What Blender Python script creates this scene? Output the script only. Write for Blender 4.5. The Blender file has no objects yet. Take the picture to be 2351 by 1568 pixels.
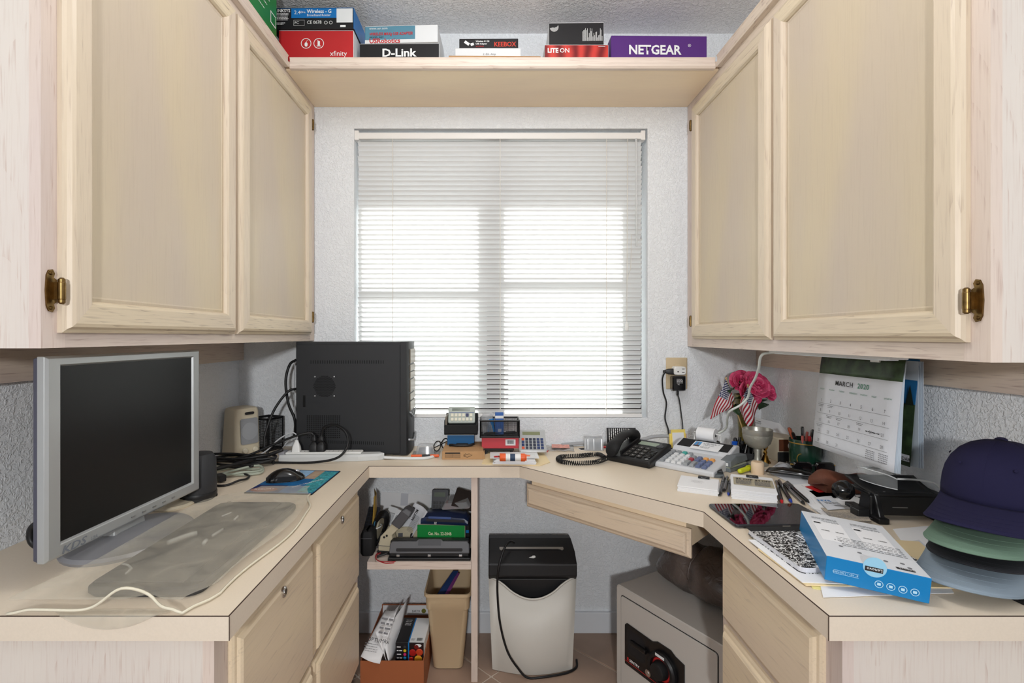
import bpy, math, random
from mathutils import Vector, Matrix, Euler
random.seed(7)
S = bpy.context.scene
COL = S.collection
PI = math.pi
V = Vector

# ---------------------------------------------------------------- camera, world, lights, exposure
CAMH, FPX, CX, CY = 1.207, 1142.0, 1128.0, 771.0     # eye height, focal length and principal point (pixels of 2351 x 1568)
cam = bpy.data.objects.new('camera', bpy.data.cameras.new('camera')); COL.objects.link(cam)
cam.data.sensor_width = 36.0
cam.data.lens = FPX / 2351.0 * 36.0
cam.data.shift_x = (1175.5 - CX) / 2351.0
cam.data.shift_y = -(784.0 - CY) / 2351.0
cam.data.clip_start = 0.02
cam.location = (0, 0, CAMH); cam.rotation_euler = (PI/2, 0, 0)
S.camera = cam

w = bpy.data.worlds.new('world'); S.world = w; w.use_nodes = True
bgn = w.node_tree.nodes['Background']
bgn.inputs[0].default_value = (0.98, 0.99, 1.0, 1); bgn.inputs[1].default_value = 0.7

def lamp(name, kind, loc, direction, energy, col=(1, 1, 1), **kw):
    l = bpy.data.lights.new(name, kind); l.energy = energy; l.color = col
    for k, v in kw.items(): setattr(l, k, v)
    o = bpy.data.objects.new(name, l); COL.objects.link(o); o.location = loc
    o.rotation_euler = V(direction).to_track_quat('-Z', 'Y').to_euler()
    return o
lamp('sun', 'SUN', (1, 5, 6), (-0.30, -1.0, -1.4), 24.0, (1.0, 0.985, 0.965), angle=math.radians(2.5))
lamp('camera_flash', 'AREA', (-0.04, -1.2, 1.46), (0, 1, -0.04), 29.0, (0.99, 1.0, 1.0), shape='DISK', size=0.14)
lamp('overhead_fill_lamp', 'POINT', (0.04, 1.0, 2.26), (0, 0, -1), 12.5, (1.0, 1.0, 0.98), shadow_soft_size=0.14)  # unseen lamp added over the desk, placed and powered to balance the light
cy = S.cycles
cy.max_bounces = 7; cy.diffuse_bounces = 4; cy.glossy_bounces = 3; cy.transmission_bounces = 5; cy.transparent_max_bounces = 8; cy.adaptive_threshold = 0.02
S.view_settings.view_transform = 'Standard'
S.view_settings.look = 'None'
S.view_settings.exposure = 0.0
S.view_settings.gamma = 1.0
S.view_settings.use_curve_mapping = False

# ---------------------------------------------------------------- projection helpers (photo pixel -> place in the room)
CT = 0.757                                            # height of the worktop
def P(px, py, Y): return V(((px - CX) * Y / FPX, Y, CAMH - (py - CY) * Y / FPX))
def C(px, py, z=CT):                                  # point on a horizontal plane
    Y = (CAMH - z) * FPX / (py - CY)
    return V(((px - CX) * Y / FPX, Y, z))

# ---------------------------------------------------------------- materials
MATS = {}
def srgb(c):
    def f(u):
        u /= 255.0
        return u / 12.92 if u <= 0.04045 else ((u + 0.055) / 1.055) ** 2.4
    return (f(c[0]), f(c[1]), f(c[2]), 1)
def mat(name, c=(200, 200, 200), rough=0.5, metal=0.0, spec=0.5, bump=0, bscale=200, var=0, vscale=30, alpha=1, trans=0, coat=0, emit=0, ior=1.45, sheen=0):
    if name in MATS: return MATS[name]
    m = bpy.data.materials.new(name); m.use_nodes = True; MATS[name] = m
    nt = m.node_tree; b = nt.nodes['Principled BSDF']
    col = srgb(c)
    b.inputs['Base Color'].default_value = col
    b.inputs['Roughness'].default_value = rough; b.inputs['Metallic'].default_value = metal
    b.inputs['Specular IOR Level'].default_value = spec; b.inputs['Alpha'].default_value = alpha
    b.inputs['Transmission Weight'].default_value = trans; b.inputs['Coat Weight'].default_value = coat
    b.inputs['IOR'].default_value = ior; b.inputs['Sheen Weight'].default_value = sheen
    if emit:
        b.inputs['Emission Color'].default_value = col; b.inputs['Emission Strength'].default_value = emit
    tc = None
    if bump or var:
        tc = nt.nodes.new('ShaderNodeTexCoord')
    if bump:
        n = nt.nodes.new('ShaderNodeTexNoise'); n.inputs['Scale'].default_value = bscale; n.inputs['Detail'].default_value = 3
        nt.links.new(tc.outputs['Object'], n.inputs['Vector'])
        bp = nt.nodes.new('ShaderNodeBump'); bp.inputs['Strength'].default_value = bump; bp.inputs['Distance'].default_value = 0.002
        nt.links.new(n.outputs['Fac'], bp.inputs['Height']); nt.links.new(bp.outputs['Normal'], b.inputs['Normal'])
    if var:
        n = nt.nodes.new('ShaderNodeTexNoise'); n.inputs['Scale'].default_value = vscale; n.inputs['Detail'].default_value = 4
        nt.links.new(tc.outputs['Object'], n.inputs['Vector'])
        r = nt.nodes.new('ShaderNodeValToRGB')
        r.color_ramp.elements[0].position = 0.3; r.color_ramp.elements[1].position = 0.7
        r.color_ramp.elements[0].color = tuple(max(0, x * (1 - var)) for x in col[:3]) + (1,)
        r.color_ramp.elements[1].color = tuple(min(1, x * (1 + var)) for x in col[:3]) + (1,)
        nt.links.new(n.outputs['Fac'], r.inputs[0]); nt.links.new(r.outputs[0], b.inputs['Base Color'])
    return m

def wood(name, c1, c2, cg, axis='Z', rough=0.42, grain=0.55, fig=1.0):
    """pickled oak: two washes in large clouds, thin darker pores and cathedral figure along one axis"""
    if name in MATS: return MATS[name]
    m = bpy.data.materials.new(name); m.use_nodes = True; MATS[name] = m
    nt = m.node_tree; b = nt.nodes['Principled BSDF']; L = nt.links.new; N = nt.nodes.new
    b.inputs['Roughness'].default_value = rough; b.inputs['Specular IOR Level'].default_value = 0.4
    tc = N('ShaderNodeTexCoord')
    def noise(sc, scale, detail=3, dist=0.0):
        mp = N('ShaderNodeMapping'); mp.inputs['Scale'].default_value = sc; L(tc.outputs['Object'], mp.inputs['Vector'])
        n = N('ShaderNodeTexNoise'); n.inputs['Scale'].default_value = scale; n.inputs['Detail'].default_value = detail
        n.inputs['Distortion'].default_value = dist
        L(mp.outputs[0], n.inputs['Vector']); return n
    ax = 'XYZ'.index(axis)
    st = [1, 1, 1]; st[ax] = 0.045
    st2 = [1, 1, 1]; st2[ax] = 0.25
    cloud = noise(st2, 5.0, 2)
    r1 = N('ShaderNodeValToRGB'); r1.color_ramp.elements[0].position = 0.35; r1.color_ramp.elements[1].position = 0.65
    r1.color_ramp.elements[0].color = srgb(c1); r1.color_ramp.elements[1].color = srgb(c2)
    L(cloud.outputs['Fac'], r1.inputs[0])
    # cathedral bands: contour lines of a stretched noise field
    st3 = [1, 1, 1]; st3[ax] = 0.16
    fld = noise(st3, 4.2, 1)
    mm = N('ShaderNodeMath'); mm.operation = 'MULTIPLY'; mm.inputs[1].default_value = 26.0; L(fld.outputs['Fac'], mm.inputs[0])
    fr = N('ShaderNodeMath'); fr.operation = 'FRACT'; L(mm.outputs[0], fr.inputs[0])
    r3 = N('ShaderNodeValToRGB'); r3.color_ramp.elements[0].position = 0.0; r3.color_ramp.elements[0].color = (1, 1, 1, 1)
    r3.color_ramp.elements[1].position = 0.35; r3.color_ramp.elements[1].color = (0, 0, 0, 1)
    L(fr.outputs[0], r3.inputs[0])
    pore = noise(st, 260.0, 2)
    r2 = N('ShaderNodeValToRGB'); r2.color_ramp.elements[0].position = 0.50; r2.color_ramp.elements[1].position = 0.68
    L(pore.outputs['Fac'], r2.inputs[0])
    amt = N('ShaderNodeMath'); amt.operation = 'MULTIPLY_ADD'; L(r3.outputs[0], amt.inputs[0]); amt.inputs[1].default_value = 0.75 * fig; amt.inputs[2].default_value = 0.25
    mul = N('ShaderNodeMath'); mul.operation = 'MULTIPLY'; L(r2.outputs[0], mul.inputs[0]); L(amt.outputs[0], mul.inputs[1])
    mul2 = N('ShaderNodeMath'); mul2.operation = 'MULTIPLY'; L(mul.outputs[0], mul2.inputs[0]); mul2.inputs[1].default_value = grain
    mx = N('ShaderNodeMix'); mx.data_type = 'RGBA'
    L(mul2.outputs[0], mx.inputs['Factor']); L(r1.outputs[0], mx.inputs['A']); mx.inputs['B'].default_value = srgb(cg)
    L(mx.outputs['Result'], b.inputs['Base Color'])
    bp = N('ShaderNodeBump'); bp.inputs['Strength'].default_value = 0.10; bp.inputs['Distance'].default_value = 0.001; bp.invert = True
    L(mul.outputs[0], bp.inputs['Height']); L(bp.outputs['Normal'], b.inputs['Normal'])
    return m

def wall_mat(name, c, strength=0.5, scale=55):
    """hand-trowelled knock-down plaster"""
    if name in MATS: return MATS[name]
    m = bpy.data.materials.new(name); m.use_nodes = True; MATS[name] = m
    nt = m.node_tree; b = nt.nodes['Principled BSDF']; L = nt.links.new; N = nt.nodes.new
    b.inputs['Base Color'].default_value = srgb(c); b.inputs['Roughness'].default_value = 0.75; b.inputs['Specular IOR Level'].default_value = 0.25
    tc = N('ShaderNodeTexCoord')
    n = N('ShaderNodeTexNoise'); n.inputs['Scale'].default_value = scale; n.inputs['Detail'].default_value = 4; n.inputs['Distortion'].default_value = 0.8
    L(tc.outputs['Object'], n.inputs['Vector'])
    r = N('ShaderNodeValToRGB'); r.color_ramp.elements[0].position = 0.45; r.color_ramp.elements[1].position = 0.60
    L(n.outputs['Fac'], r.inputs[0])
    bp = N('ShaderNodeBump'); bp.inputs['Strength'].default_value = strength; bp.inputs['Distance'].default_value = 0.003
    L(r.outputs[0], bp.inputs['Height']); L(bp.outputs['Normal'], b.inputs['Normal'])
    return m

WD_PAN = wood('oak_panel', (203, 187, 159), (196, 181, 163), (164, 146, 126), 'Z', grain=0.35, fig=0.3)
WD_FRV = wood('oak_stile', (222, 205, 190), (212, 196, 188), (178, 150, 138), 'Z', grain=0.6)
WD_FRH = wood('oak_rail_y', (214, 198, 180), (204, 188, 180), (158, 134, 124), 'Y', grain=0.8)
WD_RAX = wood('oak_rail_x', (226, 210, 196), (216, 200, 190), (175, 148, 135), 'X', grain=0.7)
WD_YEL = wood('oak_door_rail', (216, 200, 172), (209, 193, 170), (158, 140, 120), 'Y', grain=0.85)
WD_DST = wood('oak_door_stile', (217, 201, 178), (210, 194, 175), (168, 146, 128), 'Z', grain=0.55)
WD_END = wood('oak_end_panel', (222, 213, 203), (215, 205, 197), (194, 170, 158), 'Z', grain=0.75)
WD_UND = wood('oak_underside', (250, 229, 196), (240, 218, 190), (206, 186, 162), 'X', grain=0.3, fig=0.3)
WD_DIAG = wood('oak_drawer', (232, 213, 182), (224, 205, 180), (176, 158, 138), 'Y', grain=0.45)
WALLM = wall_mat('plaster_wall', (238, 241, 245), 0.55, 120)
CEILM = wall_mat('plaster_ceiling', (248, 248, 250), 0.8, 90)
LAM = mat('worktop_laminate', (228, 213, 192), 0.38, spec=0.4, var=0.02, vscale=300)
LAME = mat('worktop_edge_laminate', (222, 208, 190), 0.42, spec=0.4, var=0.02, vscale=300)
SEAM = mat('laminate_seam', (70, 52, 42), 0.7)
BLK = mat('black_plastic', (24, 24, 26), 0.45)
BLKM = mat('black_matte', (22, 22, 24), 0.75, bump=0.15, bscale=900)
BLKG = mat('black_gloss', (14, 14, 16), 0.15, coat=0.4)
CABLE = mat('black_cable', (20, 20, 22), 0.45)
WHT = mat('white_plastic', (232, 232, 230), 0.4)
PAPER = mat('white_paper', (238, 238, 240), 0.8, spec=0.2)
PAPER2 = mat('grey_white_paper', (214, 216, 222), 0.8, spec=0.2)
INK = mat('black_ink', (30, 28, 30), 0.7)
INKG = mat('grey_ink', (120, 120, 124), 0.7)
WINK = mat('white_ink', (240, 240, 240), 0.6)
CHROME = mat('chrome', (215, 215, 215), 0.15, metal=1)
STEEL = mat('steel', (170, 170, 172), 0.35, metal=1)
BRASS = mat('antique_brass', (118, 94, 58), 0.34, metal=1, var=0.3, vscale=90)
BEIGE = mat('beige_plastic', (206, 195, 172), 0.45)
CARD = mat('brown_cardboard', (186, 146, 104), 0.8, var=0.05, vscale=40)
MANILA = mat('manila_card', (236, 214, 170), 0.7)
YEL = mat('yellow_paper', (246, 222, 120), 0.7)
RED = mat('red_print', (196, 38, 40), 0.45)
BLUE = mat('blue_print', (20, 120, 190), 0.45)

# ---------------------------------------------------------------- mesh helpers
class MB:
    def __init__(s): s.v = []; s.f = []; s.m = []
    def add(s, vs, fs, m=0, M=None):
        o = len(s.v)
        s.v += [tuple(M @ V(p)) if M is not None else tuple(p) for p in vs]
        s.f += [tuple(i + o for i in f) for f in fs]; s.m += [m] * len(fs)
        return s
    def box(s, x0, x1, y0, y1, z0, z1, m=0, M=None):
        vs = [(x0,y0,z0),(x1,y0,z0),(x1,y1,z0),(x0,y1,z0),(x0,y0,z1),(x1,y0,z1),(x1,y1,z1),(x0,y1,z1)]
        fs = [(0,3,2,1),(4,5,6,7),(0,1,5,4),(1,2,6,5),(2,3,7,6),(3,0,4,7)]
        return s.add(vs, fs, m, M)
    def cbox(s, c, d, m=0, M=None, rot=None):
        T = Matrix.Translation(V(c))
        if rot: T = T @ Euler(rot).to_matrix().to_4x4()
        if M is not None: T = M @ T
        a, b, e = d[0]/2, d[1]/2, d[2]/2
        return s.box(-a, a, -b, b, -e, e, m, T)
    def prism(s, poly, z0, z1, m=0, M=None, mtop=None):
        n = len(poly)
        vs = [(p[0], p[1], z0) for p in poly] + [(p[0], p[1], z1) for p in poly]
        fs = [tuple(range(n-1, -1, -1)), tuple(range(n, 2*n))] + [(i, (i+1) % n, n+(i+1) % n, n+i) for i in range(n)]
        o = len(s.f); s.add(vs, fs, m, M)
        if mtop is not None: s.m[o+1] = mtop
        return s
    def loft(s, rings, m=0, M=None, cap=True, closed=True):
        n = len(rings[0]); vs = [p for r in rings for p in r]; fs = []
        for k in range(len(rings)-1):
            for i in range(n if closed else n-1):
                j = (i+1) % n
                fs.append((k*n+i, k*n+j, (k+1)*n+j, (k+1)*n+i))
        if cap:
            fs.append(tuple(range(n-1, -1, -1))); fs.append(tuple((len(rings)-1)*n+i for i in range(n)))
        return s.add(vs, fs, m, M)
    def lathe(s, prof, n=24, c=(0,0,0), m=0, M=None, cap=True):
        rings = [[(c[0]+r*math.cos(2*PI*i/n), c[1]+r*math.sin(2*PI*i/n), c[2]+z) for i in range(n)] for r, z in prof]
        return s.loft(rings, m, M, cap)
    def cyl(s, p0, p1, r, n=12, m=0, M=None, r1=None):
        return s.tube([p0, p1], r, n, m, M, r1)
    def tube(s, pts, r, n=8, m=0, M=None, r1=None):
        pts = [V(p) for p in pts]; rings = []; up = V((0, 0, 1)); prev = None
        for i, p in enumerate(pts):
            d = (pts[min(i+1, len(pts)-1)] - pts[max(i-1, 0)]).normalized()
            if prev is None:
                a = d.cross(up)
                if a.length < 1e-3: a = d.cross(V((1, 0, 0)))
            else:
                a = prev - d * prev.dot(d)
                if a.length < 1e-6: a = d.cross(V((1, 0, 0)))
            a.normalize(); prev = a.copy(); b = d.cross(a)
            rr = r if r1 is None else r + (r1 - r) * i / (len(pts)-1)
            rings.append([tuple(p + a*rr*math.cos(2*PI*k/n) + b*rr*math.sin(2*PI*k/n)) for k in range(n)])
        return s.loft(rings, m, M)
    def quad(s, a, b, c, d, m=0, M=None): return s.add([a, b, c, d], [(0, 1, 2, 3)], m, M)
    def grid(s, fn, nu, nv, m=0, M=None):
        vs = [fn(i/(nu-1), j/(nv-1)) for j in range(nv) for i in range(nu)]
        fs = [(j*nu+i, j*nu+i+1, (j+1)*nu+i+1, (j+1)*nu+i) for j in range(nv-1) for i in range(nu-1)]
        return s.add(vs, fs, m, M)
    def mesh(s, name):
        me = bpy.data.meshes.new(name); me.from_pydata(s.v, [], s.f); me.polygons.foreach_set('material_index', s.m); me.update()
        return me
    def build(s, name, mats, parent=None, smooth=False, bevel=0, seg=2, solid=0, subsurf=0, label=None):
        me = s.mesh(name)
        for mm_ in (mats if isinstance(mats, (list, tuple)) else [mats]): me.materials.append(mm_)
        return link(name, me, parent, smooth, bevel, seg, solid, subsurf, label)
def link(name, me, parent=None, smooth=False, bevel=0, seg=2, solid=0, subsurf=0, label=None):
    o = bpy.data.objects.new(name, me); COL.objects.link(o)
    if parent is not None: o.parent = parent
    if smooth is True: me.polygons.foreach_set('use_smooth', [True]*len(me.polygons))
    elif smooth:
        me.polygons.foreach_set('use_smooth', [True]*len(me.polygons)); me.set_sharp_from_angle(angle=math.radians(smooth))
    if solid:
        md = o.modifiers.new('solid', 'SOLIDIFY'); md.thickness = solid; md.offset = 0
    if subsurf:
        md = o.modifiers.new('sub', 'SUBSURF'); md.levels = subsurf; md.render_levels = subsurf
    if bevel:
        md = o.modifiers.new('bevel', 'BEVEL'); md.width = bevel; md.segments = seg; md.limit_method = 'ANGLE'; md.angle_limit = math.radians(40)
    if label: o['label'] = label
    return o
def box(name, m, b, parent=None, bevel=0, **k): return MB().box(*b).build(name, m, parent, bevel=bevel, **k)
def thing(name, label, cat, loc=(0, 0, 0), rotz=0, group=None, rot=None):
    o = bpy.data.objects.new(name, None); COL.objects.link(o); o.empty_display_size = 0.02
    o.location = loc; o.rotation_euler = rot if rot else (0, 0, rotz)
    return tag(o, label, cat, group)
def tag(o, label, cat, group=None):
    o['label'] = label; o['category'] = cat
    if group: o['group'] = group
    return o
def struct(o): o['kind'] = 'structure'; return o
def spline(pts, n=8):
    """Catmull-Rom through the points"""
    pts = [V(p) for p in pts]; q = [2*pts[0]-pts[1]] + pts + [2*pts[-1]-pts[-2]]; out = []
    for i in range(1, len(q)-2):
        for k in range(n):
            t = k/n; a, b, c, d = q[i-1], q[i], q[i+1], q[i+2]
            out.append(0.5*((2*b)+(c-a)*t+(2*a-5*b+4*c-d)*t*t+(3*b-a-3*c+d)*t**3))
    out.append(pts[-1]); return out
def rrect(x0, x1, y0, y1, r, n=4):
    out = []
    for cx, cy, a0 in ((x1-r, y0+r, -PI/2), (x1-r, y1-r, 0), (x0+r, y1-r, PI/2), (x0+r, y0+r, PI)):
        for k in range(n+1): a = a0 + PI/2*k/n; out.append((cx+r*math.cos(a), cy+r*math.sin(a)))
    return out
def frame_M(origin, right, up):
    """matrix whose local x = right, y = up, z = right x up"""
    r = V(right).normalized(); u = V(up); u = (u - r*u.dot(r)).normalized(); n = r.cross(u)
    M = Matrix((r, u, n)).transposed().to_4x4(); M.translation = V(origin); return M
_txt = {}
def text(s, size, M, m, parent, align='LEFT', bold=0.0, shear=0.0, name='lettering', sx=1.0, sp=1.0, label=None):
    """flat printed lettering on a surface; M from frame_M"""
    key = (s, size, align, bold, shear, sx, sp)
    if key not in _txt:
        cu = bpy.data.curves.new('t', 'FONT'); cu.body = s; cu.size = size; cu.align_x = align; cu.offset = bold; cu.shear = shear
        cu.space_character = sp; cu.resolution_u = 2
        ob = bpy.data.objects.new('t', cu); COL.objects.link(ob)
        dg = bpy.context.evaluated_depsgraph_get()
        me = bpy.data.meshes.new_from_object(ob.evaluated_get(dg)); bpy.data.objects.remove(ob)
        if sx != 1.0:
            for vv in me.vertices: vv.co.x *= sx
        _txt[key] = me
    me = _txt[key].copy(); me.materials.clear(); me.materials.append(m)
    o = bpy.data.objects.new(name, me); COL.objects.link(o); o.parent = parent; o.matrix_local = M
    if label: o['label'] = label
    return o
def printlines(name, M, rows, m, parent, seed=1):
    """small print too fine to read: rows of (x0, x1, y, height) broken into word-long strokes, one flat mesh"""
    rd = random.Random(seed); b = MB()
    for x0, x1, y, h in rows:
        x = x0
        while x < x1 - h:
            L_ = min(rd.uniform(1.5, 5)*h, x1-x); b.quad((x, y, 0), (x+L_, y, 0), (x+L_, y+h, 0), (x, y+h, 0), 0, M); x += L_ + h*0.7
    o = b.build(name, m, parent); o['kind'] = 'stuff'; return o
def barcode(M, w_, h_, parent, seed=3, m=None):
    rd = random.Random(seed); b = MB(); x = 0
    while x < w_:
        t = rd.choice((0.6, 1, 1.6))*w_/45; b.quad((x, 0, 0), (x+t, 0, 0), (x+t, h_, 0), (x, h_, 0), 0, M); x += t + rd.choice((0.7, 1.2))*w_/45
    o = b.build('barcode', m or INK, parent); o['kind'] = 'stuff'; return o
def dup(root, loc=None, rot=None, label=None, group=None):
    r = root.copy(); COL.objects.link(r)
    if loc is not None: r.location = loc
    if rot is not None: r.rotation_euler = rot
    if label: r['label'] = label
    if group: r['group'] = group
    for ch in list(root.children):
        c = ch.copy(); COL.objects.link(c); c.parent = r
        for g in ch.children:
            d = g.copy(); COL.objects.link(d); d.parent = c
    return r
# ---------------------------------------------------------------- the room
XL, XR, YB, YR, ZC = -1.029, 1.100, 2.03, -2.5, 2.44
WX0, WX1, WZ0, WZ1 = -0.560, 0.638, 0.868, 2.053      # window opening
TILE = 0.335
def clip(poly, a, b, c):                               # keep a*x+b*y<=c
    out = []
    for i in range(len(poly)):
        p, q = poly[i], poly[(i+1) % len(poly)]
        dp, dq = a*p[0]+b*p[1]-c, a*q[0]+b*q[1]-c
        if dp <= 0: out.append(p)
        if (dp < 0) != (dq < 0) and dp != dq:
            t = dp/(dp-dq); out.append((p[0]+t*(q[0]-p[0]), p[1]+t*(q[1]-p[1])))
    return out
TILEM = mat('terracotta_tile', (162, 137, 120), 0.42, var=0.10, vscale=7, bump=0.06, bscale=60)
GROUT = mat('pale_grout', (206, 192, 178), 0.9)
floor = struct(box('floor', GROUT, (XL-.1, XR+.1, YR-.1, YB+.1, -0.06, -0.004)))
pc = C(1128, 1552, 0.0)                                # one grout crossing seen beside the divider
for i in range(-12, 13):
    for j in range(-12, 13):
        a = TILE/math.sqrt(2)
        cx, cy = pc.x + (i+j)*a, pc.y + a + (i-j)*a
        h = a - 0.005
        poly = [(cx-h, cy), (cx, cy-h), (cx+h, cy), (cx, cy+h)]
        for q in ((-1, 0, -XL), (1, 0, XR), (0, -1, 0.9), (0, 1, YB)): 
            if poly: poly = clip(poly, *q)
        if len(poly) < 3: continue
        ar = abs(sum(poly[k][0]*poly[(k+1) % len(poly)][1]-poly[(k+1) % len(poly)][0]*poly[k][1] for k in range(len(poly))))/2
        if ar < 0.002: continue
        MB().prism(poly, -0.006, 0.0).build('tile', TILEM, floor, bevel=0.0015, seg=1)
far_tiles = MB().box(XL, XR, YR, -0.9, -0.006, 0.0).build('tile_field', TILEM, floor)

b = MB(); T = 0.26
b.box(XL-.1, WX0, YB, YB+T, 0, ZC); b.box(WX1, XR+.1, YB, YB+T, 0, ZC)
b.box(WX0, WX1, YB, YB+T, 0, WZ0); b.box(WX0, WX1, YB, YB+T, WZ1, ZC)
struct(b.build('wall_back', WALLM))
struct(box('wall_left', WALLM, (XL-.1, XL, YR, YB, 0, ZC)))
struct(box('wall_right', WALLM, (XR, XR+.1, YR, YB, 0, ZC)))
struct(box('wall_rear', WALLM, (XL-.1, XR+.1, YR-.1, YR, 0, ZC)))
struct(box('ceiling', CEILM, (XL-.1, XR+.1, YR-.1, YB+T, ZC, ZC+.1)))
BASEB = mat('baseboard_paint', (226, 229, 234), 0.5)
struct(box('baseboard_back', BASEB, (XL, XR, YB-.014, YB, 0, 0.085), bevel=0.003))

# window: bronze frame, mullion, meeting rails, glass
BRZ = mat('bronze_aluminium', (34, 27, 24), 0.45, metal=0.3)
GLASS = bpy.data.materials.new('window_glass'); GLASS.use_nodes = True
nt = GLASS.node_tree; nt.nodes.clear()
o_ = nt.nodes.new('ShaderNodeOutputMaterial'); mx_ = nt.nodes.new('ShaderNodeMixShader'); t_ = nt.nodes.new('ShaderNodeBsdfTransparent'); g_ = nt.nodes.new('ShaderNodeBsdfGlossy')
t_.inputs[0].default_value = (0.93, 0.96, 0.95, 1); g_.inputs['Roughness'].default_value = 0.02; mx_.inputs[0].default_value = 0.06
nt.links.new(t_.outputs[0], mx_.inputs[1]); nt.links.new(g_.outputs[0], mx_.inputs[2]); nt.links.new(mx_.outputs[0], o_.inputs[0])
win = thing('window_1', 'dark bronze slider window behind the white mini blind', 'window', (0, 0, 0)); del win['category']; struct(win)
f = MB()
f.box(WX0, WX0+.045, 2.115, 2.175, WZ0, WZ1); f.box(WX1-.062, WX1, 2.115, 2.175, WZ0, WZ1)
f.box(WX0+.045, WX1-.062, 2.115, 2.175, WZ0, WZ0+.047); f.box(WX0+.045, WX1-.062, 2.115, 2.175, WZ1-.045, WZ1)
f.build('window_frame', BRZ, win)
box('mullion', BRZ, (-.019, .072, 2.112, 2.178, WZ0+.047, WZ1-.045), win)
box('meeting_rail', BRZ, (WX0+.045, -.019, 2.142, 2.166, 1.503, 1.517), win)
box('meeting_rail', BRZ, (.072, WX1-.062, 2.118, 2.142, 1.506, 1.520), win)
for x0, x1, y in ((WX0+.045, -.019, 2.153), (.072, WX1-.062, 2.129)):
    for z0, z1 in ((WZ0+.047, 1.504), (1.518, WZ1-.045)):
        box('pane', GLASS, (x0, x1, y, y+.003, z0, z1), win)
struct(box('window_sill', WALLM, (WX0, WX1, YB+.001, 2.115, WZ0-.002, WZ0+.004), win))

# mini blind
SLAT = bpy.data.materials.new('blind_slat_white'); SLAT.use_nodes = True
nt = SLAT.node_tree; nt.nodes.clear(); o_ = nt.nodes.new('ShaderNodeOutputMaterial'); mx_ = nt.nodes.new('ShaderNodeMixShader')
d_ = nt.nodes.new('ShaderNodeBsdfDiffuse'); t_ = nt.nodes.new('ShaderNodeBsdfTranslucent'); d_.inputs[0].default_value = srgb((240, 240, 240)); t_.inputs[0].default_value = (0.95, 0.95, 0.94, 1)
mx_.inputs[0].default_value = 0.22
nt.links.new(d_.outputs[0], mx_.inputs[1]); nt.links.new(t_.outputs[0], mx_.inputs[2]); nt.links.new(mx_.outputs[0], o_.inputs[0])
BLW = mat('blind_white', (240, 238, 236), 0.4)
YBL = 2.049
bl = thing('window_blind', 'white horizontal mini blind hanging in the window recess', 'blind', (0.035, YBL, WZ1-.01))
ox, oz = 0.035, WZ1-.01
hx = (WX1-WX0)/2-.006
MB().box(-hx+.014, hx-.014, -.014, .014, -.030, -.004).build('headrail', BLW, bl, bevel=0.002)
for sgn in (-1, 1):
    e = MB().box(-.009, .009, -.017, .016, -.035, .004); e.build('end_cap', BLW, bl, bevel=0.002).location = (sgn*(hx-.007), 0, 0)
sw = hx-.010
th = math.radians(48)
prof = []
for k in range(5):
    u = (k/4-.5); a = u*.025; bow = 0.0022*(1-(2*u)**2)
    prof.append((a*math.cos(th) + bow*math.sin(th), -a*math.sin(th) + bow*math.cos(th)))
sl = MB().loft([[(-sw, p[0], p[1]) for p in prof], [(sw, p[0], p[1]) for p in prof]], cap=False, closed=False)
slme = sl.mesh('slat'); slme.materials.append(SLAT)
NS = 56; z_first = -.048; pitch = 0.01995
rd = random.Random(3)
for i in range(NS):
    o = link('slat', slme, bl, smooth=True); o.location = (rd.uniform(-.0015, .0015), 0, z_first - i*pitch - (0.0 if i < NS-3 else .0)); o.rotation_euler = (rd.uniform(-.008, .008), 0, 0)
zb = z_first - NS*pitch + .003
box('bottom_rail', BLW, (-sw, sw, -.012, .012, zb-.008, zb+.006), bl, bevel=.002)
CORD = mat('blind_cord', (226, 220, 212), 0.8)
for px in (903, 1148, 1391):
    x = (px-CX)*YBL/FPX - ox
    MB().cyl((x, -.013, -.03), (x, -.013, zb), .0011, 6).cyl((x+.002, .013, -.03), (x+.002, .013, zb), .0009, 6).build('ladder_cord', CORD, bl)
x = P(1459, 300, 2.04).x - ox
MB().cyl((x, -.018, -.03), (x+.002, -.019, -.47), .004, 6).build('tilt_wand', mat('clear_acrylic', (226, 228, 230), 0.15, alpha=0.6), bl)
x = P(1440, 300, 2.04).x - ox
cz = P(1438, 745, 2.04).z - oz
MB().cyl((x, -.017, -.03), (x-.004, -.018, cz), .0011, 6).tube([(x+.016, -.017, -.42), (x+.012, -.018, -.56), (x-.003, -.018, cz+.18)], .0009, 6).build('pull_cord', CORD, bl)
MB().lathe([(.0025, .016), (.007, .008), (.0085, -.008), (.006, -.020)], 10, (x-.004, -.018, cz-.006)).build('tassel', WHT, bl, smooth=40)

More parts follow.
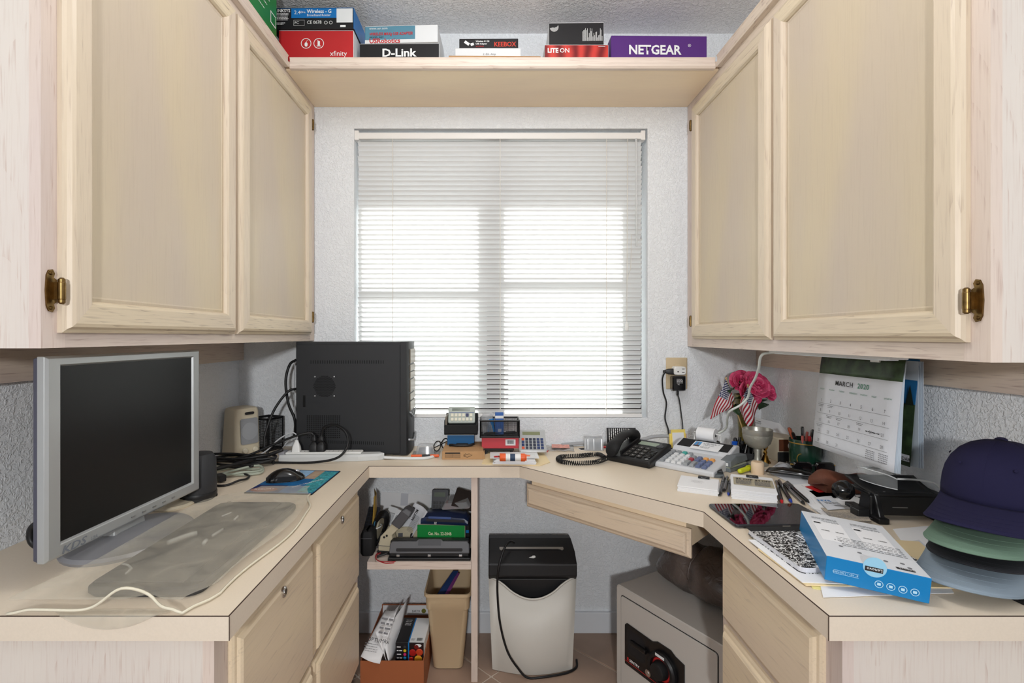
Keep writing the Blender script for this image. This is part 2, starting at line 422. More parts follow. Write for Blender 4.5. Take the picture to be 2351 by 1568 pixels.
# ---------------------------------------------------------------- built-in upper cabinets
def door(parent, side, xf, y0, y1, z0, z1, name='door', fr=.056, hinge=None):
    """overlay door on the plane x = xf, raised outer ogee edge, recessed panel with bead; side = +1 faces +x, -1 faces -x"""
    t = .019
    d = thing(name, '', 'x'); del d['label']; del d['category']; d.parent = parent
    d.location = (xf, (y0+y1)/2, (z0+z1)/2)
    hy, hz = (y1-y0)/2, (z1-z0)/2
    def X(u): return u*side
    # nested rings from the outside: (inset, depth)
    def ring(i, dep): return [(X(dep), -hy+i, -hz+i), (X(dep), hy-i, -hz+i), (X(dep), hy-i, hz-i), (X(dep), -hy+i, hz-i)]
    fb = MB()
    rings = [ring(0, 0), ring(0, .008), ring(.006, .011), ring(.010, t-.002), ring(.016, t), ring(fr-.008, t), ring(fr-.003, t-.003), ring(fr, t-.009), ring(fr, .006)]
    vs = [p for r in rings for p in r]; fs = []; ms = []
    for k in range(len(rings)-1):
        for i in range(4):
            j = (i+1) % 4; q = (k*4+i, k*4+j, (k+1)*4+j, (k+1)*4+i)
            fs.append(q if side > 0 else q[::-1]); ms.append(0 if i in (0, 2) else 1)
    fb.add(vs, fs); fb.m = ms
    fb.build('door_frame', [WD_YEL, WD_DST], d)
    pb = MB(); pr = [ring(fr-.002, .006), ring(fr+.006, .0075), ring(fr+.009, .006)]
    vs = [p for r in pr for p in r]; fs = []
    for k in range(2):
        for i in range(4):
            j = (i+1) % 4; q = (k*4+i, k*4+j, (k+1)*4+j, (k+1)*4+i); fs.append(q if side > 0 else q[::-1])
    q = (8, 9, 10, 11); fs.append(q if side > 0 else q[::-1]); pb.add(vs, fs); pb.build('panel', WD_PAN, d)
    return d

def hinge(parent, side, xf, y, z, toward):
    """antique brass wrap hinge: leaf with scrolled ends on the stile and a knuckle against the door edge"""
    h = MB()
    leaf = [(-.004, -.040), (.004, -.042), (.009, -.034), (.006, -.026), (.013, -.022), (.013, .022), (.006, .026), (.009, .034), (.004, .042), (-.004, .040), (-.009, .030), (-.011, 0), (-.009, -.030)]
    M = Matrix.Translation((xf, y, z)) @ Matrix(((0, 0, side, 0), (-toward, 0, 0, 0), (0, 1, 0, 0), (0, 0, 0, 1))) @ Matrix.Scale(.84, 4)
    h.prism([(p[0], p[1]) for p in leaf], 0, .003, 0, M)
    h.box(.006, .014, -.017, .017, 0, .014, 0, M)
    h.lathe([(.003, -.026), (.0062, -.023), (.0062, -.017), (.007, -.016), (.007, .016), (.0062, .017), (.0062, .023), (.003, .026)], 12, (0, 0, 0), 0, M @ Matrix.Translation((.0085, 0, .0165)) @ Matrix.Rotation(-PI/2, 4, 'X'))
    for s in (-1, 1): h.lathe([(.0042, .0028), (.0035, .005), (.001, .0058)], 10, (0, .034*s, 0), 0, M)
    return h.build('hinge', BRASS, parent, smooth=35)

def upper(label, side, xf, xw, z0, z1, ysp, zd0, zd1):
    """side=+1: left cabinet facing +x. xf face plane, xw wall"""
    y0, y1 = 0.797, YB-.002
    c = thing('upper_cabinet', label, 'cabinet', (xw, y0, z0))
    ox, oy, oz = xw, y0, z0
    def L(x0, x1, ya, yb, za, zb): return (min(x0, x1)-ox, max(x0, x1)-ox, ya-oy, yb-oy, za-oz, zb-oz)
    xi = xf - side*.019
    body = MB(); body.box(*L(xw+side*.001, xi, y0+.014, y1, z0+.03, z1))
    body.build('carcass', WD_UND, c)
    box('end_panel', WD_END, L(xw+side*.001, xi, y0, y0+.014, z0, z1), c)
    # face frame
    box('frame_stile', WD_FRV, L(xi, xf, y0, y0+.045, z0, z1), c); box('frame_stile', WD_FRV, L(xi, xf, y1-.045, y1, z0, z1), c)
    box('frame_rail', WD_FRH, L(xi, xf, y0+.045, y1-.045, z0, z0+.05), c); box('frame_rail', WD_FRH, L(xi, xf, y0+.045, y1-.045, z1-.085, z1), c)
    box('frame_stile', WD_FRV, L(xi, xf, 1.36, 1.42, z0+.05, z1-.085), c)
    for (a, bb) in ysp:
        d = door(c, side, xf-ox, a-oy, bb-oy, zd0-oz, zd1-oz)
    # hinges: near door hinged at its near edge, far door at the far edge
    for zz in (zd0+.069, zd1-.069):
        hinge(c, side, xf-ox, ysp[0][0]-oy-.014, zz-oz, -1)
        hinge(c, side, xf-ox, ysp[1][1]-oy+.014, zz-oz, 1)
    # top moulding
    mo = [(0, 0), (.020, 0), (.024, .006), (.024, .014), (.018, .020), (.018, .034), (.021, .040), (0, .040)]
    yend = 1.7265
    r0 = [(side*p[0]+xi+side*.017-ox, y0-oy, p[1]+2.140-oz) for p in mo]; r1 = [(side*p[0]+xi+side*.017-ox, yend-oy, p[1]+2.140-oz) for p in mo]
    if side > 0: r0.reverse(); r1.reverse()
    MB().loft([r0, r1]).build('top_moulding', WD_FRH, c)
    # hanging rail on the wall under the box
    box('hanging_rail', WD_FRH, L(xw+side*.001, xw+side*.020, y0+.02, y1, z0-.078, z0+.03), c)
    return c
XFL, XFR = -0.722, 0.800
upper('whitewashed oak wall cabinet hanging above the silver monitor', 1, XFL, XL, 1.187, 2.170, ((.827, 1.382), (1.400, 1.966)), 1.212, 2.113)
upper('whitewashed oak wall cabinet hanging above the calendar and cap', -1, XFR, XR, 1.164, 2.170, ((.830, 1.391), (1.408, 1.955)), 1.196, 2.105)

# bridging shelf
sh = thing('bridging_shelf', 'whitewashed oak shelf spanning above the window between wall cabinets', 'shelf', (0, YB, 2.14))
box('shelf_board', WD_UND, (XFL+.001, XFR-.001, 1.748-YB, -.001, .0, .030), sh)
mo = [(0, -.002), (.014, -.002), (.019, .004), (.019, .013), (.013, .019), (.013, .030), (.016, .036), (0, .036)]
MB().loft([[(XFL+.020, 1.746-p[0]-YB, p[1]) for p in mo], [(XFR-.020, 1.746-p[0]-YB, p[1]) for p in mo]]).build('shelf_moulding', WD_RAX, sh)

# ---------------------------------------------------------------- worktop
EX0, EX1, EY = -0.423, 0.544, 0.800                  # inner edges and the near ends
D0, D1 = (0.098, 1.719), (0.544, 1.272)
TH = 0.040
wt = thing('worktop', 'cream laminate U-shaped worktop with a diagonal corner under the window', 'worktop', (0, 1.7, CT-TH))
def W(p): return (p[0], p[1]-1.7)
outer = [(XL+.001, EY), (EX0, EY), (EX0, 1.719), D0, D1, (EX1, EY), (XR-.001, EY), (XR-.001, YB-.001), (XL+.001, YB-.001)]
# three convex slabs make the top surface
g = MB()
tz = TH
g.prism([W(p) for p in [(XL+.001, EY), (EX0, EY), (EX0, 1.719), (EX0, YB-.001), (XL+.001, YB-.001)]], .002, tz)
g.prism([W(p) for p in [(EX0, 1.719), D0, (D0[0], YB-.001), (EX0, YB-.001)]], .002, tz)
g.prism([W(p) for p in [D0, D1, (D1[0], YB-.001), (D0[0], YB-.001)]], .002, tz)
g.prism([W(p) for p in [(EX1, EY), (XR-.001, EY), (XR-.001, YB-.001), (EX1, YB-.001)]], .002, tz)
g.build('top_surface', LAM, wt)
def edge_strip(a, bq, ea=0, eb=0):
    a, bq = V(a), V(bq); d = (bq-a).normalized(); n = V((d.y, -d.x)); t = .0016
    p = [a - d*ea, bq + d*eb, bq + d*eb + n*t, a - d*ea + n*t]
    MB().prism([W(q) for q in p], 0, tz-.0012).build('edge_band', LAME, wt)
    MB().prism([W(q) for q in p], tz-.0012, tz+.0001).build('edge_seam', SEAM, wt)
edge_strip((XL+.001, EY), (EX0, EY), 0, .0016); edge_strip((EX0, EY), (EX0, 1.719), 0, -.0016); edge_strip((EX0, 1.719), D0); edge_strip(D0, D1)
edge_strip(D1, (EX1, EY)); edge_strip((EX1, EY), (XR-.001, EY), .0016, 0)
for x in (EX0+.0016, EX1-.0026): MB().box(x, x+.001, EY-1.7-.0017, EY-1.7-.0005, 0, tz-.001).build('corner_seam', SEAM, wt)

# ---------------------------------------------------------------- base cabinets
def drawer(parent, side, xf, y0, y1, z0, z1, m, lock=False):
    t = .018; hy, hz = (y1-y0)/2, (z1-z0)/2
    d = MB()
    def ring(i, dep): return [(side*dep, -hy+i, -hz+i), (side*dep, hy-i, -hz+i), (side*dep, hy-i, hz-i), (side*dep, -hy+i, hz-i)]
    rings = [ring(0, 0), ring(0, .006), ring(.004, .009), ring(.010, .010), ring(.013, t-.003), ring(.018, t)]
    vs = [p for r in rings for p in r]; fs = []
    for k in range(len(rings)-1):
        for i in range(4):
            j = (i+1) % 4; q = (k*4+i, k*4+j, (k+1)*4+j, (k+1)*4+i); fs.append(q if side > 0 else q[::-1])
    k = (len(rings)-1)*4; q = (k, k+1, k+2, k+3); fs.append(q if side > 0 else q[::-1])
    d.add(vs, fs); o = d.build('drawer_front', m, parent); o.location = (xf, (y0+y1)/2, (z0+z1)/2)
    if lock:
        M = Matrix.Translation((side*t, 0, hz-.022)) @ Matrix.Rotation(side*PI/2, 4, 'Y')
        lk = MB().lathe([(.0115, -.002), (.0115, .002), (.0095, .0035), (.0075, .003), (.0072, .0045), (.0005, .0045)], 20, (0, 0, 0), 0, M)
        lo = lk.build('lock', CHROME, o, smooth=30)
        MB().box(-.0045, .0045, -.001, .001, .0044, .0049, 0, M).build('keyhole', INK, o)
    return o
def base(label, side, xf, xw, y1, cols, rows, m, lockrow=0):
    y0 = EY+.022
    c = thing('base_cabinet', label, 'cabinet', (xw, y0, 0))
    def L(x0, x1, ya, yb, za, zb): return (min(x0, x1)-xw, max(x0, x1)-xw, ya-y0, yb-y0, za, zb)
    top = CT-TH-.001
    xi = xf-side*.018
    box('carcass', WD_FRV, L(xw+side*.001, xi-side*.019, y0+.012, y1, .09, top), c)
    box('kick_board', WD_FRH, L(xw+side*.001, xi-side*.06, y0+.02, y1, 0, .09), c)
    box('end_panel', WD_END, L(xw+side*.001, xi-side*.019, y0, y0+.012, .0, top), c)
    box('frame_stile', WD_FRV, L(xi-side*.019, xi, y0, y0+.04, .09, top), c); box('frame_stile', WD_FRV, L(xi-side*.019, xi, y1-.03, y1, .09, top), c)
    box('frame_rail', WD_FRH, L(xi-side*.019, xi, y0+.04, y1-.03, .09, top), c)
    for (a, bb) in cols:
        for k, (za, zb) in enumerate(rows):
            drawer(c, side, xi-xw, a-y0, bb-y0, za, zb, m, k == lockrow and side > 0)
    return c
base('oak base cabinet with two lockable drawers under the monitor', 1, -0.440, XL, 1.705, ((.866, 1.244), (1.262, 1.672)), ((.395, .686), (.10, .378)), WD_DIAG)
base('oak drawer base cabinet under the tablet and caps', -1, .562, XR, 1.245, ((.862, 1.226),), ((.512, .690), (.318, .496), (.10, .302)), WD_DIAG)

# cubby between the left base cabinet and the divider
cb = thing('open_cubby', 'open oak cubby with divider and shelf under the back worktop', 'shelf', (-.07, 1.735, 0))
box('divider', WD_FRV, (-.005+.005, .022, .0, YB-.016-1.735, 0, CT-TH-.001), cb)
box('cubby_shelf', WD_RAX, (-.363, -.001, 0, YB-.002-1.735, .392, .418), cb)

# pencil drawer under the diagonal
dv = V((D1[0]-D0[0], D1[1]-D0[1], 0)).normalized(); nv = V((dv.y, -dv.x, 0))    # nv faces the sitter
org = V((D0[0], D0[1], 0)) - nv*.012
pd = thing('pencil_drawer_unit', 'shallow oak pencil drawer hung under the diagonal worktop edge', 'drawer', org + V((0, 0, .611)), math.atan2(dv.y, dv.x))
tl = .632
MB().box(.03, tl-.06, .018, .40, .022, CT-TH-.613).build('drawer_box', WD_UND, pd)
def pring(i, dep, x0=.012, x1=tl-.044, z0=.005, z1=.083): return [(x0+i, -dep, z0+i), (x1-i, -dep, z0+i), (x1-i, -dep, z1-i), (x0+i, -dep, z1-i)]
pr = [pring(0, -.018), pring(0, -.012), pring(.004, -.009), pring(.010, -.008), pring(.013, -.003), pring(.018, 0)]
MB().loft(pr).build('drawer_front', wood('oak_pencil_drawer', (218, 198, 172), (206, 188, 170), (150, 132, 114), 'X', grain=0.55), pd)
# ================================================================ left run of the worktop
SILV = mat('silver_paint', (176, 178, 178), 0.38, metal=0.55)
SILD = mat('dark_slate_plastic', (74, 74, 88), 0.5)
SCRN = mat('lcd_panel', (13, 12, 12), 0.33, spec=0.35)
mo_ = thing('computer_monitor', 'silver flat-panel computer monitor with a dark blank screen', 'monitor', (-.7825, 1.102, CT), -.0436)
hw, z0, z1 = .218, .043, .413
a0, a1, s0, s1 = -.186, .190, .070, .394
fb = MB()
def rg(x, ya, yb, za, zb): return [(x, ya, za), (x, yb, za), (x, yb, zb), (x, ya, zb)]
fb.loft([rg(-.016, -hw, hw, z0, z1), rg(-.004, -hw, hw, z0, z1), rg(0, -hw+.006, hw-.004, z0+.004, z1-.004), rg(0, a0-.003, a1+.003, s0-.003, s1+.003), rg(-.005, a0, a1, s0, s1)], cap=False)
fb.build('bezel', SILV, mo_, bevel=.0012)
box('screen', SCRN, (-.0075, -.005, a0-.001, a1+.001, s0-.001, s1+.001), mo_)
bk = MB(); bk.loft([rg(-.016, -hw+.001, hw-.001, z0+.001, z1-.001), rg(-.026, -hw+.002, hw-.002, z0+.004, z1-.004), rg(-.038, -hw+.03, hw-.03, z0+.03, z1-.03), rg(-.062, -.12, .12, .10, .33)])
bk.build('back_shell', SILD, mo_, bevel=.002)
for k in range(5): box('button', STEEL, (.0, .0018, -.02+k*.032, -.010+k*.032, .0535, .0565), mo_)
text('KDS', .020, frame_M((.0006, -.188, .0475), (0, 1, 0), (0, 0, 1)), mat('grey_logo', (110, 114, 122), 0.5), mo_, bold=.0003, shear=.25, sx=1.4)
text('USA', .009, frame_M((.0006, -.125, .0485), (0, 1, 0), (0, 0, 1)), MATS['grey_logo'], mo_, shear=.25)
bs = MB(); bs.lathe([(.130, 0), (.132, .006), (.126, .012), (.060, .022), (.030, .026)], 40, (0, 0, 0), 0, Matrix.Translation((-.015, .0, .0)) @ Matrix.Diagonal((.86, 1.05, 1, 1)))
bs.build('base', mat('pewter_plastic', (150, 150, 154), 0.4, metal=0.4), mo_, smooth=35)
MB().loft([[(-.045, -.045, .018), (-.015, -.045, .018), (-.015, .045, .018), (-.045, .045, .018)], [(-.050, -.038, .13), (-.030, -.038, .13), (-.030, .038, .13), (-.050, .038, .13)]]).build('neck', SILV, mo_, bevel=.004)
MB().tube(spline([V(q)-V((-.7825, 1.102, CT)) for q in (P(110, 1196, 1.0), P(92, 1200, 1.0), P(70, 1216, 1.0), P(70, 1246, 1.0), P(95, 1262, 1.0), P(125, 1268, 1.0))], 8), .0062, 8).build('power_lead', CABLE, mo_, smooth=True)

# keyboard under a cloudy vinyl cover
KBG = mat('keyboard_grey', (64, 64, 66), 0.6)
kb = thing('keyboard', 'flat grey computer keyboard showing dimly through the vinyl cover', 'keyboard', (-.60, 1.075, CT), 0)
MB().loft([[(q[0], q[1], zz) for q in rrect(-.105+i, .098-i, -.222+i, .222-i, .025)] for zz, i in ((0, .004), (.006, 0), (.014, 0), (.018, .004))]).build('keyboard_body', KBG, kb, smooth=30)
box('palm_edge', KBG, (.070, .092, -.20, .20, .0175, .0195), kb, bevel=.001); box('key_deck', mat('key_grey', (66, 66, 68), 0.7, var=0.2, vscale=30), (-.095, .060, -.205, .205, .0175, .0205), kb, bevel=.001)
VIN = bpy.data.materials.new('cloudy_vinyl'); VIN.use_nodes = True; nt = VIN.node_tree; b_ = nt.nodes['Principled BSDF']
b_.inputs['Base Color'].default_value = srgb((218, 210, 192)); b_.inputs['Roughness'].default_value = 0.32; b_.inputs['Coat Weight'].default_value = 0.2
tc_ = nt.nodes.new('ShaderNodeTexCoord'); n_ = nt.nodes.new('ShaderNodeTexNoise'); n_.inputs['Scale'].default_value = 16; n_.inputs['Detail'].default_value = 6; n_.inputs['Distortion'].default_value = 0.7
r_ = nt.nodes.new('ShaderNodeValToRGB'); r_.color_ramp.elements[0].position = 0.30; r_.color_ramp.elements[0].color = (.14,)*3+(1,); r_.color_ramp.elements[1].position = 0.80; r_.color_ramp.elements[1].color = (.38,)*3+(1,)
nt.links.new(tc_.outputs['Object'], n_.inputs['Vector']); nt.links.new(n_.outputs['Fac'], r_.inputs[0]); nt.links.new(r_.outputs[0], b_.inputs['Alpha'])
cv = thing('vinyl_keyboard_cover', 'crumpled cloudy vinyl sheet draped over the grey keyboard', 'cover', (-.62, 1.09, CT))
def sst(a, b, x): t = max(0, min(1, (x-a)/(b-a))); return t*t*(3-2*t)
def cover(u, v):
    Y = .803 + v*.60
    xl = -.778 + .030*sst(.0, .25, v) + .10*sst(.72, 1, v)**1.5 + .035*(1-sst(0, .10, v))*0
    xr = -.462 - .010*math.sin(v*9) - .045*sst(.80, 1, v) - .035*(1-sst(0, .10, v))
    X = xl + u*(xr-xl)
    e = min(sst(0, .14, u), sst(0, .10, 1-u), sst(0, .08, 1-v))
    h = .0025 + .0245*e*(0.25+.75*sst(0, .09, v))
    w_ = .0011*math.sin(9*u+5*v*v+2*math.sin(5*v)) + .0008*math.sin(17*v-6*u)
    h += w_*e
    h += .034*math.exp(-((u-.66)/.13)**2)*math.exp(-(v/.06)**2)                     # open mouth of the bag
    h += .022*math.exp(-((u-.45)/.22)**2)*math.exp(-((v-.97)/.05)**2)              # pinched far corner
    h += .007*math.exp(-((u-.93)/.05)**2)*(1-e)
    Y += .022*math.sin(u*PI)*(v-.5)*0 + .015*math.exp(-((u-.78)/.08)**2)*(1-v)**8 - .004*(1-v)**6
    return (X+.62, Y-1.09, h)
MB().grid(cover, 60, 80).build('sheet', VIN, cv, smooth=True, solid=.0006)
RIMV = mat('vinyl_seam', (236, 228, 206), 0.35, alpha=0.85)
pts = [cover(i/40, 0) for i in range(41)] + [cover(1, j/30) for j in range(1, 31)]
MB().tube([V(p)+V((0, 0, .001)) for p in pts], .0024, 6).build('seam', RIMV, cv, smooth=True)
SCUF = mat('vinyl_scuff', (232, 228, 216), 0.5, alpha=0.22)
for k, (pts, r) in enumerate(((((.30, .36), (.33, .40), (.37, .43), (.40, .44)), .005), (((.58, .34), (.56, .37)), .004), (((.55, .41), (.55, .47)), .003), (((.24, .20), (.30, .19), (.36, .17), (.38, .14)), .002), (((.54, .56), (.53, .60)), .0025), (((.40, .60), (.44, .64)), .002))):
    MB().tube([V(cover(*q))+V((0, 0, .0009)) for q in pts], r, 6, 0, None).build('scuff_mark', SCUF, cv, smooth=True)
    o = cv.children[-1]; z_ = sum(v.co.z for v in o.data.vertices)/len(o.data.vertices)
    for v in o.data.vertices: v.co.z = z_ + (v.co.z-z_)*.12 if len(pts) < 3 else v.co.z*.12 + .88*V(cover(*pts[len(pts)//2])).z + .0004
def flap(u, v):
    X = -.715 + u*.20; Y = .815 - v*.030*math.sin(PI*u)**.6
    z = .0022 - .0*v
    if Y < .7985: z = .0022 - (0.7985-Y)*1.6; Y = .7975-.003*v
    return (X+.62, Y-1.09, z)
MB().grid(flap, 24, 10).build('flap', VIN, cv, smooth=True, solid=.0006)

# mouse pad with printed picture
pad = thing('mouse_pad', 'blue printed mouse pad under the black mouse', 'mouse pad', tuple(C(672, 1110)), 0)
pc0 = C(672, 1110)
cs = [C(560, 1133), C(716, 1137), C(782, 1083), C(655, 1080)]
q4 = [(c.x-pc0.x, c.y-pc0.y) for c in cs]
def padp(u, v): 
    a = V(q4[0])*(1-u)+V(q4[1])*u; b2 = V(q4[3])*(1-u)+V(q4[2])*u; r = a*(1-v)+b2*v; return (r.x, r.y)
MB().prism(q4, 0, .003).build('rubber_base', BLKM, pad, bevel=.001)
def padq(name, m, u0, u1, v0, v1, z=.0032): 
    MB().prism([padp(u0, v0), padp(u1, v0), padp(u1, v1), padp(u0, v1)], .0029, z).build(name, m, pad)
padq('print_ground', mat('pad_blue', (12, 92, 148), 0.6, var=0.3, vscale=25), .01, .99, .02, .98)
padq('print_navy', mat('pad_navy', (20, 32, 92), 0.6), .02, .48, .04, .30, .0034)
padq('print_sky', mat('pad_sky', (150, 190, 226), 0.6, var=0.15, vscale=20), .30, .55, .55, .97, .0034)
padq('print_hill', mat('pad_tan', (172, 150, 128), 0.6, var=0.2, vscale=40), .56, .74, .60, .97, .0034)
padq('print_dots', mat('pad_teal', (58, 148, 158), 0.6, var=0.6, vscale=160), .74, .98, .05, .95, .0034)
e_ = padp(.22, .12)
MB().lathe([(.030, .0033), (.030, .0037), (.0, .0037)], 24, (0, 0, 0), 0, Matrix.Translation((e_[0], e_[1], 0)) @ Matrix.Diagonal((1.3, .7, 1, 1))).build('print_badge', mat('pad_rust', (140, 62, 44), 0.6), pad)
text('RESORT', .016, frame_M((e_[0]-.028, e_[1]-.005, .0040), (1, .12, 0), (0, 1, 0)), WINK, pad)
e_ = padp(.60, .22)
text('MESA TELEPHONE', .013, frame_M((e_[0], e_[1], .0037), (.75, 1, 0), (-1, .75, 0)), WINK, pad)

ms = thing('computer_mouse', 'glossy black computer mouse on the blue mouse pad', 'mouse', (C(656, 1104).x, C(656, 1104).y, CT+.0034), math.radians(-62))
rings = []
for k in range(15):
    t = k/14; y = -.056 + t*.112
    wd = .033*math.sin(PI*min(.985, max(.015, t)))**.42*(1-.12*math.sin(t*PI*2-.6)); hh = .039*math.sin(PI*(min(.985, max(.015, .06+.9*t))))**.7*(1.05-.25*t)
    rings.append([(wd*math.cos(a)*(1 if math.sin(a) > -.01 else .92), y, max(0.0, hh*math.sin(a))) for a in [PI*j/12 for j in range(13)]] )
MB().loft(rings).build('shell', BLKG, ms, smooth=50)
MB().loft([[(.0315*s*1.0-.001*s, y, z) for (y, z) in ((-.03, .004), (.03, .004), (.025, .016), (-.025, .018))] for s in (1.0, 1.06)]).build('side_grip', BLKM, ms)
MB().lathe([(.006, -.003), (.008, -.002), (.008, .002), (.006, .003)], 14, (0, 0, 0), 0, Matrix.Translation((0, .034, .0205)) @ Matrix.Rotation(PI/2, 4, 'Y')).build('scroll_wheel', STEEL, ms, smooth=40)
box('button_gap', STEEL, (-.0006, .0006, .040, .050, .004, .0150), ms)

# beige desktop speaker
pb_ = C(543, 1047)
sp = thing('desktop_speaker', 'beige desktop computer speaker with round grey grille', 'speaker', (pb_.x, pb_.y+.03, CT), math.radians(56))
def spk(i): return [(q[0], q[1]) for q in rrect(-.050+i, .050-i, -.055+i, .050-i, .014)]
MB().loft([[(q[0]+.006*(z/.18), q[1]+.012*(z/.18)*(1 if q[1] < 0 else 0), z) for q in spk(i)] for z, i in ((0, .004), (.006, 0), (.165, .003), (.176, .006), (.180, .016))]).build('cabinet', BEIGE, sp, smooth=35)
GRL = mat('grey_grille', (150, 152, 156), 0.7, bump=0.5, bscale=1400)
MB().loft([[(q[0]+.006, -.0565+.012*q[1]/.18 - d, q[1]) for q in rrect(-.034, .034, .045, .140, .008)] for d in (0, .0015)]).build('grille', GRL, sp)
MB().lathe([(.032, 0), (.032, .0012), (.0, .0018)], 28, (0, 0, 0), 0, Matrix.Translation((.006, -.0515, .092)) @ Matrix.Rotation(PI/2-.065, 4, 'X')).build('cone_dome', mat('grey_cone', (158, 160, 164), 0.75), sp)
MB().loft([[(q[0]+.008, -.047 - d, q[1]) for q in rrect(-.018, .018, .154, .164, .0048)] for d in (0, .0012)]).build('finger_slot', INK, sp)
for x in (-.014, .026): MB().lathe([(.0105, 0), (.0105, .004), (.008, .007), (.0, .007)], 18, (0, 0, 0), 0, Matrix.Translation((x, -.0545, .022)) @ Matrix.Rotation(PI/2, 4, 'X')).build('knob', mat('beige_knob', (220, 212, 192), 0.4), sp, smooth=35)

# black speaker and beige disc partly hidden behind the monitor
p_ = C(432, 1158)
s2 = thing('dark_speaker', 'black rounded speaker peeking out behind the monitor edge', 'speaker', (p_.x, p_.y+.045, CT), 0)
MB().lathe([(.040, 0), (.045, .008), (.046, .05), (.044, .11), (.036, .125), (.0, .128)], 24).build('speaker_shell', mat('charcoal_rubber', (44, 45, 48), 0.55), s2, smooth=40)
MB().lathe([(.0462, .010), (.0472, .014), (.0472, .018), (.0462, .022)], 24).build('base_ring', BLK, s2, smooth=40)
p_ = C(372, 1172)
s3 = thing('beige_stand', 'beige round stand base on worktop behind the monitor', 'stand', (p_.x, p_.y+.04, CT), 0)
MB().lathe([(.052, 0), (.054, .004), (.050, .009), (.018, .013), (.014, .05)], 28).build('stand_foot', BEIGE, s3, smooth=35)
MB().lathe([(.010, .05), (.012, .06), (.012, .075), (.0, .078)], 16).build('stand_stub', BEIGE, s3, smooth=35)

# wire mesh pen cup
def mesh_panel(b, w_, h_, n, m, r, M):
    for k in range(n+1):
        x = -w_/2 + w_*k/n; b.cyl((x, 0, 0), (x, 0, h_), r, 4, 0, M)
    for k in range(m+1):
        z = h_*k/m; b.cyl((-w_/2, 0, z), (w_/2, 0, z), r, 4, 0, M)
pb_ = C(606, 1036)
pcup = thing('mesh_pen_cup', 'empty black wire-mesh pen cup beside the beige speaker', 'pen cup', (pb_.x, pb_.y+.035, CT), math.radians(-24))
for k in range(4):
    b = MB(); mesh_panel(b, .074, .125, 14, 20, .0006, Matrix.Rotation(k*PI/2, 4, 'Z') @ Matrix.Translation((0, -.037, .003)))
    b.build('mesh_side', BLKM, pcup)
fr_ = MB()
for k in range(4):
    R_ = Matrix.Rotation(k*PI/2, 4, 'Z')
    fr_.box(-.040, .040, -.040, -.036, .122, .130, 0, R_); fr_.box(-.040, .040, -.040, -.036, 0, .006, 0, R_); fr_.box(-.040, -.036, -.040, -.036, 0, .13, 0, R_)
fr_.build('cup_frame', BLK, pcup)
box('cup_floor', BLK, (-.038, .038, -.038, .038, .001, .003), pcup)

# computer tower
TWM = mat('tower_black', (34, 35, 38), 0.5, bump=0.2, bscale=1600)
TX0, TX1, TY0, TY1 = -.733, -.312, 1.862, 2.022
tw = thing('computer_tower', 'black computer tower with bronze front standing before the window', 'computer', (TX0, TY0, CT))
tw_h = .427; TW = TX1-TX0
box('case', TWM, (0, TW-.028, .004, TY1-TY0, .006, tw_h), tw, bevel=.002)
box('side_panel', TWM, (.004, TW-.030, 0, .004, .010, tw_h-.010), tw, bevel=.001)
for x in (.03, TW-.06):
    for y in (.02, TY1-TY0-.03): box('rubber_foot', BLK, (x, x+.03, y, y+.012, 0, .006), tw)
BZM = mat('bronze_bezel', (132, 124, 112), 0.4, metal=0.5)
pr_ = [(TW-.028, 0), (TW-.006, 0), (TW, .010), (TW+.004, .08), (TW, TY1-TY0-.010), (TW-.006, TY1-TY0), (TW-.028, TY1-TY0)]
MB().prism(pr_, .004, tw_h+.001).build('front_bezel', TWM, tw, smooth=30)
for k, (za, zb) in enumerate(((.345, .400), (.315, .340), (.288, .312), (.235, .283), (.205, .230), (.165, .200))):
    MB().box(TW+.001, TW+.006, .025, .140, za, zb).build('drive_bay', BZM, tw, bevel=.002)
MB().tube([(TW+.006, .02, .16), (TW+.010, .08, .135), (TW+.006, .145, .16)], .003, 6).build('trim_strip', STEEL, tw)
MB().tube([(TW+.003, .01, .060), (TW+.008, .08, .045), (TW+.004, .15, .060)], .004, 6).build('trim_strip', STEEL, tw)
def tpx(px, py): q = P(px, py, TY0); return (q.x-TX0, q.z-CT)
dk = mat('vent_dark', (6, 6, 7), 0.9)
# slot rows, round fan grille, square hole field: shallow punched holes shown as dark proud-less insets
vb = MB()
for row, (pa, pb2) in enumerate((((714, 831), (880, 831)), ((740, 1014), (880, 1018)))):
    for k in range(32):
        t = k/31; x, z = tpx(pa[0]+(pb2[0]-pa[0])*t, pa[1]+(pb2[1]-pa[1])*t)
        vb.box(x-.0012, x+.0012, -.0006, .0005, z-.006, z+.006)
vb.build('slot_vents', dk, tw)['kind'] = 'stuff'
hb = MB(); cxx, czz = tpx(745, 887)
for i in range(-9, 10):
    for j in range(-9, 10):
        x = (i + (j % 2)*.5)*.0047; z = j*.0042
        if x*x+z*z < .0405**2: hb.box(cxx+x-.0016, cxx+x+.0016, -.0006, .0005, czz+z-.0013, czz+z+.0013)
hb.build('fan_vent', dk, tw)['kind'] = 'stuff'
for sx in (-1, 1):
    for sz in (-1, 1): MB().lathe([(.003, 0), (.003, .0015), (.0, .002)], 10, (0, 0, 0), 0, Matrix.Translation((cxx+sx*.036, 0, czz+sz*.036)) @ Matrix.Rotation(PI/2, 4, 'X')).build('screw', STEEL, tw)
gb = MB()
for i in range(16):
    for j in range(12):
        x, z = tpx(706+i*4.9, 955+j*4.5); gb.box(x-.0024, x+.0024, -.0006, .0005, z-.002, z+.002)
gb.build('square_vent', dk, tw)['kind'] = 'stuff'
x, z = tpx(699, 921)
MB().box(x-.006, x+.004, -.0005, .003, z-.022, z+.022).build('finger_pull', dk, tw, bevel=.001)

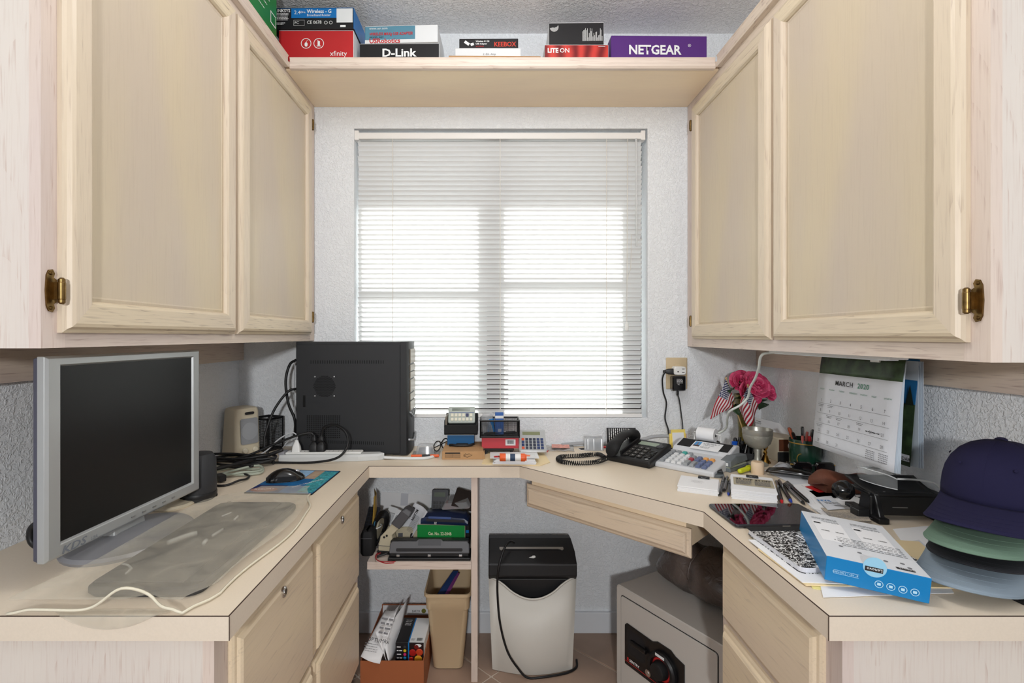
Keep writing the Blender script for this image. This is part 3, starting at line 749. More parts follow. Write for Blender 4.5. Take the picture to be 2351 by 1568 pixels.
# power strip
c0 = C(640, 1060); c1 = C(880, 1058)
ps = thing('power_strip', 'white surge-protector power strip in front of the computer tower', 'power strip', (c0.x, c0.y+.02, CT), math.atan2(c1.y-c0.y, c1.x-c0.x))
ln = (c1-c0).length
MB().loft([[(x*1.0, y, z) for x, y in ((.0, -.026+i), (ln-.09, -.026+i), (ln-.02, -.014+i), (ln, .0), (ln-.02, .028-i), (0, .028-i))] for z, i in ((0, 0), (.016, 0), (.024, .006))]).build('lower_shell', mat('pale_grey_plastic', (206, 208, 208), 0.4), ps, bevel=.002)
box('outlet_deck', WHT, (.02, ln-.08, -.018, .022, .024, .032), ps, bevel=.004)
for k in range(7):
    d_ = MB(); x = .045+k*.034
    d_.box(x-.009, x-.007, -.006, .004, .032, .0324).box(x+.005, x+.007, -.006, .004, .032, .0324)
    d_.build('socket', INKG, ps)
box('end_block', mat('grey_block', (150, 150, 156), 0.5), (-.004, .018, -.02, .024, .022, .034), ps, bevel=.003)
white_plug = MB().loft([[(x+.055, y, z) for x, y in rrect(-.015+i, .015-i, -.012+i, .012-i, .005)] for z, i in ((.032, 0), (.050, .002), (.062, .006), (.074, .010))]).build('plug', WHT, None, smooth=35)
pw = thing('white_plug', 'white plug standing in the power strip', 'plug', ps.location.copy(), ps.rotation_euler.z)
white_plug.parent = pw; white_plug.name = 'plug_body'
MB().tube(spline([(.055, 0, .07), (.055, .003, .088), (.035, .006, .098), (-.01, .008, .075), (-.06, .01, .03), (-.11, .01, .006)], 8), .0026, 6).build('lead', mat('grey_cable', (196, 198, 202), 0.45), pw, smooth=True)
BLKP = mat('black_plug', (30, 30, 32), 0.4)
def blk_plug(x, lab, pts, group):
    t = thing('black_plug', lab, 'plug', ps.location.copy(), ps.rotation_euler.z, group)
    MB().loft([[(x+a, y, z) for a, y in rrect(-.014+i, .014-i, -.014+i, .014-i, .005)] for z, i in ((.0325, 0), (.055, 0), (.062, .004), (.066, .007), (.072, .004), (.080, .005), (.092, .010))]).build('plug_body', BLKP, t, smooth=35)
    MB().tube(spline([(x, 0, .085)] + pts, 8), .0042, 7).build('lead', CABLE, t, smooth=True)
    return t
x0 = (716-640)/240*ln; x1 = (733-640)/240*ln
blk_plug(x0, 'black plug with its cord swept toward the mesh cup, in power strip', [(x0-.012, 0, .098), (x0-.055, -.01, .092), (x0-.13, -.02, .065), (x0-.22, -.04, .028), (x0-.32, -.06, .012), (x0-.40, -.07, .008)], None)
blk_plug(x1, 'black plug with its cord looping forward, in power strip', [(x1+.01, -.004, .118), (x1+.05, -.012, .128), (x1+.095, -.03, .105), (x1+.105, -.045, .06), (x1+.07, -.055, .02), (x1-.02, -.055, .005), (x1-.15, -.05, .005), (x1-.26, -.05, .006)], None)
# white cord from the strip's far end along the counter
MB_ = MB().tube(spline([C(880, 1050, CT+.008), C(920, 1052, CT+.005), C(975, 1052, CT+.005), C(1005, 1045, CT+.005)], 8), .0055, 8)
tag(MB_.build('strip_cord', mat('white_cable', (224, 226, 226), 0.45), smooth=True), 'thick white power cord leaving the end of the power strip', 'cord')

# monitor / computer cables
def cable(name, label, pts, r, m=None, cat='cable', n=8):
    o = MB().tube(spline(pts, n), r, 7).build(name, m or CABLE, smooth=True); return tag(o, label, cat)
cable('video_cable', 'black video cable arching out from behind the computer tower', [P(680, 826, 1.93), P(665, 838, 1.93), P(656, 875, 1.92), P(662, 925, 1.90), P(676, 960, 1.885), P(678, 985, 1.90), P(676, 1000, 1.93)], .0052)
cable('power_cable', 'black power cable curving from the tower down past the pen cup', [P(682, 892, 1.91), P(660, 900, 1.89), P(630, 940, 1.87), P(611, 990, 1.85), P(607, 1020, 1.84), P(614, 1038, 1.84), C(612, 1048, CT+.006)], .0048)
cable('thin_grey_cable', 'thin pale cable hanging at the tower edge beside the wall', [P(677, 830, 1.95), P(676, 900, 1.95), P(677, 970, 1.93), P(668, 1005, 1.88), P(655, 1020, 1.83), C(640, 1042, CT+.004)], .002, MATS['grey_cable'])
rd = random.Random(11)
CLR = mat('clear_cable', (180, 188, 172), 0.25, alpha=0.7)
def coil(lab, c, rx, ry, turns, r, m, z0=.006, dz=.006, ang=0, tail=None):
    pts = []
    for k in range(int(turns*10)+1):
        a = 2*PI*k/10 + ang; s = 1 + .10*math.sin(k*1.7)
        pts.append(V((c.x + rx*s*math.cos(a), c.y + ry*s*math.sin(a), CT + z0 + dz*k/10 + .003*math.sin(k*2.3))))
    if tail: pts += [V(t) for t in tail]
    return cable('coiled_cable', lab, pts, r, m, n=4)
coil('bundle of black cable coiled between monitor and power strip', C(545, 1068), .125, .035, 4, .0042, CABLE, .006, .0075)
coil('clear-jacketed cable looped on the worktop beside the mouse', C(528, 1088), .10, .045, 2, .0040, CLR, .005, .004, 1.0, [C(470, 1100, CT+.006), C(462, 1120, CT+.005)])
coil('thin black cable loop lying in front of the cable bundle', C(515, 1105), .07, .055, 1, .0034, CABLE, .004, .004, 2.0, [C(470, 1090, CT+.012), C(490, 1110, CT+.006), C(497, 1136, CT+.004)])
cable('grey_speaker_cable', 'pale speaker wire trailing behind the beige speaker', [C(470, 1046, CT+.004), C(492, 1036, CT+.010), C(508, 1042, CT+.004), C(520, 1037, CT+.006), C(560, 1050, CT+.004), C(640, 1052, CT+.004)], .0018, MATS['white_cable'])
cable('black_jumper_cable', 'thick black cable lying from the tower toward the monitor', [C(650, 1032, CT+.05), C(600, 1050, CT+.028), C(540, 1066, CT+.03), C(490, 1078, CT+.03), C(462, 1085, CT+.025)], .006)
j = thing('cable_connector', 'black plug connector lying among the coiled cables', 'plug', tuple(C(505, 1098, CT+.010)), 2.4)
MB().loft([[(x, y, z) for y, z in rrect(-.010+i, .010-i, -.006, .014-i, .003)] for x, i in ((-.025, 0), (.010, 0), (.024, .005))]).build('connector_body', BLKP, j, bevel=.001)
MB().tube(spline([(.022, 0, .003), (.05, .01, .0), (.085, .03, -.004)], 6), .003, 6).build('lead', CABLE, j, smooth=True)
j = thing('red_adapter', 'small red and black adapter beside the coiled cables', 'adapter', tuple(C(482, 1062, CT)), .3)
box('adapter_shell', RED, (-.03, .03, -.014, .014, .0, .012), j, bevel=.003); box('adapter_cap', BLK, (-.055, -.03, -.012, .012, 0, .014), j, bevel=.002)
j = thing('black_power_brick', 'black power brick on worktop at the monitor edge', 'adapter', tuple(C(474, 1088, CT)), .15)
box('brick_body', BLKP, (-.05, .025, -.02, .02, .0, .030), j, bevel=.004); MB().tube(spline([(.025, 0, .015), (.05, .01, .02), (.09, .02, .012), (.14, .01, .018)], 6), .0045, 7).build('lead', CABLE, j, smooth=True)
# ================================================================ boxes on the bridging shelf
def carton(name, label, cat, x0, x1, Yf, z0, z1, depth, mats, rotz=0, group=None, flap=True):
    """closed printed carton; origin at the front lower left corner; local x right, y back. mats = (front, top, side)"""
    c = thing(name, label, cat, (x0, Yf, z0), rotz, group)
    w_, h_ = x1-x0, z1-z0
    b = MB(); b.box(0, w_, 0, depth, 0, h_); b.m = [1, 1, 0, 2, 0, 2]
    b.build('carton', list(mats), c, bevel=.0012, seg=1)
    c['w'] = w_; c['h'] = h_
    if flap: MB().box(.001, w_-.001, -.0008, .0004, h_-.0012, h_-.0002).build('flap_edge', mats[2], c)
    return c
def FM(x, z, d=.0012): return frame_M((x, -d, z), (1, 0, 0), (0, 0, 1))
def patch(parent, m, x0, x1, z0, z1, d=.0006, name='printed_panel'): return MB().quad((x0, -d, z0), (x1, -d, z0), (x1, -d, z1), (x0, -d, z1)).build(name, m, parent)
SHZ = 2.171
def xs(px, Y): return (px-CX)*Y/FPX
def zs(py, Y): return CAMH-(py-CY)*Y/FPX
REDB = mat('red_carton', (190, 40, 44), 0.4, var=0.06, vscale=6); BLKB = mat('black_carton', (28, 27, 30), 0.42)
WHB = mat('white_carton', (226, 228, 230), 0.5); GRNB = mat('green_carton', (28, 122, 56), 0.4, var=0.1, vscale=8)
PUR = mat('purple_carton', (88, 44, 124), 0.4); TEAL = mat('steel_blue_carton', (88, 138, 160), 0.45)
BLUB = mat('blue_carton', (16, 112, 184), 0.4)
Y = 1.80
c = carton('router_box', 'red internet kit carton with two round icons on the shelf', 'box', xs(640, Y), xs(812, Y), Y, SHZ, zs(70, Y), .18, (REDB, REDB, WHB), 0)
w_, h_ = c['w'], c['h']
text('xfinity', .026, FM(xs(758, Y)-xs(640, Y), zs(128.5, Y)-SHZ), WINK, c, sx=.95)
for k, px in enumerate((703, 732)):
    x, z = xs(px, Y)-xs(640, Y), zs(100, Y)-SHZ
    b = MB()
    for q in range(28):
        a0_, a1_ = 2*PI*q/28, 2*PI*(q+1)/28
        b.quad(*[(x+r*math.cos(a), -.001, z+r*math.sin(a)) for r, a in ((.0165, a0_), (.0188, a0_), (.0188, a1_), (.0165, a1_))][::1])
    if k == 0:
        b.lathe([(.0055, 0), (.0055, .0005), (0, .0005)], 16, (0, 0, 0), 0, Matrix.Translation((x, -.0008, z-.004)) @ Matrix.Rotation(PI/2, 4, 'X') @ Matrix.Diagonal((1, 1.5, 1, 1)))
        b.tube([(x, -.001, z+.004), (x+.002, -.001, z+.009), (x+.006, -.001, z+.010), (x+.007, -.001, z+.014)], .0006, 4)
    else:
        b.box(x-.004, x+.004, -.0014, -.0004, z-.009, z+.008); b.box(x-.0075, x+.0075, -.0014, -.0004, z-.011, z-.008); b.box(x-.004, x-.002, -.0014, -.0004, z+.008, z+.013)
    b.build('round_icon', WINK, c)
c = carton('wireless_router_box', 'black and blue wireless router carton on top of the red carton', 'box', xs(625, Y), xs(814, Y), Y-.005, zs(70, Y)+.001, zs(21, Y), .19, (BLKB, BLKB, BLUB), -.01)
w_, h_ = c['w'], c['h']
patch(c, BLUB, w_*.24, w_*.79, h_*.52, h_*.97); patch(c, WHB, w_*.79, w_*.985, h_*.30, h_*.965)
text('LINKSYS', .0155, FM(w_*.045, h_*.80), WINK, c, bold=.0003, sx=.95); text('2.4', .019, FM(w_*.275, h_*.70), WINK, c); text('GHz', .010, FM(w_*.35, h_*.75), WINK, c)
text('Wireless - G', .019, FM(w_*.43, h_*.75), WINK, c, bold=.0003, sx=.9); text('Broadband Router', .012, FM(w_*.43, h_*.60), WINK, c, sx=.95)
text('CE 0678', .017, FM(w_*.43, h_*.24), WINK, c, sx=.9); text('FC', .014, FM(w_*.28, h_*.24), WINK, c)
printlines('small_print', FM(w_*.045, 0), [(0, w_*.16, h_*(.72-.06*k), h_*.025) for k in range(6)] + [(0, w_*.12, h_*.28, h_*.025), (0, w_*.1, h_*.22, h_*.025), (w_*.79, w_*.88, h_*.08, h_*.10)], WINK, c)
MB().tube([(w_*.27, -.001, h_*.16), (w_*.40, -.001, h_*.16), (w_*.40, -.001, h_*.42), (w_*.27, -.001, h_*.42), (w_*.27, -.001, h_*.16)], .0005, 4).build('print_border', WINK, c)
for x in (.66, .72): MB().lathe([(.0062, 0), (.0062, .0004), (.0048, .0004)], 16, (0, 0, 0), 0, Matrix.Translation((w_*x, -.0006, h_*.30)) @ Matrix.Rotation(PI/2, 4, 'X'), cap=False).build('print_ring', WINK, c)
# green carton on top of the left cabinet
c = thing('green_carton', 'tall green printed carton on top of the wall cabinet', 'box', (-.740, 1.33, SHZ+.002), 0)
b = MB(); b.box(-.20, 0, 0, .385, 0, .235); b.build('carton', GRNB, c, bevel=.0015, seg=1)
for k in range(5):
    M = frame_M((.0008, .385-.03-.02*(k % 2), .06+.03*k), (0, 1, 0), (0, 0, 1))
    printlines('small_print', frame_M((.0008, .12, .10+.024*k), (0, 1, 0), (0, 0, 1)), [(.0, .17+.02*(k % 3), 0, .003)], WINK, c, k)
patch_ = MB().quad((.0008, .335, .085), (.0008, .375, .085), (.0008, .375, .125), (.0008, .335, .125)); patch_.build('printed_panel', WINK, c)
MB().quad((.0014, .339, .089), (.0014, .371, .089), (.0014, .371, .121), (.0014, .339, .121)).build('printed_panel', GRNB, c)
box('pale_label', WHB, (-.06, .0008, .3852, .3862, .01, .05), c)

Y = 1.82
zt = zs(101, Y)
c = carton('network_switch_box', 'black carton with large white network brand lettering on the shelf', 'box', xs(826, Y), xs(1009, Y), Y, SHZ, zt, .17, (BLKB, BLKB, WHB), -.015)
c['label'] = 'black carton with large white lettering under the steel-blue carton'
text('D-Link', .040, FM(xs(877, Y)-xs(826, Y), zs(130.5, Y)-SHZ), WINK, c, bold=.0011, sx=1.12)
c = carton('usb_adapter_box', 'steel-blue carton with red italic print on the shelf', 'box', xs(838, Y), xs(1006, Y), Y, zt+.001, zs(61, Y), .16, (TEAL, WHB, WHB), -.04)
w_, h_ = c['w'], c['h']
patch(c, WHB, w_*.69, w_*.995, .001, h_-.001); patch(c, WHB, .0, w_*.69, 0, h_*.20)
text('www.usr.com', .012, FM(w_*.06, h_*.80), WINK, c); text('WIRELESS MAXg USB ADAPTER', .0145, FM(w_*.06, h_*.46), RED, c, shear=.25, bold=.0003, sx=.80); text('MODEL 5421', .0095, FM(w_*.06, h_*.30), INK, c, shear=.2)
text('USRobotics', .024, FM(w_*.06, .0005), RED, c, bold=.0006)

Y = 1.80
zt = zs(128, Y)
c = carton('flat_cardboard_box', 'flat plain brown cardboard box at the bottom of shelf stack', 'box', xs(1030, Y), xs(1242, Y), Y, SHZ, zt, .20, (CARD, CARD, CARD), .012)
Y = 1.83; z2 = zs(111, Y)
c = carton('flat_white_box', 'flat white box with faint pencil writing in shelf stack', 'box', xs(1045, Y), xs(1196, Y), Y, zt+.001, z2, .16, (WHB, WHB, WHB), 0)
text('2. Eth. Amp', .010, FM(c['w']*.42, c['h']*.42), INKG, c, shear=.2)
c = carton('small_adapter_box', 'small black carton with red lettering topping the white box', 'box', xs(1054, Y), xs(1190, Y), Y+.01, z2+.001, zs(86, Y), .10, (BLKB, BLKB, BLKB), -.01)
w_, h_ = c['w'], c['h']
text('KEEBOX', .024, FM(w_*.59, h_*.27), mat('orange_red_ink', (206, 62, 44), 0.5), c, bold=.0006, sx=.9)
text('Wireless N 150', .0078, FM(w_*.28, h_*.70), WINK, c, bold=.0002); text('USB Adapter', .0078, FM(w_*.28, h_*.46), WINK, c, bold=.0002); text('W150NU', .0075, FM(w_*.28, h_*.22), RED, c)
MB().cbox((w_*.13, -.001, h_*.60), (.020, .001, .010), 0, None, (0, .6, 0)).cbox((w_*.22, -.001, h_*.48), (.012, .001, .009), 0, None, (0, -.3, 0)).build('printed_picture', WINK, c)

Y = 1.80; zt = zs(103, Y)
LITE = bpy.data.materials.new('red_streak_print'); LITE.use_nodes = True; nt = LITE.node_tree; b_ = nt.nodes['Principled BSDF']; b_.inputs['Roughness'].default_value = 0.4
tc_ = nt.nodes.new('ShaderNodeTexCoord'); wv = nt.nodes.new('ShaderNodeTexWave'); wv.inputs['Scale'].default_value = 6; wv.inputs['Distortion'].default_value = 5; r_ = nt.nodes.new('ShaderNodeValToRGB')
r_.color_ramp.elements[0].color = srgb((120, 16, 20)); r_.color_ramp.elements[1].color = srgb((206, 60, 50)); r_.color_ramp.elements[1].position = .95
nt.links.new(tc_.outputs['Object'], wv.inputs['Vector']); nt.links.new(wv.outputs['Fac'], r_.inputs[0]); nt.links.new(r_.outputs[0], b_.inputs['Base Color'])
c = carton('optical_drive_box', 'dark red optical drive carton with white lettering on the shelf', 'box', xs(1251, Y), xs(1397, Y), Y, SHZ, zt, .19, (LITE, REDB, WHB), 0)
text('LITE', .0225, FM(c['w']*.04, zs(121, Y)-SHZ), WINK, c, bold=.0009, sx=.95); text('ON', .0225, FM(c['w']*.232, zs(121, Y)-SHZ), WINK, c, bold=.0003)
patch(c, WINK, c['w']*.84, c['w']*.95, c['h']*.92, c['h']*.935)
c = carton('hard_drive_box', 'black carton with white swirl logo on the red drive carton', 'box', xs(1261, Y), xs(1386, Y), Y, zt+.001, zs(53, Y), .15, (BLKB, BLKB, WHB), -.02)
w_, h_ = c['w'], c['h']
b = MB()
for k in range(6):
    r = .004+.0022*k; a0_, a1_ = -2.9, -.2+.12*k
    pts = [(w_*.09+r*math.cos(a0_+(a1_-a0_)*t/14), -.0012, h_*.80+r*1.05*math.sin(a0_+(a1_-a0_)*t/14)) for t in range(15)]; b.tube(pts, .0006, 4)
b.build('swirl_logo', WINK, c)
b = MB(); rd = random.Random(5)
for k in range(22):
    x = w_*(.61+.37*k/22); L_ = rd.uniform(.15, .62)*h_; b.quad((x, -.0012, h_*.14), (x+.0012, -.0012, h_*.14), (x+.0012, -.0012, h_*.14+L_), (x, -.0012, h_*.14+L_))
b.build('small_print', WINK, c)
Y = 1.82
c = carton('network_router_box', 'purple carton with bold white lettering on the shelf', 'box', xs(1403, Y), xs(1624, Y), Y, SHZ, zs(82, Y), .17, (PUR, PUR, PUR), .012)
text('NETGEAR', .047, FM(xs(1443, Y)-xs(1403, Y), zs(124, Y)-SHZ), WINK, c, bold=.0013, sx=.93); text('®', .016, FM(c['w']*.80, c['h']*.70), WINK, c)

# ================================================================ items on the back worktop under the window
GRYP = mat('sage_grey_plastic', (176, 184, 178), 0.45); LCDM = mat('lcd_window', (88, 98, 84), 0.2); LCDG = mat('lcd_green', (150, 168, 146), 0.2)
c0 = C(1015, 1055)
c = thing('drive_carton', 'flat brown cardboard carton with a printed drive drawing', 'box', tuple(c0), .012)
box('carton', CARD, (0, .149, 0, .17, 0, .029), c, bevel=.001)
box('open_flap', CARD, (.149, .155, -.002, .03, .002, .026), c)
patch(c, INK, .011, .066, .021, .0255); b = MB()
for k in range(4): b.quad((.011, -.0008, .007+.0035*k), (.066, -.0008, .007+.0035*k), (.066, -.0008, .0078+.0035*k), (.011, -.0008, .0078+.0035*k))
for x in (.011, .0385, .0655): b.quad((x, -.0008, .007), (x+.0006, -.0008, .007), (x+.0006, -.0008, .021), (x, -.0008, .021))
b.build('printed_table', INK, c)
MB().tube([(.080, -.0008, .012), (.092, -.0008, .008), (.110, -.0008, .016), (.098, -.0008, .021), (.080, -.0008, .014)], .0006, 4).tube([(.080, -.0008, .010), (.078, -.0008, .016), (.086, -.0008, .022)], .0006, 4).build('printed_drawing', INK, c)
zt = CT+.0295
c = thing('blue_box', 'small blue box beneath the black case in the desk stack', 'box', (c0.x+.010, 1.915, zt), 0)
box('carton', mat('deep_blue_carton', (14, 88, 140), 0.45), (0, .103, 0, .085, 0, .040), c, bevel=.001); box('lid_edge', WHT, (-.0005, .1035, -.0006, .0854, .0385, .0405), c)
c = thing('black_clip_case', 'black plastic handle lying in front of the blue box', 'handle', (c0.x+.020, 1.885, zt), 0)
MB().tube(spline([(0, .012, .004), (.012, .004, .006), (.03, 0, .005), (.06, 0, .005), (.08, .004, .006), (.092, .014, .008)], 6), .0048, 8).build('handle_bar', BLK, c, smooth=True)
box('handle_pad', BLKM, (.025, .072, -.003, .010, .002, .012), c, bevel=.003)
c = thing('black_case', 'open black plastic case holding a tilted calculator', 'case', (c0.x-.002, 1.905, zt+.0415), 0)
b = MB(); b.box(0, .128, 0, .006, .0, .037).box(0, .128, 0, .10, 0, .005).box(0, .006, .006, .10, .005, .055).box(.122, .128, .006, .10, .005, .037).box(0, .128, .094, .10, .005, .068)
b.build('case_shell', BLKM, c, bevel=.0015)
box('case_lining', mat('taupe_lining', (120, 112, 102), 0.8), (.004, .010, .004, .096, .035, .066), c)
def calculator(name, label, loc, rotz, tilt, w_, l_, t_, body, scr, keys, nx, ny, keyfn, brandless=True):
    c = thing(name, label, 'calculator', loc, rot=(tilt, 0, rotz))
    MB().loft([[(q[0], q[1], z) for q in rrect(i, w_-i, i, l_-i, .006)] for z, i in ((0, .002), (.003, 0), (t_-.002, 0), (t_, .002))]).build('housing', body, c, smooth=30)
    box('display', scr, (w_*.14, w_*.80, l_*.74, l_*.89, t_-.001, t_+.0006), c)
    for i in range(nx):
        for j in range(ny):
            m, sy = keyfn(i, j)
            kw, kl = w_*.84/nx, l_*.52/ny
            x, y = w_*.08+kw*(i+.5), l_*.07+kl*(j+.5)
            MB().box(-kw*.36, kw*.36, -kl*.36, kl*.36, 0, .003).build('key', m, c, bevel=.0006, seg=1).location = (x, y, t_)
    return c
KCR = mat('cream_key', (226, 222, 204), 0.45); KNV = mat('navy_key', (44, 48, 92), 0.45); KOR = mat('orange_key', (214, 84, 48), 0.45); KDK = mat('slate_key', (52, 58, 76), 0.45); KBL = mat('blue_key', (40, 60, 108), 0.45)
cc = calculator('grey_calculator', 'grey-green pocket calculator tilted up on the black case', (c0.x+.012, 1.925, zt+.080), .03, math.radians(58), .104, .068, .010, GRYP, LCDM, None, 6, 2, lambda i, j: (KNV if i == 4 and j else KCR, 1))
box('label_stripe', mat('slate_blue_ink', (92, 104, 150), 0.5), (.004, .100, .041, .0435, .010, .0103), cc)

# clear blister pack with an orange pen
CLEAR = mat('clear_plastic', (214, 218, 222), 0.12, alpha=0.35)
c = thing('blister_pack', 'empty clear plastic blister pack beside the computer tower', 'packaging', tuple(C(945, 1047)), .06)
b = MB(); b.box(0, .105, 0, .08, 0, .0015); b.loft([[(q[0], q[1], z) for q in rrect(.012+i, .085-i, .018+i, .075-i, .010)] for z, i in ((.0015, 0), (.030, .006), (.034, .012))])
b.build('clear_shell', CLEAR, c, smooth=30)
MB().loft([[(q[0], q[1], z) for q in rrect(.020+i, .078-i, .025+i, .065-i, .014)] for z, i in ((.003, 0), (.020, .004))]).build('grey_insert', mat('grey_insert', (96, 98, 104), 0.4), c, bevel=.002)
ORG = mat('orange_plastic', (232, 98, 44), 0.4)
p_ = C(944, 1046, CT+.0075)
c = thing('orange_marker', 'orange and black marker in front of the blister pack', 'marker', tuple(p_), .05)
MB().cyl((0, -.006, 0), (.040, -.006, 0), .0052, 12).build('cap', ORG, c, smooth=40); MB().cyl((.041, -.006, 0), (.070, -.006, 0), .0050, 12).build('grip', BLK, c, smooth=40); MB().cyl((.071, -.006, 0), (.103, -.006, 0), .0052, 12).build('barrel', ORG, c, smooth=40)
c = thing('black_spectacles', 'folded black spectacles standing beside the blue box stack', 'glasses', tuple(C(1004, 1037)), 1.1)
for s in (0, .055): MB().tube([(.0+s+.024*math.cos(a), 0, .022+.019*math.sin(a)) for a in [2*PI*k/16 for k in range(17)]], .0022, 6).build('lens_rim', BLKG, c, smooth=True)
MB().tube(spline([(.025, 0, .030), (.028, -.004, .034), (.031, 0, .030)], 4), .002, 6).build('bridge', BLKG, c); MB().tube([(.08, 0, .028), (.06, .012, .02), (-.02, .014, .012)], .002, 6).build('temple', BLKG, c)

# black wire mesh tray on a red box on a black stand
c = thing('black_stand', 'low black stand under the red barcode box', 'stand', (xs(1112, 1.885), 1.885, CT), 0)
box('stand_top', BLK, (0, .112, 0, .09, .014, .023), c, bevel=.002)
for x in (.004, .100): box('stand_leg', BLK, (x, x+.008, .004, .086, 0, .014), c)
Y = 1.885
c = thing('red_box', 'red box with a barcode label under the black mesh tray', 'box', (xs(1106, Y), Y, CT+.0235), .0)
MB().box(0, .140, 0, .10, 0, .041).build('carton', mat('rose_red_carton', (196, 62, 72), 0.5), c, bevel=.001)
patch(c, WHB, .090, .128, .011, .034); barcode(FM(.097, .017, .0011), .025, .014, c)
Y = 1.875
tz_ = CT+.0235+.0418
c = thing('mesh_tray', 'black wire-mesh desk tray standing on the red barcode box', 'tray', (xs(1103, Y), Y, tz_), 0)
b = MB(); tw2, td2, th2 = .146, .085, .064
for (xa, ya, xb, yb) in ((0, 0, tw2, 0), (0, td2, tw2, td2), (0, 0, 0, td2), (tw2, 0, tw2, td2)):
    for z in (.003, th2): b.cyl((xa, ya, z), (xb, yb, z), .0035, 6)
    b.cyl((xa, ya, 0), (xa, ya, th2), .003, 6); b.cyl((xb, yb, 0), (xb, yb, th2), .003, 6)
b.build('tray_frame', BLK, c)
b = MB(); mesh_panel(b, tw2, th2, 40, 20, .00045, Matrix.Translation((tw2/2, 0, 0))); b.build('mesh_side', BLK, c)
b = MB(); mesh_panel(b, tw2, th2, 40, 20, .00045, Matrix.Translation((tw2/2, td2, 0))); b.build('mesh_side', BLK, c)
for x in (0, tw2):
    b = MB(); mesh_panel(b, td2, th2, 24, 20, .00045, Matrix.Translation((x, td2/2, 0)) @ Matrix.Rotation(PI/2, 4, 'Z')); b.build('mesh_side', BLK, c)
box('tray_floor', BLK, (0, tw2, 0, td2, 0, .003), c)
def pen(label, p0, p1, r, barrel, tip, cap=None, name='pen', cat='pen', group=None, clipm=None):
    """a pen lying or standing from p0 (tip) to p1 (end)"""
    p0, p1 = V(p0), V(p1); d = p1-p0; L_ = d.length
    o = thing(name, label, cat, tuple(p0), group=group); o.rotation_euler = d.to_track_quat('Z', 'Y').to_euler()
    MB().lathe([(.0006, 0), (r*.45, L_*.03), (r*.9, L_*.10)], 10).build('tip', tip, o, smooth=40)
    MB().lathe([(r*.9, L_*.10), (r, L_*.14), (r, L_*.68), (r*.97, L_*.69)], 10).build('barrel', barrel, o, smooth=40)
    MB().lathe([(r*1.08, L_*.69), (r*1.08, L_*.96), (r*.8, L_), (.0, L_)], 10).build('cap', cap or barrel, o, smooth=40)
    MB().box(-.0016, .0016, r*1.05, r*1.05+.002, L_*.70, L_*.97).build('clip', clipm or STEEL, o)
    return o
tl_ = V(c.location)
pen('black pen lying inside the wire-mesh tray', tl_+V((.012, .03, .012)), tl_+V((.135, .04, .013)), .0045, BLK, BLK)
pen('steel pen lying inside the wire-mesh tray', tl_+V((.135, .055, .012)), tl_+V((.015, .060, .012)), .0042, STEEL, STEEL)
t = thing('blue_ink_box', 'small blue and white printed box in the mesh tray', 'box', tuple(tl_+V((.056, .03, .0065))), .05)
box('carton', mat('printed_blue_carton', (48, 98, 172), 0.45), (0, .032, 0, .022, 0, .083), t, bevel=.001); box('white_band', WHT, (-.0003, .0323, -.0004, .0223, .062, .072), t); barcode(frame_M((.010, -.001, .010), (1, 0, 0), (0, 0, 1)), .014, .012, t, m=WINK)
t = thing('crumpled_blister', 'crumpled clear blister packet with blue print in mesh tray', 'packaging', tuple(tl_+V((.028, .042, .0065))), .2)
MB().grid(lambda u, v: ((u-.5)*.046+.004*math.sin(7*v), .010*math.sin(5*u+3*v)-.005, v*.082), 10, 12).build('clear_shell', CLEAR, t, smooth=True, solid=.001)
MB().grid(lambda u, v: ((u-.5)*.026+.012, .010*math.sin(5*u+3*v)-.0075, .005+v*.055), 6, 8).build('blue_insert', BLUE, t, smooth=True, solid=.0008)

cc = calculator('silver_calculator', 'silver desk calculator with orange and navy keys by the red box', (xs(1192, 1.86), 1.862, CT+.010), -.03, math.radians(33), .103, .115, .012, mat('silver_plastic', (186, 188, 190), 0.35, metal=0.3), mat('olive_lcd', (128, 132, 98), 0.2), None, 6, 4,
    lambda i, j: ((KOR if j in (0, 3) else KBL) if i == 0 else (KDK if i < 4 else KBL), 1))
box('rear_prop', BLK, (.01, .093, .06, .10, -.040, -.001), cc)

# papers with the glue stick
def sheet(name, label, pts, z, m, cat='paper', th_=.0006, curl=0, parts=None):
    """paper lying flat: px corner list on the plane z"""
    q = [C(p[0], p[1], z) for p in pts]; cen = sum(q, V((0, 0, 0)))/len(q)
    o = thing(name, label, cat, (cen.x, cen.y, z))
    MB().prism([(p.x-cen.x, p.y-cen.y) for p in q], 0, th_).build('sheet', m, o)
    return o
o = sheet('manila_envelope', 'manila envelope at the bottom of the pile under the glue stick', [(1106, 1066), (1240, 1070), (1263, 1062), (1248, 1040), (1118, 1038)], CT+.0003, MANILA, 'envelope', .002)
o = thing('paper_stack', 'stack of white papers on the manila envelope', 'paper', tuple(C(1180, 1060, CT+.0025)), 0)
for k in range(6): MB().cbox((.002*(k % 3), .01+.001*k, .0012+.0022*k), (.150-.003*k, .10, .0016), 0, None, (0, 0, .02*(k % 3)-.02)).build('sheet', PAPER, o)
box('top_card', WHB, (-.085, .088, -.018, .07, .016, .018), o)
g_ = thing('glue_stick', 'glue stick with orange caps lying on the white papers', 'glue stick', tuple(C(1178, 1050, CT+.0345)), -.03)
Mx = Matrix.Rotation(PI/2, 4, 'Y')
MB().lathe([(.0, -.046), (.0125, -.046), (.0135, -.044), (.0135, -.026), (.0125, -.025)], 20, (0, 0, 0), 0, Mx).build('cap', ORG, g_, smooth=40)
MB().lathe([(.0124, -.026), (.0124, .026)], 20, (0, 0, 0), 0, Mx).build('label_sleeve', WHT, g_, smooth=40)
MB().lathe([(.0125, -.010), (.0126, -.009), (.0126, .006), (.0125, .007)], 20, (0, 0, 0), 0, Mx).build('print_band', mat('label_navy', (40, 62, 92), 0.5), g_, smooth=40)
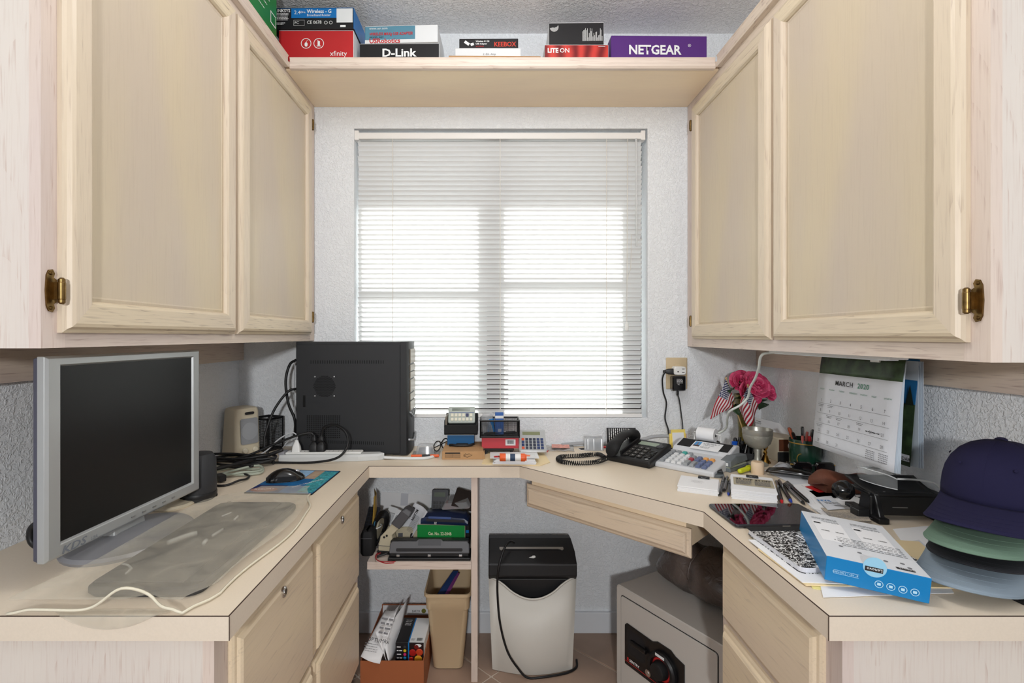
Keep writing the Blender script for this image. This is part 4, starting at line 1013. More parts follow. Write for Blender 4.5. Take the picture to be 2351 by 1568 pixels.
MB().lathe([(.0125, .026), (.0135, .027), (.0135, .040), (.011, .042), (.011, .046), (0, .046)], 20, (0, 0, 0), 0, Mx).build('twist_cap', ORG, g_, smooth=40)
t = thing('colour_print_card', 'small red and brown printed card under the glue stick', 'card', tuple(C(1160, 1048, CT+.0208)), .1)
box('card', mat('brown_print', (112, 66, 58), 0.6, var=0.6, vscale=120), (-.025, .025, -.012, .012, 0, .0008), t); box('red_corner', RED, (-.040, -.025, -.010, .010, 0, .0008), t)
t = thing('orange_tag', 'orange paper tag lying right of the glue stick', 'tag', tuple(C(1208, 1046, CT+.0208)), -.1)
box('tag_card', mat('pale_orange_print', (238, 130, 90), 0.6), (-.014, .014, -.010, .010, 0, .0008), t); MB().tube([(.012, .006, .001), (.02, .012, .002), (.03, .012, .001)], .0006, 4).build('tag_string', WHT, t)
t = thing('red_booklet', 'red booklet edge poking out under the silver calculator', 'booklet', tuple(C(1240, 1037, CT)), -.2)
box('cover', RED, (-.06, .03, 0, .05, 0, .002), t); box('pages', PAPER, (-.058, .027, .001, .049, .002, .004), t)

c = thing('plastic_bag', 'clear plastic bag with a pink printed card on worktop', 'bag', tuple(C(1284, 1030)), -.12)
MB().grid(lambda u, v: ((u-.5)*.115, (v-.5)*.105, .004+.003*math.sin(9*u+4*v)*math.sin(8*v)+.002*math.sin(17*u)), 16, 14).build('bag_film', CLEAR, c, smooth=True, solid=.0006)
box('pink_card', mat('pink_print', (226, 160, 148), 0.6, var=0.25, vscale=90), (-.03, .04, -.032, .028, .0102, .0112), c)
c = thing('photo_card', 'small black and white photo card lying by the battery bag', 'card', tuple(C(1338, 1031)), .2)
box('card', WHT, (-.016, .016, -.018, .018, 0, .0008), c); box('picture', INK, (-.013, .013, -.015, .015, .0008, .0011), c)
c = thing('battery_bag', 'zip bag of small batteries propped near the phone', 'bag', tuple(C(1363, 1034)), -.1)
MB().grid(lambda u, v: ((u-.5)*.07, .010+.012*math.sin(v*PI)+.004*math.sin(9*u), v*.055), 12, 10).build('bag_film', CLEAR, c, smooth=True, solid=.0008)
MB().grid(lambda u, v: ((u-.5)*.075, -.012+.010*v+.003*math.sin(9*u), v*.05), 12, 10).build('bag_film', CLEAR, c, smooth=True, solid=.0008)
BAT = mat('battery_blue', (70, 90, 120), 0.3, metal=0.4)
for k in range(6): MB().cyl((-.024+.0095*k, .004, .002), (-.024+.0095*k, .005, .032), .0042, 10).build('battery', BAT, c, smooth=40)
c = thing('toothpaste_carton', 'thin red white and blue carton beside the phone', 'box', tuple(C(1385, 1032)), -.1)
box('carton', WHT, (-.035, .03, 0, .02, 0, .010), c); box('red_band', RED, (.0, .0303, -.0003, .0203, .0055, .0102), c); box('blue_band', BLUE, (-.0355, .0, -.0003, .0203, .003, .0045), c)
Y = 1.995
c = thing('black_leaflet', 'black printed card leaning against the wall behind the phone', 'card', (xs(1394, Y), Y, CT), rot=(-.16, 0, 0))
box('card', BLKB, (0, .118, 0, .001, 0, .080), c); box('white_edge', WHB, (-.0015, .0, 0, .001, 0, .080), c); box('white_edge', WHB, (.118, .1195, 0, .001, 0, .080), c)
for k in range(10): printlines('small_print', frame_M((.009+.0085*k, -.0006, .077), (0, 0, -1), (1, 0, 0)), [(0, .05-.003*(k % 4), 0, .0028)], WINK, c, k)
text('life', .022, frame_M((.085, -.0006, .076), (0, 0, -1), (1, 0, 0)), WINK, c)
# ================================================================ telephone, adding machine and the corner
A45 = -PI/4
ph0 = C(1391, 1057)
ph = thing('desk_telephone', 'black corded desk telephone with handset on its cradle', 'telephone', tuple(ph0), A45)
pw_, pd_ = .170, .165
def phr(i, dz): return [(i, i, .012+dz), (pw_-i, i, .012+dz), (pw_-i, pd_-i, .050+dz), (i, pd_-i, .050+dz)]
MB().loft([[(.004, .004, 0), (pw_-.004, .004, 0), (pw_-.004, pd_-.01, 0), (.004, pd_-.01, 0)], phr(0, .0), phr(0, .006), phr(.005, .011)]).build('phone_base', BLK, ph, bevel=.003)
sl_ = math.atan2(.038, pd_)
def PM(x, y, d=.0): # point on the sloped deck
    return frame_M((x, y*math.cos(0), .0235+.038*y/pd_+d), (1, 0, 0), (0, math.cos(sl_), math.sin(sl_)))
LCDP = mat('phone_lcd', (150, 164, 146), 0.25)
MB().box(0, .072, 0, .026, -.001, .002, 0, PM(.064, .118)).build('display', LCDP, ph); MB().box(-.006, .082, -.006, .036, -.002, .0012, 0, PM(.064, .118)).build('display_bezel', BLKG, ph, bevel=.002)
PKEY = mat('phone_key', (52, 50, 48), 0.5)
lab = '123456789*0#'
for r in range(4):
    for k in range(3):
        M = PM(.068+.024*k, .092-.022*r); o = MB().box(-.0095, .0095, -.008, .008, 0, .003, 0, M).build('key', PKEY, ph, bevel=.001, seg=1)
        text(lab[r*3+k], .009, M @ Matrix.Translation((-.002, -.003, .0033)), WINK, ph, name='key_digit')
for r in range(6): MB().box(-.012, .012, -.003, .003, 0, .0022, 0, PM(.145, .080-.010*r)).build('memory_key', BLKG, ph, bevel=.0008, seg=1)
MB().lathe([(.013, 0), (.013, .0022), (.008, .0025), (.008, .0035), (0, .0035)], 20, (0, 0, 0), 0, PM(.146, .122)).build('navigation_ring', mat('dark_grey_plastic', (64, 64, 66), 0.4), ph, smooth=35)
MB().lathe([(.006, 0), (.006, .001), (0, .001)], 16, (0, 0, 0), 0, PM(.150, .016)).build('badge', STEEL, ph)
MB().box(.046, .052, .02, .15, -.004, .012, 0, PM(0, 0)).build('cradle_rib', BLK, ph, bevel=.002)
# handset: arched grip along the left side
rings = []
for k in range(17):
    t = k/16; y = -.008 + t*.180
    z = .036 + .032*math.sin(PI*t)**.8 + .030*t
    th_ = .011 + (.016 if t < .22 or t > .78 else .016*max(0, abs(t-.5)-.28)/.0001*0) 
    th_ = .010 + .014*(sst(.30, .04, t) if t < .5 else sst(.70, .96, t))
    wd = .022 + .004*(sst(.30, .05, t) if t < .5 else sst(.70, .95, t))
    if k in (0, 16): th_ *= .55; wd *= .75
    rings.append([(.024+wd*math.cos(a), y, z + th_*(math.sin(a) if math.sin(a) > 0 else 1.15*math.sin(a))) for a in [2*PI*j/16 for j in range(16)]])
hs = MB().loft(rings).build('handset', BLKM, ph, smooth=50)
# coiled cord (separate geometry on the phone): helix along a loop on the worktop
path = spline([C(1388, 1050, CT+.022), C(1372, 1043, CT+.010), C(1330, 1046, CT+.0085), C(1292, 1048, CT+.0085), C(1281, 1054, CT+.0085), C(1296, 1061, CT+.0085), C(1330, 1063, CT+.0085), C(1370, 1060, CT+.010), C(1394, 1052, CT+.016)], 60)
acc = [0]
for i in range(1, len(path)): acc.append(acc[-1]+(path[i]-path[i-1]).length)
hx_, ang, lastp = [], 0, 0
N_ = 1500
j_ = 0
for k in range(N_):
    s_ = acc[-1]*k/(N_-1)
    while j_ < len(acc)-2 and acc[j_+1] < s_: j_ += 1
    t = (s_-acc[j_])/max(1e-9, acc[j_+1]-acc[j_]); p_ = path[j_].lerp(path[j_+1], t); d_ = (path[j_+1]-path[j_]).normalized()
    n1 = d_.cross(V((0, 0, 1))).normalized(); n2 = n1.cross(d_); a_ = s_/.0068*2*PI
    hx_.append(p_ + n1*.0066*math.cos(a_) + n2*.0066*math.sin(a_))
Mi = (Matrix.Translation(ph0) @ Matrix.Rotation(A45, 4, 'Z')).inverted()
MB().tube([Mi @ p_ for p_ in hx_], .0018, 5).build('coiled_cord', CABLE, ph, smooth=True)

am0 = C(1502, 1071)
LGR = mat('light_grey_plastic', (208, 210, 214), 0.45); MGR = mat('mid_grey_key', (150, 154, 158), 0.45); KWH = mat('pale_key', (222, 224, 226), 0.45); KSB = mat('slate_blue_key', (104, 116, 150), 0.45)
am = thing('adding_machine', 'grey printing calculator with paper roll and a card on its display', 'calculator', tuple(am0), A45)
aw, ad = .200, .235
MB().loft([[(x, y, z) for (y, z) in ((0, .0), (0, .014), (.006, .018), (.135, .040), (.150, .052), (.205, .068), (ad, .066), (ad, 0))] for x in (0, aw)]).build('housing', LGR, am, bevel=.005, seg=3)
def AM(x, y, d=0): return frame_M((x, y, .0185+.022*(y-.006)/.129+d), (1, 0, 0), (0, math.cos(.169), math.sin(.169)))
cols = [(MGR, KWH, KWH, KWH, KWH)]
ks = .0185
def akey(i, j, m, w_=1, l_=1, h_=.008):
    M = AM(.020+i*.0205, .020+j*.0215)
    b = MB(); a_, c_ = ks*.44+(w_-1)*.01025, ks*.44+(l_-1)*.01075; ox_, oy_ = (w_-1)*.01025, (l_-1)*.01075
    b.loft([[(ox_-a_, oy_-c_, 0), (ox_+a_, oy_-c_, 0), (ox_+a_, oy_+c_, 0), (ox_-a_, oy_+c_, 0)], [(ox_-a_*.78, oy_-c_*.78, h_), (ox_+a_*.78, oy_-c_*.78, h_), (ox_+a_*.78, oy_+c_*.78, h_), (ox_-a_*.78, oy_+c_*.78, h_)]], 0, M)
    b.build('key', m, am, bevel=.0008, seg=1)
for j in range(5): akey(0, j, MGR)
for i in (1, 2, 3):
    for j in range(4): akey(i, j, KWH)
akey(1, 4, MGR); akey(2, 4, mat('teal_key', (70, 170, 160), 0.45)); akey(3, 4, MGR)
akey(4, 0, MGR, 1, 2); akey(4, 2, mat('red_key', (168, 62, 72), 0.45)); akey(4, 3, MGR); akey(5, 0, MGR, 1, 2); akey(5, 2, KSB); akey(5, 3, KSB)
for j in range(3): akey(6, j, KSB)
for i in (6, 7): akey(i, 3, mat('amber_key', (236, 170, 96), 0.45))
for j in range(3): akey(7, j, KSB)
DM = frame_M((0, .152, .0540), (1, 0, 0), (0, .055, .016))
MB().box(.012, aw-.012, .0, .056, -.001, .0012, 0, DM).build('display_window', BLKM, am)
cd = thing('business_card', 'white business card with a blue picture on the adding machine display', 'card', tuple(am.matrix_basis @ V((0, 0, 0))), A45); cd.location = am0
MB().box(.062, .160, -.012, .046, .0016, .0024, 0, DM).build('card', PAPER, cd)
MB().box(.066, .088, .006, .042, .0024, .0027, 0, DM).build('sky_picture', mat('picture_blue', (80, 150, 205), 0.6), cd); MB().box(.066, .088, .006, .016, .0025, .0029, 0, DM).build('ground_picture', mat('picture_brown', (82, 66, 60), 0.6), cd)
MB().box(.076, .079, .012, .036, .0025, .0030, 0, DM).build('cactus_picture', mat('picture_rust', (150, 90, 80), 0.6), cd)
printlines('small_print', DM @ Matrix.Translation((0, 0, .0028)), [(.093, .150, .036, .003), (.096, .145, .029, .003), (.098, .140, .020, .0025), (.093, .125, .008, .0025), (.093, .128, .001, .0025)], INKG, cd)
rl = thing('paper_roll', 'white adding machine paper roll in its wire holder', 'paper roll', tuple(am.matrix_basis @ V((0, 0, 0))), A45); rl.location = am0
RM = Matrix.Translation((.06, ad-.012, .092)) @ Matrix.Rotation(PI/2, 4, 'Y')
MB().lathe([(.006, 0), (.024, 0), (.024, .062), (.006, .062)], 28, (0, 0, 0), 0, RM).build('roll', PAPER, rl, smooth=40)
MB().lathe([(.006, -.001), (.0058, .063)], 14, (0, 0, 0), 0, RM).build('core', BLK, rl)
MB().tube([(.045, ad-.012, .066), (.045, ad-.012, .096), (.14, ad-.012, .096), (.14, ad-.012, .066)], .0022, 6).build('holder_wire', WHT, rl)

# folder, notes holder and cords behind the phone
o = sheet('brown_clipboard', 'tan clipboard lying flat behind the telephone', [(1500, 1032), (1560, 1034), (1572, 1018), (1508, 1016)], CT+.001, mat('tan_board', (206, 178, 128), 0.7), 'clipboard', .004)
MB().box(-.03, .03, .01, .022, .004, .010).build('clip', STEEL, o, bevel=.002)
o = sheet('printed_page', 'white printed page under the adding machine corner', [(1528, 1046), (1556, 1048), (1575, 1032), (1530, 1030)], CT+.0055, PAPER, 'paper')
printlines('small_print', frame_M((-.03, -.02, .0009), (1, 0, 0), (0, 1, 0)), [(0, .05, .008*k, .002) for k in range(5)], INKG, o)
Y = 1.955
n_ = thing('sticky_note_holder', 'yellow and white note slips standing upright behind the phone', 'note holder', (xs(1541, Y), Y, CT), rot=(-.12, 0, .12))
box('yellow_pad', YEL, (0, .068, .006, .012, 0, .064), n_); box('yellow_pad', YEL, (.006, .064, .002, .006, .01, .080), n_); box('white_slip', PAPER, (.009, .056, .0, .002, .012, .068), n_)
box('holder_base', BLK, (-.004, .072, -.012, .030, 0, .010), n_, bevel=.002); box('red_edge', RED, (.068, .070, .006, .010, .01, .062), n_)
cable('grey_wall_cord', 'thick grey cord running along the wall behind the phone', [C(1290, 1022, CT+.008), C(1330, 1018, CT+.012), C(1390, 1018, CT+.012), P(1470, 1010, 1.985), P(1500, 1003, 1.985), P(1540, 1002, 1.985), P(1590, 1012, 1.97), P(1640, 1022, 1.95)], .007, mat('mid_grey_cable', (170, 172, 176), 0.5))
cable('thin_black_cord', 'black cords bunched behind the paper roll', [P(1600, 1000, 1.97), P(1640, 1010, 1.95), P(1668, 1028, 1.92), P(1690, 1045, 1.88), C(1700, 1052, CT+.006), C(1655, 1050, CT+.006)], .004)

# wall outlet, tap, adapter
IVO = mat('ivory_plate', (206, 186, 152), 0.5)
Yw = YB-.001
ow = thing('wall_outlet', 'ivory wall outlet plate beside the window', 'outlet', (xs(1553, Yw), Yw, zs(857, Yw)))
MB().loft([[(q[0], -d, q[1]) for q in rrect(-.043+i, .043-i, -.064+i, .064-i, .003)] for d, i in ((0, 0), (.003, 0), (.006, .004))]).build('plate', IVO, ow, smooth=30)
for z in (.02, -.02): MB().lathe([(.0175, .0), (.0175, .008), (0, .008)], 24, (0, 0, 0), 0, Matrix.Translation((.0, 0, z)) @ Matrix.Rotation(PI/2, 4, 'X')).build('socket_face', IVO, ow, smooth=35)
tp = thing('outlet_tap', 'white three-way outlet tap plugged into the wall plate', 'adapter', (xs(1563, 1.99), Yw-.008, zs(850, Yw)))
MB().loft([[(q[0], -d, q[1]) for q in rrect(-.026+i, .022-i, -.017+i, .017-i, .009)] for d, i in ((0, 0), (.030, 0), (.034, .003))]).build('tap_body', WHT, tp, smooth=30)
for x, z, a_, b2 in ((.004, .006, .006, .0022), (.004, -.008, .006, .0022)): box('slot', INK, (x-a_+.006, x+a_+.004, -.0346, -.033, z-b2/2+.002, z+b2/2+.002), tp)
MB().lathe([(.0028, 0), (.0028, .0008), (0, .0008)], 12, (0, 0, 0), 0, Matrix.Translation((-.012, -.034, -.003)) @ Matrix.Rotation(PI/2, 4, 'X')).build('ground_hole', INK, tp)
pk = thing('black_wall_plug', 'black plug with cord in the side of the white tap', 'plug', (xs(1549, 1.99), Yw-.022, zs(852, Yw)))
MB().loft([[(x, q[0], q[1]) for q in rrect(-.010+i, .010-i, -.012+i, .012-i, .004)] for x, i in ((.0, 0), (-.020, .001), (-.034, .006), (-.040, .007))]).build('plug_body', BLKP, pk, smooth=35)
o_ = V(pk.location)
MB().tube([p_-o_ for p_ in spline([o_+V((-.036, 0, 0)), P(1527, 853, 1.995), P(1521, 870, 2.00), P(1523, 900, 2.01), P(1530, 925, 2.012), P(1527, 960, 2.012), P(1534, 985, 2.0), P(1536, 1003, 1.99)], 8)], .003, 7).build('lead', CABLE, pk, smooth=True)
ad_ = thing('power_adapter', 'black plug-in power adapter hanging from the wall outlet', 'adapter', (xs(1559, 1.99), Yw-.008, zs(878, Yw)))
MB().loft([[(q[0], -d, q[1]) for q in rrect(-.027+i, .027-i, -.030+i, .030-i, .006)] for d, i in ((0, .002), (.032, 0), (.038, .004))]).build('adapter_body', BLKG, ad_, smooth=30)
printlines('small_print', frame_M((-.012, -.0385, 0), (1, 0, 0), (0, 0, 1)), [(0, .024, .016-.005*k, .0018) for k in range(4)], WINK, ad_); text('UL', .007, frame_M((-.008, -.0385, -.006), (1, 0, 0), (0, 0, 1)), WINK, ad_)
o_ = V(ad_.location)
MB().lathe([(.004, -.030), (.0045, -.045), (.0025, -.050)], 10).build('strain_relief', BLK, ad_).location = (0, -.018, 0)
MB().tube([p_-o_ for p_ in spline([o_+V((0, -.018, -.045)), P(1560, 920, 2.0), P(1564, 950, 2.0), P(1567, 975, 1.99), P(1568, 1000, 1.985)], 6)], .0024, 7).build('lead', CABLE, ad_, smooth=True)

# vase with roses and two little flags
Yv = 1.915; vx = xs(1712, Yv)
va = thing('glass_vase', 'tall amber glass vase in the corner holding pink roses', 'vase', (vx, Yv, CT))
AMB = mat('amber_glass', (120, 108, 40), 0.12, alpha=0.75, coat=0.5)
MB().lathe([(.026, 0), (.030, .006), (.028, .03), (.026, .08), (.032, .16), (.042, .225), (.040, .225), (.030, .16), (.024, .08), (.02, .012), (0, .010)], 28).build('vase_wall', AMB, va, smooth=40)
PINK = mat('rose_pink', (232, 96, 138), 0.6, var=0.2, vscale=60); PINK2 = mat('rose_deep', (212, 64, 112), 0.6)
LEAF = mat('rose_leaf', (34, 62, 32), 0.5, var=0.25, vscale=50); STEMG = mat('rose_stem', (58, 84, 40), 0.5)
ztop = CT+.225
def rose(px, py, Yr, sc, lab, tilt):
    c_ = P(px, py, Yr)
    r = thing('rose', lab, 'flower', tuple(c_), rot=tilt, group='roses in the amber vase')
    R0 = r.rotation_euler.to_matrix().to_4x4(); inv = (Matrix.Translation(c_) @ R0).inverted()
    MB().tube([inv @ p_ for p_ in spline([V((vx, Yv, CT+.03)), V((vx+(c_.x-vx)*.25, Yv+(Yr-Yv)*.3, ztop-.01)), c_-V((0, 0, .03*sc))], 6)], .0022, 6).build('stem', STEMG, r, smooth=True)
    rd_ = random.Random(int(px))
    for layer in range(4):
        n = 3+layer; rad = (.006+.0085*layer)*sc; hgt = (.034-.003*layer)*sc
        for k in range(n):
            a_ = 2*PI*k/n + layer*.7; op = .08+.17*layer
            def pet(u, v, a_=a_, rad=rad, hgt=hgt, n=n, op=op):
                w2 = (u-.5)*2*PI/n*1.25; rr = rad*(.35+.65*min(1, v*1.8)) + op*.022*sc*v**2.2*(1-.15*(2*u-1)**2)
                z = -.012*sc + hgt*v*(1-.22*(2*u-1)**2) - (.010*sc*op*v**4)
                return (rr*math.cos(a_+w2), rr*math.sin(a_+w2), z)
            MB().grid(pet, 7, 7).build('petal', PINK if (k+layer) % 2 else PINK2, r, smooth=True, solid=.0006)
    MB().lathe([(.002, -.022*sc), (.009*sc, -.014*sc), (.010*sc, -.006*sc)], 10).build('sepal', LEAF, r, smooth=True)
    return r
rose(1703, 876, 1.90, 1.05, 'pink rose with pale outer petals, leftmost in the vase', (.95, -.35, 0))
rose(1735, 884, 1.885, 1.30, 'large pink rose in the middle of the vase', (1.0, .05, .25))
rose(1754, 884, 1.91, 1.05, 'pink rose at right of vase against the side wall', (.95, .45, .4))
rose(1722, 902, 1.87, 1.10, 'pink rose drooping behind the white cord', (1.25, -.1, .2))
rose(1766, 900, 1.90, .80, 'small drooping pink rose lowest at the vase side', (1.2, .6, .3))
for k, (px, py, Yl, rx, rz, sc) in enumerate(((1686, 895, 1.89, 1.0, 2.4, 1.1), (1755, 905, 1.87, 1.1, .3, 1.0), (1745, 920, 1.88, .9, -.6, 1.2), (1700, 915, 1.89, .8, 2.0, 1.3), (1690, 930, 1.88, .6, 2.7, 1.2), (1760, 930, 1.90, .7, -.2, 1.2), (1728, 930, 1.90, .7, 1.2, 1.2))):
    def lf(u, v, sc=sc): 
        w2 = .016*sc*math.sin(PI*min(1, v*1.02))**.8; return ((u-.5)*2*w2, v*.055*sc, .006*abs(u-.5)*2 + .012*math.sin(v*PI))
    o = MB().grid(lf, 5, 9).build('leaf', LEAF, va, smooth=True, solid=.0006)
    o.location = P(px, py, Yl)-V(va.location); o.rotation_euler = (rx-1.2, .3, rz)

def flagmat():
    """13 stripes and a navy canton with white dots, in the flag's own object coordinates (x 0..1.9, z 0..1)"""
    m = bpy.data.materials.new('stars_and_stripes'); m.use_nodes = True; nt = m.node_tree; b_ = nt.nodes['Principled BSDF']; b_.inputs['Roughness'].default_value = 0.8
    N = nt.nodes.new; L = nt.links.new
    def math_(op, a, b=None):
        n = N('ShaderNodeMath'); n.operation = op
        for k, q in ((0, a), (1, b)):
            if q is None: continue
            if isinstance(q, (int, float)): n.inputs[k].default_value = q
            else: L(q, n.inputs[k])
        return n.outputs[0]
    at = N('ShaderNodeAttribute'); at.attribute_name = 'flag_uv'; sx = N('ShaderNodeSeparateXYZ'); L(at.outputs['Vector'], sx.inputs[0])
    u, v = sx.outputs[0], sx.outputs[1]
    st = math_('LESS_THAN', math_('MODULO', math_('FLOOR', math_('MULTIPLY', v, 13)), 2), .5)
    mx = N('ShaderNodeMix'); mx.data_type = 'RGBA'; L(st, mx.inputs['Factor']); mx.inputs['A'].default_value = srgb((232, 226, 226)); mx.inputs['B'].default_value = srgb((168, 30, 48))
    can = math_('MULTIPLY', math_('LESS_THAN', u, .42), math_('GREATER_THAN', v, 6/13))
    # dots: two interleaved lattices
    def dots(o1, o2):
        a = math_('SUBTRACT', math_('FRACT', math_('ADD', math_('MULTIPLY', u, 13.0), o1)), .5); b = math_('SUBTRACT', math_('FRACT', math_('ADD', math_('MULTIPLY', v, 9.2), o2)), .5)
        return math_('LESS_THAN', math_('ADD', math_('MULTIPLY', a, a), math_('MULTIPLY', b, b)), .05)
    d = math_('MAXIMUM', dots(0, .1), dots(.5, .6))
    m2 = N('ShaderNodeMix'); m2.data_type = 'RGBA'; L(d, m2.inputs['Factor']); m2.inputs['A'].default_value = srgb((38, 40, 84)); m2.inputs['B'].default_value = srgb((236, 236, 240))
    m3 = N('ShaderNodeMix'); m3.data_type = 'RGBA'; L(can, m3.inputs['Factor']); L(mx.outputs['Result'], m3.inputs['A']); L(m2.outputs['Result'], m3.inputs['B'])
    L(m3.outputs['Result'], b_.inputs['Base Color']); return m
FLAGM = flagmat()
def flag(lab, top, stick_bot, corners, Yf):
    """corners: px of hoist top, hoist bottom, fly bottom, fly top as the hanging cloth is seen"""
    t0 = P(*top); o = thing('stick_flag', lab, 'flag', tuple(t0))
    sb = V(stick_bot)-t0
    MB().cyl((0, 0, 0), tuple(sb), .0022, 8).build('stick', mat('pale_dowel', (206, 172, 120), 0.6), o); MB().lathe([(.0, .006), (.0032, .003), (.003, -.002)], 10).build('finial', MATS['pale_dowel'], o)
    q = [P(c_[0], c_[1], Yf+c_[2])-t0 for c_ in corners]
    b = MB(); nu, nv = 22, 12; uv = []
    def fn(u, v):
        a_ = q[0].lerp(q[3], u); b2 = q[1].lerp(q[2], u); p_ = b2.lerp(a_, v)
        p_ = p_ + V((0, .010*math.sin(u*7+v*4)*u, 0)) ; uv.append((u, v, 0)); return tuple(p_)
    b.grid(fn, nu, nv); ob = b.build('cloth', FLAGM, o, smooth=True)
    at = ob.data.attributes.new('flag_uv', 'FLOAT_VECTOR', 'POINT')
    at.data.foreach_set('vector', [x for t in uv for x in t])
    md = ob.modifiers.new('solid', 'SOLIDIFY'); md.thickness = .0006
    return o
flag('small American flag leaning toward the window from the vase', (1667, 869, 1.86), (vx-.006, Yv-.01, CT+.06), ((1667, 871, 0), (1687, 918, .01), (1678, 940, .0), (1627, 962, -.02)), 1.86)
flag('small American flag hanging in front of the amber vase', (1717, 885, 1.82), (vx+.004, Yv-.012, CT+.06), ((1716, 888, 0), (1741, 930, .015), (1722, 984, .01), (1694, 938, -.02)), 1.82)

# under-cabinet light with its white cord
ul = thing('under_cabinet_light', 'slim white light strip fixed under the wall cabinet', 'light', (.862, 1.05, 1.164))
box('light_body', WHT, (-.02, .02, 0, .46, -.008, -.0005), ul, bevel=.002); box('diffuser', mat('frosted_strip', (226, 230, 232), 0.5), (-.014, .014, .02, .44, -.011, -.008), ul)
cable('white_light_cord', 'white cord hanging in front of the roses from under the cabinet', [V((.862, 1.51, 1.158)), P(1749, 815, 1.55), P(1742, 845, 1.62), P(1734, 868, 1.68), P(1722, 890, 1.74), P(1717, 912, 1.78), P(1700, 930, 1.80), P(1676, 944, 1.83), P(1670, 960, 1.87), P(1668, 980, 1.92), P(1655, 992, 1.95), P(1630, 999, 1.97), P(1615, 1004, 1.975)], .0042, mat('white_cord', (226, 232, 228), 0.45), 'cord')

# small things around the vase
def lighter(lab, px, Yl, h_, m):
    o = thing('lighter', lab, 'lighter', (xs(px, Yl), Yl, CT), .2)
    MB().loft([[(q[0], q[1], z) for q in rrect(-.012+i, .012-i, -.008+i, .008-i, .006)] for z, i in ((0, .001), (.002, 0), (h_*.82, 0), (h_*.84, .002))]).build('body', m, o, smooth=30)
    box('ridge', m, (-.0125, .0125, -.0085, -.006, h_*.30, h_*.42), o, bevel=.001); MB().lathe([(.007, h_*.84), (.007, h_*.93), (.004, h_), (0, h_)], 12).build('cap', BLK, o, smooth=35)
    return o
lighter('translucent blue flashlight standing by the vase', 1688, 1.835, .074, mat('blue_translucent', (16, 82, 190), 0.2, coat=0.5))
lighter('black flashlight standing next to the blue one', 1704, 1.82, .066, BLKG)
o = thing('black_organizer', 'black plastic organizer tray in the corner behind the stapler', 'tray', (xs(1676, 1.80), 1.80, CT), -.5)
b = MB(); b.box(0, .10, 0, .006, 0, .03).box(0, .10, .07, .076, 0, .045).box(0, .006, 0, .076, 0, .04).box(.094, .10, 0, .076, 0, .04).box(0, .10, 0, .076, 0, .004); b.build('tray_shell', BLK, o, bevel=.0015)
for k in range(3): MB().cyl((.02+.025*k, .02, .004), (.03+.026*k, .055, .075-.01*k), .006, 10).build('stored_stick', BLKG, o, smooth=40)
g0 = C(1739, 1066)
PEW = mat('pewter', (172, 170, 160), 0.42, metal=0.55, bump=0.5, bscale=110)
gb_ = thing('pewter_goblet', 'engraved pewter goblet in front of the vase', 'goblet', tuple(g0))
MB().lathe([(.034, 0), (.035, .003), (.026, .008), (.012, .016), (.009, .030), (.011, .050), (.010, .054)], 28).build('foot_and_stem', PEW, gb_, smooth=40)
MB().lathe([(.010, .054), (.028, .061), (.041, .076), (.047, .096), (.0475, .106)], 32).build('bowl', PEW, gb_, smooth=40)
MB().lathe([(.0475, .106), (.0485, .108), (.0485, .124), (.047, .125), (.046, .124), (.044, .098), (.036, .076), (.0, .064)], 32).build('rim', mat('pewter_plain', (180, 178, 170), 0.3, metal=0.7), gb_, smooth=40)
w0 = C(1739, 1087)
wp = thing('wood_stopper', 'pale turned wooden stopper before the goblet', 'stopper', tuple(w0))
MB().lathe([(.0185, 0), (.019, .001), (.019, .036), (.017, .0385), (0, .0388)], 26).build('stopper_body', mat('pale_turned_wood', (232, 206, 176), 0.6, var=0.06, vscale=30), wp, smooth=40)
MB().lathe([(.012, .0388), (.012, .0395), (0, .0395)], 20).build('end_grain', mat('wood_end', (214, 186, 154), 0.7), wp)
bl_ = C(1757, 1062)
bb_ = thing('brass_bell', 'small brass hand bell behind the goblet', 'bell', tuple(bl_))
MB().lathe([(.018, 0), (.017, .004), (.011, .012), (.008, .024), (.004, .028)], 20).build('bell_cup', mat('polished_brass', (196, 148, 70), 0.25, metal=1), bb_, smooth=40)
MB().lathe([(.004, .028), (.007, .036), (.004, .044), (.009, .054), (.005, .062), (0, .064)], 16).build('bell_handle', MATS['polished_brass'], bb_, smooth=40)
sp0 = C(1775, 1066)
ps_ = thing('pencil_sharpener', 'beige electric pencil sharpener with wood-grain front', 'pencil sharpener', (1.020, 1.765, CT), 0)
MB().loft([[(q[0], q[1], z) for q in rrect(i-.002, .075-i, i, .12-i, .006)] for z, i in ((0, .002), (.003, 0), (.082, 0), (.086, .004))]).build('housing', BEIGE, ps_, smooth=30)
box('wood_front', mat('walnut_print', (92, 52, 34), 0.4, var=0.25, vscale=40), (.0, .070, -.0025, .0008, .040, .082), ps_, bevel=.001); box('drawer', BLK, (-.004, .072, -.006, .001, .002, .038), ps_, bevel=.002)
MB().lathe([(.015, 0), (.015, .002), (.012, .003), (.006, .003), (.006, .001), (0, .001)], 24, (0, 0, 0), 0, Matrix.Translation((.046, -.0025, .060)) @ Matrix.Rotation(PI/2, 4, 'X')).build('pencil_port', WHT, ps_, smooth=35)
MB().lathe([(.005, 0), (.005, .002), (0, .002)], 16, (0, 0, 0), 0, Matrix.Translation((.046, -.004, .060)) @ Matrix.Rotation(PI/2, 4, 'X')).build('port_hole', INK, ps_)
e0 = thing('white_envelope', 'white window envelope leaning above the pencil sharpener', 'envelope', (0, 0, 0))
q = [P(1733, 958, 1.99), P(1802, 975, 1.88), P(1818, 1013, 1.80), P(1736, 1000, 1.92)]; e0.location = q[3]
MB().loft([[tuple(p_-q[3]) for p_ in q], [tuple(p_-q[3]+V((.0008, .0012, 0))) for p_ in q]]).build('envelope_sheet', PAPER, e0)
